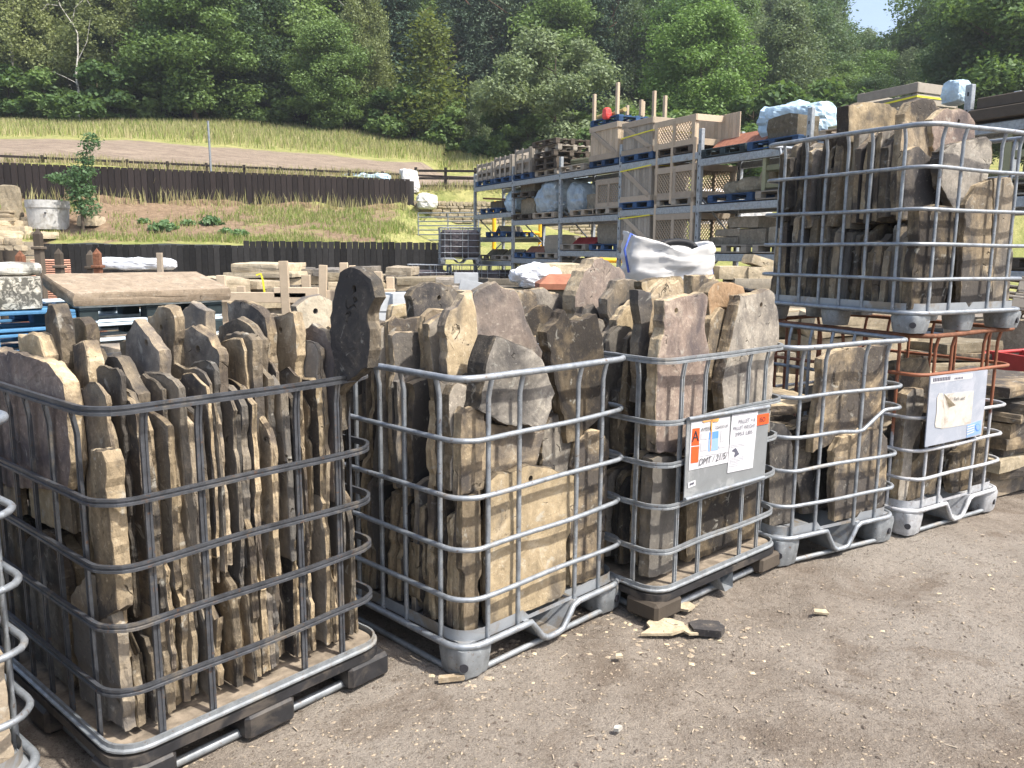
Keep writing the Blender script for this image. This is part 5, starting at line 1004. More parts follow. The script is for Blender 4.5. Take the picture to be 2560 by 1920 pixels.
('F', 'y', 0.6, 0.09, 'yellow', 'blocky yellow slab standing tall above the rail of {}', [(0.07, 2.47), (0.16, 2.5), (0.3, 2.51), (0.47, 2.51), (0.53, 2.48), (0.55, 2.44), (0.51, 2.2), (0.51, 2.1), (0.38, 1.93), (0.14, 1.92), (0.11, 2.16), (0.08, 2.35)]),
('F', 'y', 0.42, 0.06, 'tandark', 'tan slab with a corner crack, next to the blocky yellow slab', [(0.33, 2.42), (0.38, 2.49), (0.48, 2.52), (0.58, 2.52), (0.64, 2.48), (0.64, 2.37), (0.61, 2.15), (0.52, 1.89), (0.39, 1.96), (0.33, 2.31)]),
('F', 'y', 0.25, 0.05, 'purple', 'round-topped brown slab with a hole above the rail of {}', [(0.35, 2.37), (0.46, 2.44), (0.58, 2.45), (0.68, 2.43), (0.74, 2.38), (0.78, 2.14), (0.61, 2.08), (0.38, 2.12)]),
('F', 'y', 0.1, 0.06, 'greyrough', 'dark grey rough slab at the upper right of {}', [(0.23, 2.18), (0.34, 2.22), (0.5, 2.25), (0.63, 2.28), (0.69, 2.25), (0.71, 2.14), (0.67, 2.04), (0.46, 1.87), (0.39, 1.87), (0.27, 1.99)]),
('F', 'y', 1.0, 0.06, 'dark', 'dark slab at the far left top of {}', [(-0.01, 2.2), (0.05, 2.21), (0.16, 2.22), (0.16, 2.08), (0.13, 1.91), (0.0, 1.88)]),
('F', 'y', 0.06, 0.04, 'tandark', 'straight-edged brown slab at the right front of {}', [(0.44, 1.89), (0.52, 2.0), (0.66, 2.04), (0.78, 1.34), (0.48, 1.34), (0.45, 1.69)]),
('F', 'y', 0.08, 0.04, 'tan', 'tan slab at the far right of {}', [(0.7, 2.05), (0.86, 2.06), (0.94, 1.96), (1.03, 1.34), (0.81, 1.34)]),
('F', 'y', 0.05, 0.07, 'tandark', 'rough flaking slab low at the front corner of {}', [(0.03, 1.85), (0.16, 1.88), (0.32, 1.87), (0.35, 1.69), (0.34, 1.48), (0.31, 1.32), (0.03, 1.33), (0.02, 1.52), (0.05, 1.69)]),
('A', 'x', 0.855, 0.05, 'dark', 'tallest dark slab with a tan tip at the right end of {}', [(0.02, 1.54), (-0.03, 1.56), (-0.09, 1.55), (-0.14, 1.52), (-0.16, 1.46), (-0.14, 1.4), (-0.13, 1.28), (-0.11, 1.22), (-0.06, 1.1), (-0.03, 0.97), (0.02, 1.03), (0.06, 1.23), (0.1, 1.33), (0.05, 1.48)]),
('A', 'x', 0.56, 0.04, 'tan', 'tan round-shouldered slab with a hole near the middle of {}', [(0.31, 1.19), (0.29, 1.32), (0.22, 1.34), (0.16, 1.35), (0.11, 1.32), (0.12, 1.12), (0.31, 1.09)]),
('A', 'x', 0.63, 0.035, 'tan', 'humped tan slab behind the round-shouldered slab in {}', [(0.44, 1.34), (0.32, 1.38), (0.23, 1.36), (0.17, 1.31), (0.19, 1.1), (0.47, 1.06)]),
('A', 'x', 0.7, 0.04, 'grey', 'broad grey-brown slab with a hole, towards the back of {}', [(0.5, 1.43), (0.39, 1.43), (0.28, 1.41), (0.25, 1.38), (0.24, 1.32), (0.23, 1.08), (0.53, 1.05)]),
('A', 'x', 0.78, 0.04, 'tan', 'square-topped tan slab right of the broad grey-brown slab', [(0.37, 1.38), (0.28, 1.39), (0.19, 1.4), (0.18, 1.34), (0.19, 1.08), (0.38, 1.05)]),
('A', 'x', 0.86, 0.035, 'purple', 'brown slab left of the tallest dark slab', [(0.28, 1.31), (0.2, 1.35), (0.12, 1.33), (0.07, 1.28), (0.09, 1.11), (0.3, 1.08)]),
('A', 'x', 0.46, 0.04, 'grey', 'grey rounded slab with a hole in the middle row of {}', [(0.4, 1.33), (0.31, 1.36), (0.21, 1.33), (0.15, 1.3), (0.17, 1.12), (0.35, 1.1)]),
('A', 'x', 0.62, 0.04, 'tan', 'ridged tan slab in the back row of {}', [(0.73, 1.37), (0.61, 1.42), (0.51, 1.39), (0.51, 1.33), (0.54, 1.12), (0.75, 1.1)]),
('A', 'x', 0.42, 0.04, 'tan', 'smooth pale slab with a hole in the back row of {}', [(0.54, 1.38), (0.46, 1.42), (0.37, 1.42), (0.35, 1.39), (0.41, 1.22), (0.58, 1.21)]),
('A', 'x', 0.3, 0.04, 'grey', 'grey slab with a sloping shoulder left of the smooth pale slab', [(0.46, 1.33), (0.38, 1.39), (0.33, 1.36), (0.22, 1.3), (0.24, 1.16), (0.48, 1.13)]),
('A', 'x', 0.1, 0.05, 'tandark', 'tall narrow spike of stone near the left of {}', [(0.59, 1.41), (0.54, 1.44), (0.5, 1.44), (0.47, 1.4), (0.46, 1.23), (0.5, 1.13), (0.62, 1.12)]),
('A', 'x', 0.2, 0.04, 'yellow', 'jagged yellow slab behind the narrow spike of stone', [(0.73, 1.37), (0.64, 1.38), (0.55, 1.39), (0.5, 1.37), (0.5, 1.31), (0.53, 1.17), (0.76, 1.15)]),
('A', 'x', 0.06, 0.05, 'yellow', 'stubby yellow slab at the far left back of {}', [(0.7, 1.33), (0.61, 1.35), (0.52, 1.34), (0.48, 1.28), (0.51, 1.19), (0.73, 1.17)]),
('A', 'x', 0.035, 0.045, 'purple', 'long purple-edged slab along the upper left side of {}', [(1.46, 1.23), (0.79, 1.28), (0.58, 1.28), (0.38, 1.27), (0.28, 1.22), (0.26, 1.14), (0.26, 0.98), (0.31, 0.88), (1.62, 0.73)]),
('A', 'x', 0.13, 0.045, 'tandark', 'slim dark slab beside the long purple-edged slab', [(0.45, 1.31), (0.41, 1.32), (0.36, 1.33), (0.33, 1.27), (0.33, 1.13), (0.33, 1.03), (0.46, 1.01)]),
('A', 'x', 0.22, 0.035, 'grey', 'grey slab with a hole behind the front edge slabs of {}', [(0.5, 1.21), (0.41, 1.27), (0.33, 1.28), (0.28, 1.23), (0.23, 1.19), (0.19, 1.18), (0.21, 1.04), (0.5, 0.99)]),
('A', 'x', 0.04, 0.05, 'tandark', 'long slab at the near corner of {}, moss at its foot', [(0.14, 1.04), (0.06, 1.05), (0.01, 1.02), (-0.01, 0.92), (-0.03, 0.77), (-0.07, 0.58), (0.17, 0.5), (0.17, 0.8)]),
]
# ------------------------------------------------------------------ stone slabs in the cages
def slab_mesh(outline, th, seed, mface, medge, sgn=1, hole=None):
    r = random.Random(seed); P = [Vector(p) for p in outline]
    ar = sum(P[i].x * P[(i + 1) % len(P)].y - P[(i + 1) % len(P)].x * P[i].y for i in range(len(P)))
    if ar < 0: P = P[::-1]
    Q = []
    for i in range(len(P)):
        a_, b_ = P[i], P[(i + 1) % len(P)]; n = max(1, int((b_ - a_).length / .024))
        for j in range(n): Q.append(a_.lerp(b_, j / n))
    n = len(Q); cen = sum(Q, Vector((0, 0))) / n; out = []
    for i, p in enumerate(Q):
        t_ = (Q[(i + 1) % n] - Q[i - 1]); nr = Vector((t_.y, -t_.x)).normalized() if t_.length else Vector((1, 0))
        ch = noise.cell(Vector((p.x * 15, p.y * 15, seed))); ch = .016 * max(0, ch - .55) / .45 + .008 * max(0, noise.cell(Vector((p.x * 37, p.y * 37, seed + 3))) - .5)
        out.append((p + nr * (.0035 * noise.noise(Vector((p.x * 45, p.y * 45, seed * 1.7))) + .003 * noise.noise(Vector((p.x * 11, p.y * 11, seed))) - ch), nr))
    V = []; F = []; MI = []; so_ = seed * .73
    def dsp(p, o_): return .0045 * noise.noise(Vector((p.x * 5, p.y * 5, so_ + o_))) + .002 * noise.noise(Vector((p.x * 18, p.y * 18, so_ + o_ + 5))) + .004 * math.floor(2.5 * noise.noise(Vector((p.x * 4, p.y * 4, so_ + o_ + 2))) + .5) / 2
    rings = []
    def ring(f): rings.append([len(V) + i for i in range(n)]); V.extend([f(i) for i in range(n)])
    sk = [0.35, .60, .82, .94, .99]
    face_k = min(1.0, th / .03)
    def face(s, w0, o_, dr):
        def g(i):
            p = cen + (out[i][0] - cen) * s; return (p.x, p.y, w0 + dsp(p, o_) * dr * face_k + (0 if s < .95 else .003 * dr * (.5 + noise.noise(Vector((p.x * 30, p.y * 30, so_))))))
        return g
    for s in sk: ring(face(s, 0, 0, 1))
    for fr in (.10, .38, .62, .90):
        def g(i, fr=fr):
            p, nr = out[i]; cc = noise.cell(Vector((p.x * 19, p.y * 19, so_ + fr * 31))); k_ = .003 * noise.noise(Vector((p.x * 60, p.y * 60, so_ + fr * 14))) - .009 * max(0, cc - .55) + .002 * math.sin(seed * 3.3 + fr * 41)
            q = p + nr * k_; return (q.x, q.y, th * fr + .004 * noise.noise(Vector((p.x * 14, p.y * 14, so_))))
        ring(g)
    for s in sk[::-1]: ring(face(s, th, 9, 1))
    for a_ in range(len(rings) - 1):
        ed = 4 <= a_ <= 8
        for i in range(n):
            j = (i + 1) % n; F.append((rings[a_][i], rings[a_ + 1][i], rings[a_ + 1][j], rings[a_][j])); MI.append(1 if ed else 0)
    V.append((cen.x, cen.y, dsp(cen, 0))); c0 = len(V) - 1; V.append((cen.x, cen.y, th + dsp(cen, 9))); c1 = len(V) - 1
    for i in range(n):
        j = (i + 1) % n; F.append((c0, rings[0][i], rings[0][j])); MI.append(0); F.append((c1, rings[-1][j], rings[-1][i])); MI.append(0)
    me = bpy.data.meshes.new('stone_slab'); me.from_pydata([(x, w_ * sgn, z) for x, z, w_ in V], [], F); me.materials.append(M[mface]); me.materials.append(M[medge])
    me.polygons.foreach_set('material_index', MI); recalc(me)
    if hole:
        mb = MB(); mb.tube([(hole[0], -.05, hole[1]), (hole[0], th + .05, hole[1])] if sgn > 0 else [(hole[0], .05, hole[1]), (hole[0], -th - .05, hole[1])], hole[2], 9, up=(0, 0, 1)); co = mb.build('cut', M[medge]); recalc(co.data)
        ob = link('tmp_slab', me); md = ob.modifiers.new('b', 'BOOLEAN'); md.operation = 'DIFFERENCE'; md.object = co; md.solver = 'EXACT'
        dg = bpy.context.evaluated_depsgraph_get(); m2 = bpy.data.meshes.new_from_object(ob.evaluated_get(dg)); bpy.data.objects.remove(ob); bpy.data.objects.remove(co)
        if len(m2.polygons) > 100: me = m2; me.name = 'stone_slab'
    return me
BULK = []
def put_slab(k, axis, off, th, mat, label, outline, seed, edge='edge', lean=0.0, hole=None, group=None, bulk=False):
    a_ = [p[0] for p in outline]; ca_ = (min(a_) + max(a_)) / 2; b0 = min(p[1] for p in outline)
    O2 = [(p[0] - ca_, p[1] - b0) for p in outline]; z0 = CG[k][5]; zz = b0
    if hole is not None: hole = (hole[0] - ca_, hole[1] - b0, hole[2])
    if axis == 'y': me = slab_mesh(O2, th, seed, 'stone_' + mat, 'stone_' + edge, 1, hole); loc = CM(k) @ Vector((ca_, off, zz)); rz = R(CG[k][2])
    else: me = slab_mesh(O2, th, seed, 'stone_' + mat, 'stone_' + edge, -1, hole); loc = CM(k) @ Vector((off, ca_, zz)); rz = R(CG[k][2]) + math.pi / 2
    if bulk: BULK.append((me, Matrix.Translation(loc) @ Matrix.Rotation(rz, 4, 'Z') @ Matrix.Rotation(lean, 4, 'X'))); return None
    o = link('stone_slab', me, None, loc, (lean, 0, rz)); tag(o, label, 'stone slab', group or 'stone slabs in ' + PHRASE[k]); return o
HOLES = {'tall brown slab': .30, 'wide grey slab': .55, 'tan round-shouldered': .5, 'broad grey-brown': .55, 'smooth pale slab': .5, 'grey rounded slab': .5, 'pale cream': .5, 'round-topped brown': .6, 'dark round-topped': .55, 'yellow slab with a hole': .6, 'large yellow': .45, 'tallest dark': .5, 'grey slab with a sloping': .35, 'tan slab with a dark hole': .5, 'square-topped tan': .5, 'tan slab with a small': .5}
sd_i = 100
for (k, ax, off, th, mat, lab, pts) in TRACED:
    if lab.startswith(('tan slab with a dark hole', 'pale grey slab', 'smooth grey slab')): continue
    if lab.startswith('tallest'): off = .855
    W_, L_ = CG[k][3], CG[k][4]; z0 = CG[k][5]; q = []
    sh = .07 if k == 'D' else 0.0
    for a_, z in pts:
        z -= z0; a_ -= sh; lim = L_ if ax == 'x' else W_
        if z < CG[k][6][0] - .02: a_ = max(.035 if not lab.startswith('tallest') else .07, min(lim - .035, a_))
        q.append((a_, max(z, CG[k][7] + .012)))
    zm = min(p_[1] for p_ in q)
    if zm < .45 and ax == 'y': q = [(p_[0], min(p_[1], CG[k][7] + .015 + .2 * (p_[1] - zm)) if p_[1] < zm + .10 else p_[1]) for p_ in q]
    if zm > .72 and (off > .2 or ax == 'x') and not lab.startswith(('tallest', 'long', 'tall yellow')): q = [(p_[0], .70 if p_[1] < zm + .035 else p_[1]) for p_ in q]
    hole = None
    for h, f in HOLES.items():
        if lab.startswith(h):
            zt = max(p[1] for p in q); xs_ = [p[0] for p in q if p[1] > zt - .2]; hole = (min(xs_) + (max(xs_) - min(xs_)) * f, zt - (.075 if 'large' not in h else .06), .013)
    sd_i += 1; put_slab(k, ax, off, th, mat, lab.format(PHRASE[k]), q, sd_i, 'edge' if mat not in ('dark', 'greyrough') else 'edgedark', 0.0, hole)
# back stones of the orange-label cage
for k, off, mat, lab, q in (('C', 1.04, 'tandark', 'tan slab with a dark stain between purple-brown and twin-peaked slabs', [(.14, .8), (.16, 1.28), (.24, 1.33), (.33, 1.33), (.40, 1.28), (.40, .8)]), ('C', .72, 'greyrough', 'pale grey slab with a notched top behind the twin-peaked slab', [(.20, .8), (.20, 1.27), (.26, 1.34), (.34, 1.35), (.38, 1.31), (.42, 1.33), (.46, 1.24), (.45, .8)]), ('C', .56, 'grey', 'smooth grey slab between the twin-peaked slab and the yellow slanting slab', [(.10, .7), (.09, 1.22), (.14, 1.31), (.22, 1.31), (.26, 1.24), (.27, .7)])):
    sd_i += 1; put_slab(k, 'y', off, .05, mat, lab, q, sd_i)
def rnd_outline(r, a0, a1, z0, z1, dome=.5):
    h = z1 - z0; w_ = a1 - a0; j = lambda q: r.uniform(-q, q); t0, t1 = r.uniform(0, .10) * w_, r.uniform(0, .10) * w_
    sl = r.uniform(-.22, .22); style = r.choice(('dome', 'slant', 'peak', 'flat')); top = []
    for f in (0, .12, .35, .62, .88, 1):
        d = {'dome': .32 * (abs(f - .5) * 2) ** 2, 'slant': .06 * (f in (0, 1)), 'peak': .5 * abs(f - .45 - sl), 'flat': .10 * (f in (0, 1))}[style]
        top.append((a0 + t0 + (w_ - t0 - t1) * f + j(.006), z1 - d * w_ - sl * (f - .5) * w_ * .5 + j(.010)))
    right = [(a1 - t1 * q + j(.006), z0 + h * f) for f, q in ((.75, .9), (.4, .4))]; left = [(a0 + t0 * q + j(.006), z0 + h * f) for f, q in ((.4, .4), (.75, .9))]
    return [(a0 + abs(j(.02)), z0 + j(.008) + .008)] + left + top + right + [(a1 - abs(j(.03)), z0 + abs(j(.012)))]
EDG = ['edge', 'edge', 'edgedark']; R5 = random.Random(77)
def fill(k, axis, row, p0, p1, tmin, tmax, a_of, zlo, zhi, mats, lab, lean=.05, skip=None, edges=EDG, bulk=False):
    global sd_i; p = p0; i = 0
    while p < p1:
        th = R5.uniform(tmin, tmax)
        if not (skip and skip(p)):
            a0, a1 = a_of(); z0 = zlo(); z1 = zhi(p); sd_i += 1
            put_slab(k, axis, p, th, R5.choice(mats), lab % ORD[min(i, 58)], rnd_outline(R5, a0, a1, z0, z1), sd_i, R5.choice(edges), R5.uniform(-lean, lean), bulk=bulk); i += 1
        p += th * R5.uniform(.98, 1.08) + (.014 if R5.random() < .14 else .0015)
U = R5.uniform
TD = ['tandark', 'dark', 'grey', 'tandark', 'tan']
# black-railed cage: slabs on edge behind its right side, counted from the near corner
fill('A', 'x', 0, .09, .94, .009, .027, lambda: (.045 + abs(R5.gauss(0, .045)), .36 + U(-.05, .05)), lambda: .165, lambda p: .64 + U(-.20, .14), TD, '%s slab from the near corner, lower front row of the black-railed cage', .02)
fill('A', 'x', 0, .09, .90, .009, .027, lambda: (.045 + abs(R5.gauss(0, .05)), .34 + U(-.05, .05)), lambda: .56 + U(-.12, .10), lambda p: 1.17 + .10 * p + U(-.12, .09), ['tandark', 'tan', 'grey', 'tan', 'dark'], '%s slab from the near corner, upper front row of the black-railed cage', .02)
fill('A', 'x', 1, .08, .92, .018, .036, lambda: (.42 + U(-.03, .03), .72 + U(-.05, .05)), lambda: .7, lambda p: 1.10 + .15 * p + U(-.12, .09), ['tan', 'grey', 'tandark', 'purple'], '%s slab from the left, middle upper row of the black-railed cage', .05)
fill('A', 'x', 2, .10, .92, .022, .042, lambda: (.80 + U(-.03, .03), 1.12 + U(-.05, .02)), lambda: .7, lambda p: 1.12 + .13 * p + U(-.12, .09), ['tan', 'grey', 'yellow'], '%s slab from the left, back upper row of the black-railed cage', .05, bulk=True)
for i, (a0, a1, z0, z1) in enumerate(((.05, .40, .165, .63), (.42, .78, .165, .70), (.80, 1.14, .165, .66), (.80, 1.15, .68, 1.2))):
    sd_i += 1; put_slab('A', 'x', .045, .035, ['tandark', 'grey', 'tandark', 'tan'][i], ['broad slab at the foot of the near corner, left side of the black-railed cage', 'middle broad slab low on the left side of the black-railed cage', 'far broad slab low on the left side of the black-railed cage', 'far broad slab high on the left side of the black-railed cage'][i], rnd_outline(R5, a0, a1, z0, z1), sd_i)
for j, y_ in enumerate((.42, .80)): fill('A', 'x', 3 + j, .09, .30, .035, .05, lambda: (y_ + U(-.02, .02), y_ + .35), lambda: .165, lambda p: .72 + U(-.08, .08), TD, '%s slab from the left, ' + ['middle', 'back'][j] + ' lower row of the black-railed cage', .03, bulk=True)
# round-tubed cage: slabs parallel to its front, edges on its left side
fill('B', 'y', 0, .20, 1.12, .022, .042, lambda: (.05 + U(0, .06), .45 + U(-.06, .04)), lambda: .15, lambda p: .66 + U(-.10, .10), TD + ['dark'], '%s slab from the near corner, lower left row of the round-tubed cage', .06)
fill('B', 'y', 0, .42, 1.10, .022, .042, lambda: (.05 + U(0, .06), .36 + U(-.06, .05)), lambda: .66 + U(-.06, .06), lambda p: 1.23 + U(-.14, .12), TD, '%s slab from the near corner, upper left row of the round-tubed cage', .06)
fill('B', 'y', 1, .40, 1.08, .05, .075, lambda: (.50 + U(-.04, .04), .93 + U(-.06, .02)), lambda: .62, lambda p: 1.18 + U(-.08, .10), ['tan', 'tandark', 'grey', 'yellow'], '%s slab behind the front of the round-tubed cage, right-hand row', .05, bulk=True)
fill('B', 'y', 1, .13, .34, .05, .07, lambda: (.05 + U(-.01, .02), .95), lambda: .15, lambda p: .60 + U(-.06, .05), ['dark', 'tandark'], '%s slab behind the big yellow slab, low in the round-tubed cage', .02, bulk=True)
fill('B', 'y', 0, .07, .20, .025, .04, lambda: (.045 + U(0, .02), .17 + U(-.02, .03)), lambda: .15, lambda p: .72 + U(-.10, .12), ['tandark', 'tan', 'dark'], '%s narrow slab at the near corner, low in the round-tubed cage', .03)
fill('B', 'y', 0, .09, .24, .035, .05, lambda: (.045 + U(0, .02), .20 + U(-.02, .04)), lambda: .70, lambda p: 1.10 + U(-.08, .06), ['tandark', 'tan', 'grey'], '%s narrow slab high at the near corner of the round-tubed cage', .03)
# cage with the orange-label plate
fill('C', 'y', 0, .16, 1.12, .028, .05, lambda: (.05 + U(0, .05), .45 + U(-.06, .04)), lambda: .165, lambda p: .66 + U(-.10, .10), TD + ['dark'], '%s slab from the near corner, lower left row of the orange-label cage', .05)
fill('C', 'y', 0, .30, 1.10, .028, .05, lambda: (.05 + U(0, .05), .40 + U(-.06, .05)), lambda: .68, lambda p: 1.20 + U(-.12, .10), TD, '%s slab from the near corner, upper left row of the orange-label cage', .05)
fill('C', 'y', 1, .18, 1.08, .05, .075, lambda: (.50 + U(-.04, .04), .93 + U(-.06, .02)), lambda: .62, lambda p: 1.24 + U(-.08, .10), ['tan', 'tandark', 'grey', 'yellow'], '%s slab behind the front of the orange-label cage, right-hand row', .05, bulk=True)
fill('C', 'y', 1, .16, .3, .05, .06, lambda: (.48 + U(-.02, .02), .95), lambda: .165, lambda p: .74 + U(-.06, .05), ['dark', 'tandark'], '%s slab behind the plate, low in the orange-label cage', .02, bulk=True)
# half-empty cage and rust-topped cage
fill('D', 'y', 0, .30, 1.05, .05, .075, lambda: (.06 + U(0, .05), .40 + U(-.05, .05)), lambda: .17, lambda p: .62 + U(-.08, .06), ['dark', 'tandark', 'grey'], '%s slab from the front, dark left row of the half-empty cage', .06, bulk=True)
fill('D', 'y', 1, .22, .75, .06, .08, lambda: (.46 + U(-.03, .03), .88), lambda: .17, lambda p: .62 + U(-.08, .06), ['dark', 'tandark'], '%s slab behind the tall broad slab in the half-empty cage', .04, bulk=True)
sd_i += 1; o = put_slab('D', 'y', .55, .05, 'yellow', 'tan flagstone lying flat across the slabs in the half-empty cage', [(.05, 0), (.12, .42), (.45, .44), (.60, .22), (.55, 0), (.3, -.05)], sd_i); o.rotation_euler = (R(-86), 0, R(29)); o.location = CM('D') @ Vector((.30, .22, .80))
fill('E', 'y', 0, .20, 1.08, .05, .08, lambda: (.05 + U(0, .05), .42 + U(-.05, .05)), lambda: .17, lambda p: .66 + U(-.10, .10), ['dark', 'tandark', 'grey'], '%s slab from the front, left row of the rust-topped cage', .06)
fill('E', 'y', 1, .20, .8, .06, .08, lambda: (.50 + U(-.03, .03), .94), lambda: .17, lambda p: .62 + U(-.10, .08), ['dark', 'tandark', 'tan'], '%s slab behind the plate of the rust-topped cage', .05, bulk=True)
# stacked cage
fill('F', 'y', 0, .12, 1.12, .028, .05, lambda: (.05 + U(0, .05), .45 + U(-.06, .04)), lambda: .135, lambda p: .62 + U(-.08, .08), TD + ['dark'], '%s slab from the near corner, lower left row of the stacked cage', .05)
fill('F', 'y', 0, .20, 1.10, .03, .052, lambda: (.05 + U(0, .06), .45 + U(-.06, .05)), lambda: .60 + U(-.03, .04), lambda p: 1.06 + U(-.10, .12), TD + ['dark', 'dark'], '%s slab from the near corner, upper left row of the stacked cage', .06, skip=lambda p: .56 < p < .66)
fill('F', 'y', 1, .12, .8, .06, .08, lambda: (.50 + U(-.03, .03), .93), lambda: .135, lambda p: .64 + U(-.08, .08), ['dark', 'tandark', 'tan'], '%s slab behind the front, lower right row of the stacked cage', .04, bulk=True)
fill('F', 'y', 1, .30, .9, .06, .08, lambda: (.50 + U(-.03, .03), .93), lambda: .64, lambda p: 1.0 + U(-.1, .12), ['dark', 'tandark', 'tan'], '%s slab behind the front, upper right row of the stacked cage', .04, bulk=True)
# cage cut by the left edge
fill('G', 'y', 0, .06, .5, .04, .06, lambda: (.55, .95 + U(-.03, .0)), lambda: .165, lambda p: 1.05 + U(-.1, .1), ['tan', 'tandark'], '%s slab from the front in the cage cut by the left edge', .03)

mb = MB(); bm_mats = []
for me, mx in BULK:
    ids = []
    for m in me.materials:
        if m not in bm_mats: bm_mats.append(m)
        ids.append(bm_mats.index(m))
    n_ = len(mb.v); mb.v += [tuple(mx @ v.co) for v in me.vertices]
    for p_ in me.polygons: mb.f.append(tuple(i + n_ for i in p_.vertices)); mb.m.append(ids[p_.material_index]); mb.sm.append(False)
    bpy.data.meshes.remove(me)
tag(mb.build('packed_stone_slabs', bm_mats), 'stone slabs packed behind the front rows inside the cages', 'stone slabs', kind='stuff')
print('SLABS', sum(1 for o in bpy.data.objects if o.name.startswith('stone_slab')), len(BULK))
# ------------------------------------------------------------------ things standing about the yard
dA = Vector((math.cos(R(49)), math.sin(R(49)), 0)); dB = Vector((-dA.y, dA.x, 0))
# big slab on pallets
n0 = Vector((-3.35, 6.4, 0)); zt = 1.165
for i, (z, mk) in enumerate(((zt - .146, 'pallet_white_blue'), (zt - .146 - .15, 'pallet_dark'))):
    pallet(n0 + dA * .60 + dB * .5 + Vector((0, 0, z)), R(49), 'pallet_dark', ['pale blue topped pallet under the big stone slab', 'dark blue pallet below the pale topped one'][i], 'pallets at the left')
for pn in [o for o in bpy.data.objects if o.get('group') == 'pallets at the left']:
    for ch in pn.children:
        if ch.name.startswith(('top_board', 'bottom_board')): ch.material_slots[0].link = 'OBJECT'; ch.material_slots[0].material = M['pallet_white_blue']
pc = n0 + dA * .6 + dB * .25 + Vector((0, 0, zt + .06)); 
sl = rock('big_stone_slab', (1.34, .60, .105), pc, R(49), 'stone_slabtop', 'big flat sandstone slab tilted on the blue pallets', 'stone slab', None, .05, 5, 6, (R(13), 0, R(49)), .03)
for s in (0, 1): rock('stone_chock', (.14, .12, .16), n0 + dA * (.2 + .8 * s) + dB * .45 + Vector((0, 0, zt)), .6, 'stone_block', ['left', 'right'][s] + ' stone chock propping the big slab', 'stone', 'chocks under the slab', .08, 3 + s, 2)
q = n0 - dA * .66 + dB * .42
for i, z in enumerate((zt - .17, zt - .33)): pallet(q + Vector((0, 0, z)), R(49), 'pallet_bright_blue', ['bright blue pallet carrying the carved stones, left edge', 'lower bright blue pallet at the left edge'][i], 'pallets at the left')
rock('carved_stone', (.30, .40, .24), q + dA * .32 - dB * .20 + Vector((0, 0, zt - .02)), R(30), 'speckle', 'speckled block stone with a small hole on the bright blue pallet', 'stone block', None, .03, 12, 4, None, .05)
mb = MB(); hp = q + dA * .30 - dB * .38 + Vector((0, 0, zt + .1))
rock('carved_stone', (.26, .5, .26), q - dA * .02 - dB * .2 + Vector((0, 0, zt - .02)), R(40), 'stone_granite', 'pale moulded stone block at the left edge', 'stone block', None, .04, 15, 4, None, .08)
rock('carved_stone', (.34, .3, .10), q + dA * .36 - dB * .06 + Vector((0, 0, zt + .225)), R(25), 'stone_granite', 'ridged coping stone lying on the speckled block', 'stone block', None, .05, 18, 4, None, .25)
for i, (u, v) in enumerate(((-1.1, .4), (-.2, .35), (.35, .4), (1.0, .45))):
    rock('stone_trough', (.82, .8, .82), n0 + dA * u + dB * v, R(49), 'stone_granite', ['first', 'second', 'third', 'fourth'][i] + ' pale stone trough from the left under the pallets', 'stone trough', 'stone troughs under the pallets', .03, 30 + i, 4, None, .05)
rock('stone_trough', (1.0, .45, .36), n0 + dA * .55 - dB * .32 + Vector((0, 0, .5)), R(49), 'stone_tan', 'mossy stone lintel in front of the dark pallet', 'stone lintel', None, .06, 44, 4)
rock('stone_trough', (1.0, .45, .5), n0 + dA * .55 - dB * .32, R(49), 'stone_block', 'stone block carrying the mossy lintel', 'stone block', None, .05, 45, 3)
rock('stone_trough', (.9, .5, .84), n0 + dA * -.25 - dB * .45, R(49), 'stone_granite', 'pale trough end behind the left of the black-railed cage', 'stone trough', None, .04, 48, 4, None, .08)
# iron posts
def iron_post(px, ptop, pbot, Y, mk, label):
    p = at(px, pbot, Y); zt_ = at(px, ptop, Y).z; e = empty('iron_post', (p.x, Y, 0)); tag(e, label, 'iron post', 'iron posts at the left'); mb = MB(); mb.box((0, 0, (zt_ - .35) / 2), (.12, .12, zt_ - .35), bev=.01); mb.build('shaft', M[mk], e)
    mb = MB(); mb.box((0, 0, zt_ - .33), (.18, .18, .05), bev=.01); mb.build('collar', M[mk], e)
    mb = MB(); w_ = .055; mb.add([(-w_, -w_, zt_ - .3), (w_, -w_, zt_ - .3), (w_, w_, zt_ - .3), (-w_, w_, zt_ - .3), (-w_, -w_, zt_ - .1), (w_, -w_, zt_ - .1), (w_, w_, zt_ - .1), (-w_, w_, zt_ - .1), (0, 0, zt_)], [(0, 1, 5, 4), (1, 2, 6, 5), (2, 3, 7, 6), (3, 0, 4, 7), (4, 5, 8), (5, 6, 8), (6, 7, 8), (7, 4, 8), (3, 2, 1, 0)]); mb.build('point', M[mk], e)
iron_post(103, 570, 690, 14, 'timber_dark', 'tall black pointed post left of the big slab'); iron_post(151, 620, 690, 15, 'timber_dark', 'dark pointed post behind the left end of the big slab'); iron_post(229, 624, 680, 15.5, 'timber_dark', 'dark post with a small pointed end behind the slab'); iron_post(246, 620, 680, 15, 'rust', 'rusty pointed post left of the white bundle'); iron_post(55, 625, 690, 13.5, 'rust', 'rust-red post left of the tall black post')
p = at(131, 712, 16); e = empty('clay_tile_stack', (p.x, 16, 0)); tag(e, 'stack of pale terracotta tiles behind the black post', 'tile stack'); z = .2
while z < at(131, 650, 16).z: mb = MB(); mb.box((0, 0, 0), (.56, .4, .028), bev=.008); link('tile', mb.mesh('tile', M['terracotta_pale']), e, (0, 0, z)); z += .042
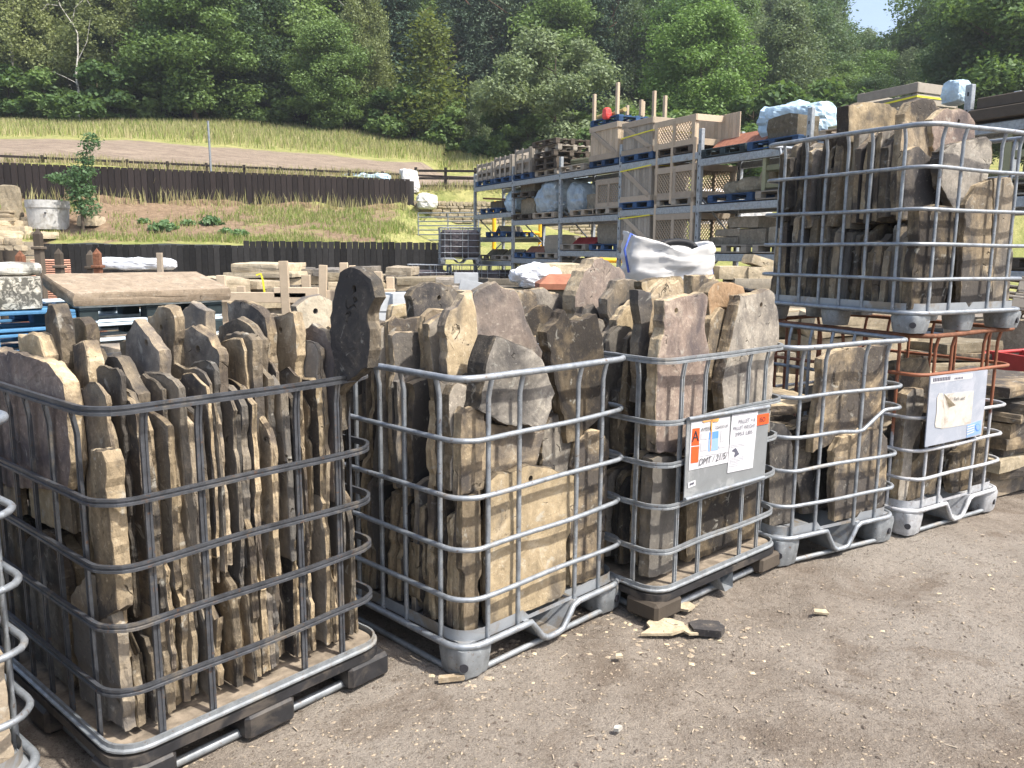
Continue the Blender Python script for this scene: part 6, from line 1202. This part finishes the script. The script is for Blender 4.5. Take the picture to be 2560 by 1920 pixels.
lumpy('plastic_bundle', (1.6, .6, .22), at(335, 674, 16), .05, 'poly_white', 'white plastic-wrapped bundle behind the big slab', 'wrapped load', None, 3, .12, 8); rock('stone_block', (1.7, .7, 1.1), (at(335, 674, 16).x, 16, 0), .05, 'stone_block', 'stone block under the white bundle', 'stone block', None, .04, 7)
p = at(401, 675, 12); mb = MB(); mb.box((0, 0, .2), (.075, .06, 1.9), bev=.004); tag(mb.build('timber_post', M['timber_mid'], None, (p.x, 12, at(401, 632, 12).z - 1.15)), 'single grey timber post behind the big slab', 'timber post')
for i, px in enumerate((8, 32)): p = at(px, 660, 15); mb = MB(); mb.tube([(0, 0, 0), (0, 0, at(px, 632, 15).z - .1), (0, 0, at(px, 627, 15).z)], .14, 14, up=(0, 1, 0), scales=[(.8, .8), (1, 1), (1.15, 1.15)]); tag(mb.build('chimney_pot', M['timber_dark'], None, (p.x, 15, 0)), ['left', 'right'][i] + ' of the two dark chimney pots at the left edge', 'chimney pot', 'dark chimney pots')
# stone stacks with stakes behind the first cages
def stack(cx, cy, rz, z0, courses, size, mat, phrase, seed, per=1, group=None, jit=.05, cat='stone', rough=.12, name='flagstone'):
    r = random.Random(seed); z = z0; n = len(courses)
    for i, h in enumerate(courses):
        m_ = per if isinstance(per, int) else r.choice(per)
        for j in range(m_):
            w_ = size[0] / m_ * r.uniform(.82, 1.05); off = (j - (m_ - 1) / 2) * size[0] / m_; p = Vector((cx, cy, z)) + Vector((math.cos(rz), math.sin(rz), 0)) * (off + r.uniform(-jit, jit)) + Vector((-math.sin(rz), math.cos(rz), 0)) * r.uniform(-jit, jit)
            lab = '%s stone down in %s' % (ORD[n - 1 - i], phrase) + ('' if m_ == 1 else ', %s half' % ['left', 'right', 'far'][j])
            rock(name, (w_ * r.uniform(.75, 1.0), size[1] * r.uniform(.7, 1.05), h * .97), p, 0, r.choice([mat, mat, 'stone_block', 'stone_wall', 'stone_grey']), lab, cat, group or 'stones of ' + phrase, rough * .7, seed * 31 + i * 5 + j, 4, (r.uniform(-.03, .03), r.uniform(-.03, .03), rz + r.uniform(-.3, .3)), .015)
        z += h
def base_block(cx, cy, rz, d, lab, seed): rock('support_stone', d, (cx, cy, 0), rz, 'stone_block', lab, 'stone block', 'stone bases of the stacks', .03, seed, 3)
spec = [(605, 11.0, 1.0, .9, .75, 4, 'the stack left of the tallest stake'), (680, 12.6, 1.1, .8, .95, 5, 'the stack behind the tallest stake'), (790, 13.0, 1.1, .8, .90, 5, 'the stack right of the tallest stake'), (880, 12.0, .9, .8, .8, 4, 'the stack just left of the tall dark slab'), (960, 13.5, 1.1, .8, .9, 6, 'the stack right of the tall dark slab'), (1075, 13.0, 1.2, .8, .75, 3, 'the low stack before the distant cages'), (1190, 12.0, 1.2, .8, .72, 3, 'the low stack under the pale concrete blocks'), (520, 10.0, .9, .8, .72, 4, 'the stack at the right end of the big slab')]
YT = [700, 657, 670, 682, 666, 692, 696, 694]
for i, (px, Y, w_, dp, zb, nc, ph) in enumerate(spec):
    p = at(px, 700, Y); cs = [.085 + .03 * ((i * 7 + k * 3) % 4) / 2 for k in range(nc)]; zb = at(px, YT[i], Y).z - sum(cs); base_block(p.x, Y, .1 * i, (w_ + .1, dp, zb), 'rough stone base under ' + ph, 200 + i); stack(p.x, Y, .1 * i - .3, zb, cs, (w_, dp), ['stone_flag', 'stone_sand', 'stone_block', 'stone_wall'][i % 4], ph, 300 + i, [1, 2, 2])
def stakes(px0, Y, lst, label, rails):
    p = at(px0, 740, Y); e = empty('staked_pallet', (p.x, Y, 0)); tag(e, label, 'pallet frame', 'staked pallets')
    for px, top, w_ in lst: zt_ = at(px, top, Y).z; mb = MB(); mb.box((0, 0, zt_ / 2), (w_, .05, zt_), bev=.004); link('stake', mb.mesh('stake', M['timber_new']), e, (at(px, 740, Y).x - p.x, .1 * math.sin(px), 0), (R(1.5) * math.sin(px * 3), R(2) * math.sin(px * 2), 0))
    for x0, x1, y in rails: a_, b_ = at(x0, y, Y).x, at(x1, y, Y).x; mb = MB(); mb.box((0, 0, 0), (b_ - a_, .04, .10), bev=.004); link('side_rail', mb.mesh('side_rail', M['timber_new']), e, ((a_ + b_) / 2 - p.x, -.06, at(x0, y, Y).z))
stakes(640, 8.2, [(562, 688, .085), (612, 715, .075), (728, 652, .085), (762, 688, .085)], 'pallet frame with four pale timber stakes left of the tall dark slab', [(560, 770, 742), (690, 800, 730)])
stakes(900, 9.0, [(802, 662, .085), (872, 656, .085), (888, 664, .07), (947, 678, .085), (977, 692, .085)], 'pallet frame with pale timber stakes around the tall dark slab', [(805, 880, 737), (930, 990, 733)])
p = at(835, 730, 8.8); mb = MB(); mb.add([(0, 0, 0), (.14, 0, 0), (.12, 0, .17), (0, .03, 0), (.14, .03, 0), (.12, .03, .17)], [(0, 1, 2), (5, 4, 3), (0, 3, 4, 1), (1, 4, 5, 2), (2, 5, 3, 0)]); tag(mb.build('timber_offcut', M['timber_new'], None, p), 'small triangular timber offcut left of the tall dark slab', 'timber')
for i, (px, py, d_) in enumerate(((975, 775, (.34, .24, .13)), (970, 805, (.32, .24, .13)), (1006, 770, (.26, .24, .13)))):
    rock('concrete_block', d_, at(px, py, 7.0), .5, 'concrete_grey', ['upper', 'lower', 'right'][i] + ' grey concrete block strapped with yellow band beside the tall dark slab', 'concrete block', 'strapped concrete blocks', .01, 3 + i, 2, None, .02)
base_block(at(975, 810, 7.2).x, 7.25, .5, (.9, .6, at(970, 806, 7.0).z), 'stone base under the strapped concrete blocks', 260)
mb = MB(); a_ = at(988, 752, 6.86); mb.sweep([a_, a_ - Vector((0, 0, .3))], [(-.012, -.001), (.012, -.001), (.012, .001), (-.012, .001)], False, True, 0, False, (0, 1, 0)); tag(mb.build('yellow_band', M['yellow_strap']), 'yellow band over the grey concrete blocks', 'strap')
for i, (px, py) in enumerate(((1165, 708), (1176, 728))): rock('concrete_block', (.30, .2, .13), at(px, py, 10.4), .1 + .5 * i, 'concrete_grey', ['pale concrete block upright before the distant cages', 'pale concrete block tilted below the other'][i], 'concrete block', None, .01, 9 + i, 2, (0, .2 * i, .1), .02)
mb = MB(); mb.sweep([at(640, 688, 10.4), at(652, 684, 10.4), at(657, 700, 10.4), at(662, 735, 10.4)], [(-.012, -.001), (.012, -.001), (.012, .001), (-.012, .001)], False, True, 0, False, (0, 1, 0)); tag(mb.build('yellow_band', M['yellow_strap']), 'yellow band hanging over the stack left of the tallest stake', 'strap')
# distant container cages
for i, (kk, px, z, hd, lab) in enumerate((('H', 1020, 0.0, 8, 'distant short wire cage, left of the lower two'), ('I', 1128, 0.0, 8, 'distant short wire cage, right of the lower two'), ('J', 1100, 1.17, 8, 'distant wire cage with a dark tank stacked above the short ones'), ('K', 1192, 0.0, 4, 'distant wire cage beside the racking foot'))):
    p = at(px, 700, 24.0); CG[kk] = (p.x, 24.0 + .02 * i, hd, 1.2, 1.0, z, [1.14, .92, .72, .52, .32] if kk != 'J' else [1.04, .86, .68, .5, .32], .14)
    old = CG[kk]; make_cage(kk, 'tube', ('steel', 'steel', 'tray'), 'steel', lab)
    mb = MB(); mb.box((.6, .5, .58), (1.1, .9, .82 if kk != 'J' else .8), bev=.08)
    for x in (.2, .4, .6, .8, 1.0): mb.box((x, .042, .6), (.10, .02, .6), bev=.008)
    o = mb.build('plastic_tank', M['tank_plastic'], None, (old[0], old[1], z), (0, 0, R(hd))); tag(o, 'dark plastic tank inside the ' + lab.replace(' with a dark tank', ''), 'tank')
# small bags and copings in the middle
lumpy('plastic_bag', (.62, .4, .24), at(1335, 716, 9.6), .2, 'poly_white', 'knotted white plastic bag behind the purple-brown slab', 'plastic bag', None, 4, .2, 8, .35); base_block(at(1335, 716, 9.8).x, 9.8, .1, (1.2, .7, at(1335, 716, 9.6).z), 'stone base under the white plastic bag', 270)
p = at(1400, 722, 9.0); e = empty('clay_coping', p, .1); tag(e, 'terracotta hipped coping left of the pointed rock', 'coping')
mb = MB(); mb.add([(-.25, -.2, 0), (.25, -.2, 0), (.25, .2, 0), (-.25, .2, 0), (-.25, -.2, .06), (.25, -.2, .06), (.25, .2, .06), (-.25, .2, .06), (-.12, 0, .16), (.12, 0, .16)], [(3, 2, 1, 0), (0, 1, 5, 4), (1, 2, 6, 5), (2, 3, 7, 6), (3, 0, 4, 7), (4, 5, 9, 8), (5, 6, 9), (6, 7, 8, 9), (7, 4, 8)]); mb.build('cap', M['terracotta'], e)
base_block(p.x, 9.1, .1, (.6, .5, p.z), 'stone base under the terracotta coping', 271); rock('stone_block', (.6, .4, .2), at(1400, 700, 10.2), .2, 'stone_sand', 'tan coping stone behind the terracotta coping', 'stone', None, .1, 61); base_block(at(1400, 700, 10.3).x, 10.3, .1, (.8, .6, at(1400, 702, 10.2).z), 'stone base under the tan coping stone', 272)
# large white bulk bag
def bulk_bag(px0, px1, Y, zb):
    xa_, xb_ = at(px0, 650, Y).x, at(px1, 650, Y).x; cx = (xa_ + xb_) / 2; W_ = xb_ - xa_; e = empty('bulk_bag', (cx, Y, zb)); tag(e, 'large open white bulk bag with blue loops behind the cages', 'bulk bag')
    N, K = 56, 18; V = []; F = []
    for j in range(K + 1):
        f = j / K
        for i in range(N):
            a_ = 6.28319 * i / N; c_, s_ = math.cos(a_), math.sin(a_); sq = 1 / max(abs(c_), abs(s_)) ** .7
            topz = .36 + .15 * max(0, -c_) ** 1.5 + .03 * c_ - .08 * math.exp(-((c_ - .25) / .35) ** 2) * (1 if s_ < .3 else .3)
            z = f * topz; rx = W_ * .44 * sq * (1.0 + .12 * math.sin(f * 2.6) - .05 * f); ry = .36 * sq * (1.0 + .12 * math.sin(f * 2.6) - .04 * f)
            p = Vector((rx * c_, ry * s_, z)); nn = noise.fractal(Vector((p.x * 4, p.y * 4, p.z * 5)), .7, 2.1, 4) * .045 + .04 * noise.ridged_multi_fractal(Vector((p.x * 3 + 7, p.y * 3, p.z * 6)), .8, 2, 3, 1.0, 2.0) * .6
            V.append(p + Vector((c_, s_, .1)) * nn)
    for j in range(K):
        for i in range(N): F.append((j * N + i, j * N + (i + 1) % N, (j + 1) * N + (i + 1) % N, (j + 1) * N + i))
    n0_ = len(V)
    for j, (dz, sc_) in enumerate(((-.02, .96), (-.22, .9))):
        for i in range(N): q = V[K * N + i]; V.append(Vector((q.x * sc_, q.y * sc_, q.z + dz)))
    for i in range(N): k_ = (i + 1) % N; F.append((K * N + i, K * N + k_, n0_ + k_, n0_ + i)); F.append((n0_ + i, n0_ + k_, n0_ + N + k_, n0_ + N + i))
    F.append(tuple(n0_ + N + i for i in range(N)))
    mb = MB(); mb.add(V, F, 0, True); mb.build('sack', M['bag_white'], e)
    for x, y, h in ((-.43 * W_, -.30, .40), (.10 * W_, .28, .30), (.36 * W_, -.26, .28)):
        mb = MB(); P_ = [(x - .05, y, h - .32), (x - .10, y - .03, h - .1), (x - .04, y, h + .05), (x + .06, y + .02, h), (x + .10, y + .01, h - .2), (x + .09, y - .04, h - .42)]; mb.sweep(P_, [(-.011, -.003), (.011, -.003), (.011, .003), (-.011, .003)], False, True, 0, True, (0, 1, 0)); mb.build('lifting_loop', M['bag_loop'], e)
    mb = MB(); P_ = [(.10 + .17 * math.cos(a_), -.05 + .05 * math.sin(a_), .32 + .06 * math.sin(a_)) for a_ in np.linspace(0, 3.4, 10)]; mb.tube(P_, .035, 8); mb.build('black_hose', M['rubber'], e)
    return cx
zb = at(1650, 700, 8.4).z; cxb = bulk_bag(1560, 1772, 8.4, zb); base_block(cxb, 8.5, .1, (1.0, .8, zb), 'stone base under the white bulk bag', 280)
# stones between the bag and the stacked cage
base_block(at(1860, 700, 8.6).x, 8.8, .3, (1.3, .9, at(1860, 760, 8.6).z), 'stone base under the pale blocks left of the stacked cage', 281)
for i, (px, py, d_, rx, mt) in enumerate(((1835, 690, (.42, .3, .13), 0, 'stone_sand'), (1905, 690, (.40, .3, .13), .05, 'stone_sand'), (1905, 662, (.36, .28, .09), -.28, 'stone_sand'), (1880, 712, (.5, .35, .1), 0, 'stone_block'), (1900, 745, (.8, .5, .12), .02, 'stone_flag'))):
    rock('sandstone_block', d_, at(px, py + 8, 8.3), .1, mt, ['pale sawn block left, beside the stacked cage', 'pale sawn block right, beside the stacked cage', 'pale sawn slip tilted on the two blocks', 'darker block under the pale blocks', 'wide flag under the pale blocks'][i], 'stone block', 'sawn blocks beside the stacked cage', .02, 90 + i, 3, (0, -rx, .1), .04)
for i, (px, py) in enumerate(((1820, 715), (1845, 722), (1835, 735))): p = at(px, py, 8.0); mb = MB(); mb.box((0, 0, 0), (.34, .25, .03), bev=.01); tag(mb.build('black_tile', M['black_tile'], None, p, (0, .18, .3 * i)), ORD[i] + ' black slate from the top beside the pale blocks', 'slate', 'black slates')
p = at(1985, 600, 9.5)
# flagstone stacks around the right-hand cages
ex = CM('E'); c_ = ex @ Vector((1.50, .42, 0)); stack(c_.x, c_.y, R(33), 0, [.13, .07, .09, .06, .08, .10, .06, .07, .05, .07], (.85, .75), 'stone_tandark', 'the stack right of the rust-topped cage', 61, 1, jit=.05, rough=.12)
c_ = ex @ Vector((2.3, 1.2, 0)); stack(c_.x, c_.y, R(20), 0, [.10, .08, .12, .07, .09, .06, .10, .08, .07, .06, .08], (.9, .8), 'stone_tandark', 'the flagstone stack at the right edge', 62, 1, rough=.12)
for i, (u, v, zs, ph) in enumerate(((.5, 1.9, [.2, .2, .15, .12, .1, .1], 'the stack behind the rust-topped cage'), (-.5, 2.1, [.2, .2, .18, .15, .12, .12], 'the stack behind the half-empty cage'), (-1.3, 2.0, [.22, .2, .2, .15, .12, .1], 'the left rear stack'), (1.5, 2.2, [.2, .2, .2, .16, .14, .12, .08], 'the right rear stack'), (.6, 3.2, [.25, .25, .25, .2, .14, .1], 'the far rear stack'), (-.6, 3.4, [.25, .25, .25, .2, .14, .1, .08], 'the far left rear stack'))):
    c_ = ex @ Vector((u, v, 0)); stack(c_.x, c_.y, R(20 + 25 * i), 0, zs, (1.05, .7), ['stone_flag', 'stone_sand', 'stone_flag', 'stone_wall', 'stone_flag', 'stone_sand'][i], ph, 70 + i, [1, 1, 2], rough=.10)
c_ = ex @ Vector((1.75, 1.55, .98)); rock('sandstone_block', (1.1, .28, .2), c_, R(10), 'stone_sand', 'long pale sandstone beam at the right edge', 'stone block', None, .04, 140, 4, (.1, -.08, R(10)), .06); rock('sandstone_block', (1.0, .5, .95), ex @ Vector((1.75, 1.7, 0)), R(10), 'stone_sand', 'sandstone block carrying the pale beam', 'stone block', None, .04, 141)
# red trolley
q = at(2545, 948, 6.4); zr = q.z; e = empty('red_trolley', q, R(12)); tag(e, 'red steel trolley frame resting on the stones at the right edge', 'trolley')
base_block(q.x + .25, q.y + .1, R(8), (.9, .5, zr), 'stone base under the red trolley', 290)
for z in (.02, .18):
    for y in (-.2, .2): mb = MB(); mb.tube([(-.16, y, z), (.8, y, z + .05)], .016, 8); mb.build('tube', M['red_paint'], e)
for x in (-.12, .2, .5): mb = MB(); mb.box((x, 0, .10 + .03), (.03, .42, .15)); mb.build('plate', M['red_paint'], e)
# pallets behind at the right edge
for i, (px, py, Y) in enumerate(((2540, 790, 7.6), (2555, 750, 7.8))): pallet(at(px, py, Y), R(60), 'timber_grey', ['grey pallet among stones at the right edge', 'upper grey pallet among stones at the right edge'][i], 'pallets at the right', tilt=(.1, .15))
rock('support_stone', (1.2, 1.0, at(2545, 800, 7.6).z), (at(2545, 800, 7.6).x, 7.7, 0), 1.0, 'stone_flag', 'stone base under the grey pallets at the right edge', 'stone block', None, .05, 295)
# ------------------------------------------------------------------ broken stone and litter on the ground
def shard(px, py, pts, th, mat, lab, rz=0):
    p = on_z(px, py); mb = MB(); r = random.Random(px); P = [(x, y) for x, y in pts]; mb.prism(P, 0, th); me = mb.mesh('stone_shard', M[mat]); o = link('stone_shard', me, None, (p.x, p.y, .004), (R(3), R(-3), rz)); tag(o, lab, 'stone shard', 'broken stone on the ground')
shard(1655, 1575, [(-.10, -.05), (.03, -.06), (.09, -.03), (.10, .03), (.05, .07), (-.03, .085), (-.06, .04), (-.05, .0)], .012, 'stone_sand', 'largest yellow stone flake on the ground by the orange-label cage')
shard(1705, 1577, [(-.04, .05), (.02, -.05), (.06, -.05), (.0, .055)], .01, 'stone_sand', 'narrow yellow flake right of the largest one'); shard(1765, 1580, [(-.07, .03), (-.06, -.03), (.05, -.06), (.075, -.02), (.06, .03), (-.02, .05)], .03, 'stone_dark', 'dark broken stone piece on the ground')
shard(1712, 1525, [(-.05, 0), (-.03, .04), (.03, .05), (.05, .01), (.01, -.03)], .012, 'stone_sand', 'round yellow flake at the foot of the orange-label cage'); shard(2052, 1536, [(-.03, 0), (-.02, .03), (.03, .02), (.03, -.02)], .01, 'stone_sand', 'lone pale flake out on the dirt')
shard(1548, 1645, [(-.015, -.01), (.015, -.008), (.01, .015), (-.012, .012)], .01, 'stone_sand', 'small pale chip left of the pothole'); shard(1130, 1705, [(-.05, -.012), (.045, .0), (.05, .02), (-.05, .012)], .02, 'stone_tan', 'brown stone sliver before the round-tubed cage foot')
shard(1545, 1828, [(-.016, -.006), (.0, -.012), (.016, .006), (.006, .014), (-.01, .01)], .012, 'stone_granite', 'small white stone lying in the foreground dirt')
oct_v = [(1, 0, 0), (-1, 0, 0), (0, 1, 0), (0, -1, 0), (0, 0, 1), (0, 0, -.6)]; oct_f = [(0, 2, 4), (2, 1, 4), (1, 3, 4), (3, 0, 4), (2, 0, 5), (1, 2, 5), (3, 1, 5), (0, 3, 5)]
def pebbles(name, n, smin, smax, flat, mats, label, where, seed):
    r = random.Random(seed); mb = MB(); i = 0
    while i < n:
        x, y = where(r)
        if not (-1.6 < x < 4.7 and 1.5 < y < 9): continue
        s = smin + (smax - smin) * r.random() ** 3; a_ = r.random() * 6.28; ca_, sa_ = math.cos(a_), math.sin(a_); k1, k2, k3 = s * r.uniform(.7, 1.6), s * r.uniform(.6, 1.0), s * flat * r.uniform(.6, 1.2); z = ground_z(x, y) + k3 * .25
        mb.add([(x + (vx * k1 * r.uniform(.7, 1.2)) * ca_ - vy * k2 * sa_, y + vx * k1 * sa_ + vy * k2 * ca_, z + vz * k3) for vx, vy, vz in oct_v], oct_f, r.randrange(len(mats))); i += 1
    tag(mb.build(name, [M[m] for m in mats]), label, 'gravel', kind='stuff')
def wide(r): px = r.uniform(300, 2700); py = 1180 + 900 * r.random() ** .7; p = on_z(px, py); return p.x, p.y
def nearC(r): p = on_z(1640, 1570); return p.x + r.gauss(.03, .22), p.y + r.gauss(.03, .17)
def nearB(r): t_ = r.random(); p = on_z(1080 + 420 * t_, 1700 - 170 * t_); return p.x + r.gauss(0, .12), p.y + r.gauss(0, .12)
def alongrow(r): t_ = r.random(); a_ = Vector((-.6, 2.0)); b_ = Vector((3.6, 4.9)); p = a_.lerp(b_, t_); return p.x + r.gauss(.1, .18), p.y + r.gauss(0, .15)
simple('pebble_dark', (.10, .08, .065), .95, 0, .4, 60, .3); simple('pebble_tan', (.30, .245, .18), .95, 0, .3, 60, .3)
pebbles('gravel', 9000, .002, .009, .6, ['pebble_tan', 'pebble_dark', 'pebble_tan', 'stone_flag', 'pebble_tan'], 'loose grit and small stones over the yard dirt', wide, 1)
pebbles('stone_chips', 300, .003, .020, .22, ['stone_sand', 'pebble_tan', 'pebble_tan'], 'yellow stone chips by the cage feet', nearC, 2)
pebbles('stone_chips', 420, .004, .018, .3, ['stone_sand', 'pebble_tan', 'pebble_dark'], 'pale stone chips along the foot of the cages', lambda r: nearB(r) if r.random() < .5 else alongrow(r), 3)
r_ = random.Random(9); mb = MB()
for i in range(90):
    x, y = wide(r_)
    if not (-1.2 < x < 4.6 and 1.6 < y < 8): continue
    a_ = r_.random() * 6.28; l_ = r_.uniform(.01, .045); z = ground_z(x, y) + .004; mb.box((x, y, z), (l_, .0035, .003), a_)
tag(mb.build('wood_splinters', M['timber_mid']), 'small wood splinters scattered on the yard dirt', 'splinters', kind='stuff')

# ------------------------------------------------------------------ air
t = NT('haze_air'); t.t.nodes.remove(t.b); pv = t.n('ShaderNodeVolumePrincipled', {'Color': (.86, .90, .95, 1), 'Density': HAZE, 'Anisotropy': .35}); t.t.links.new(pv.outputs[0], t.out.inputs['Volume'])
mb = MB(); mb.box((45, 165, 46), (350, 360, 94)); hz = mb.build('haze', t.m); tag(hz, kind='stuff')
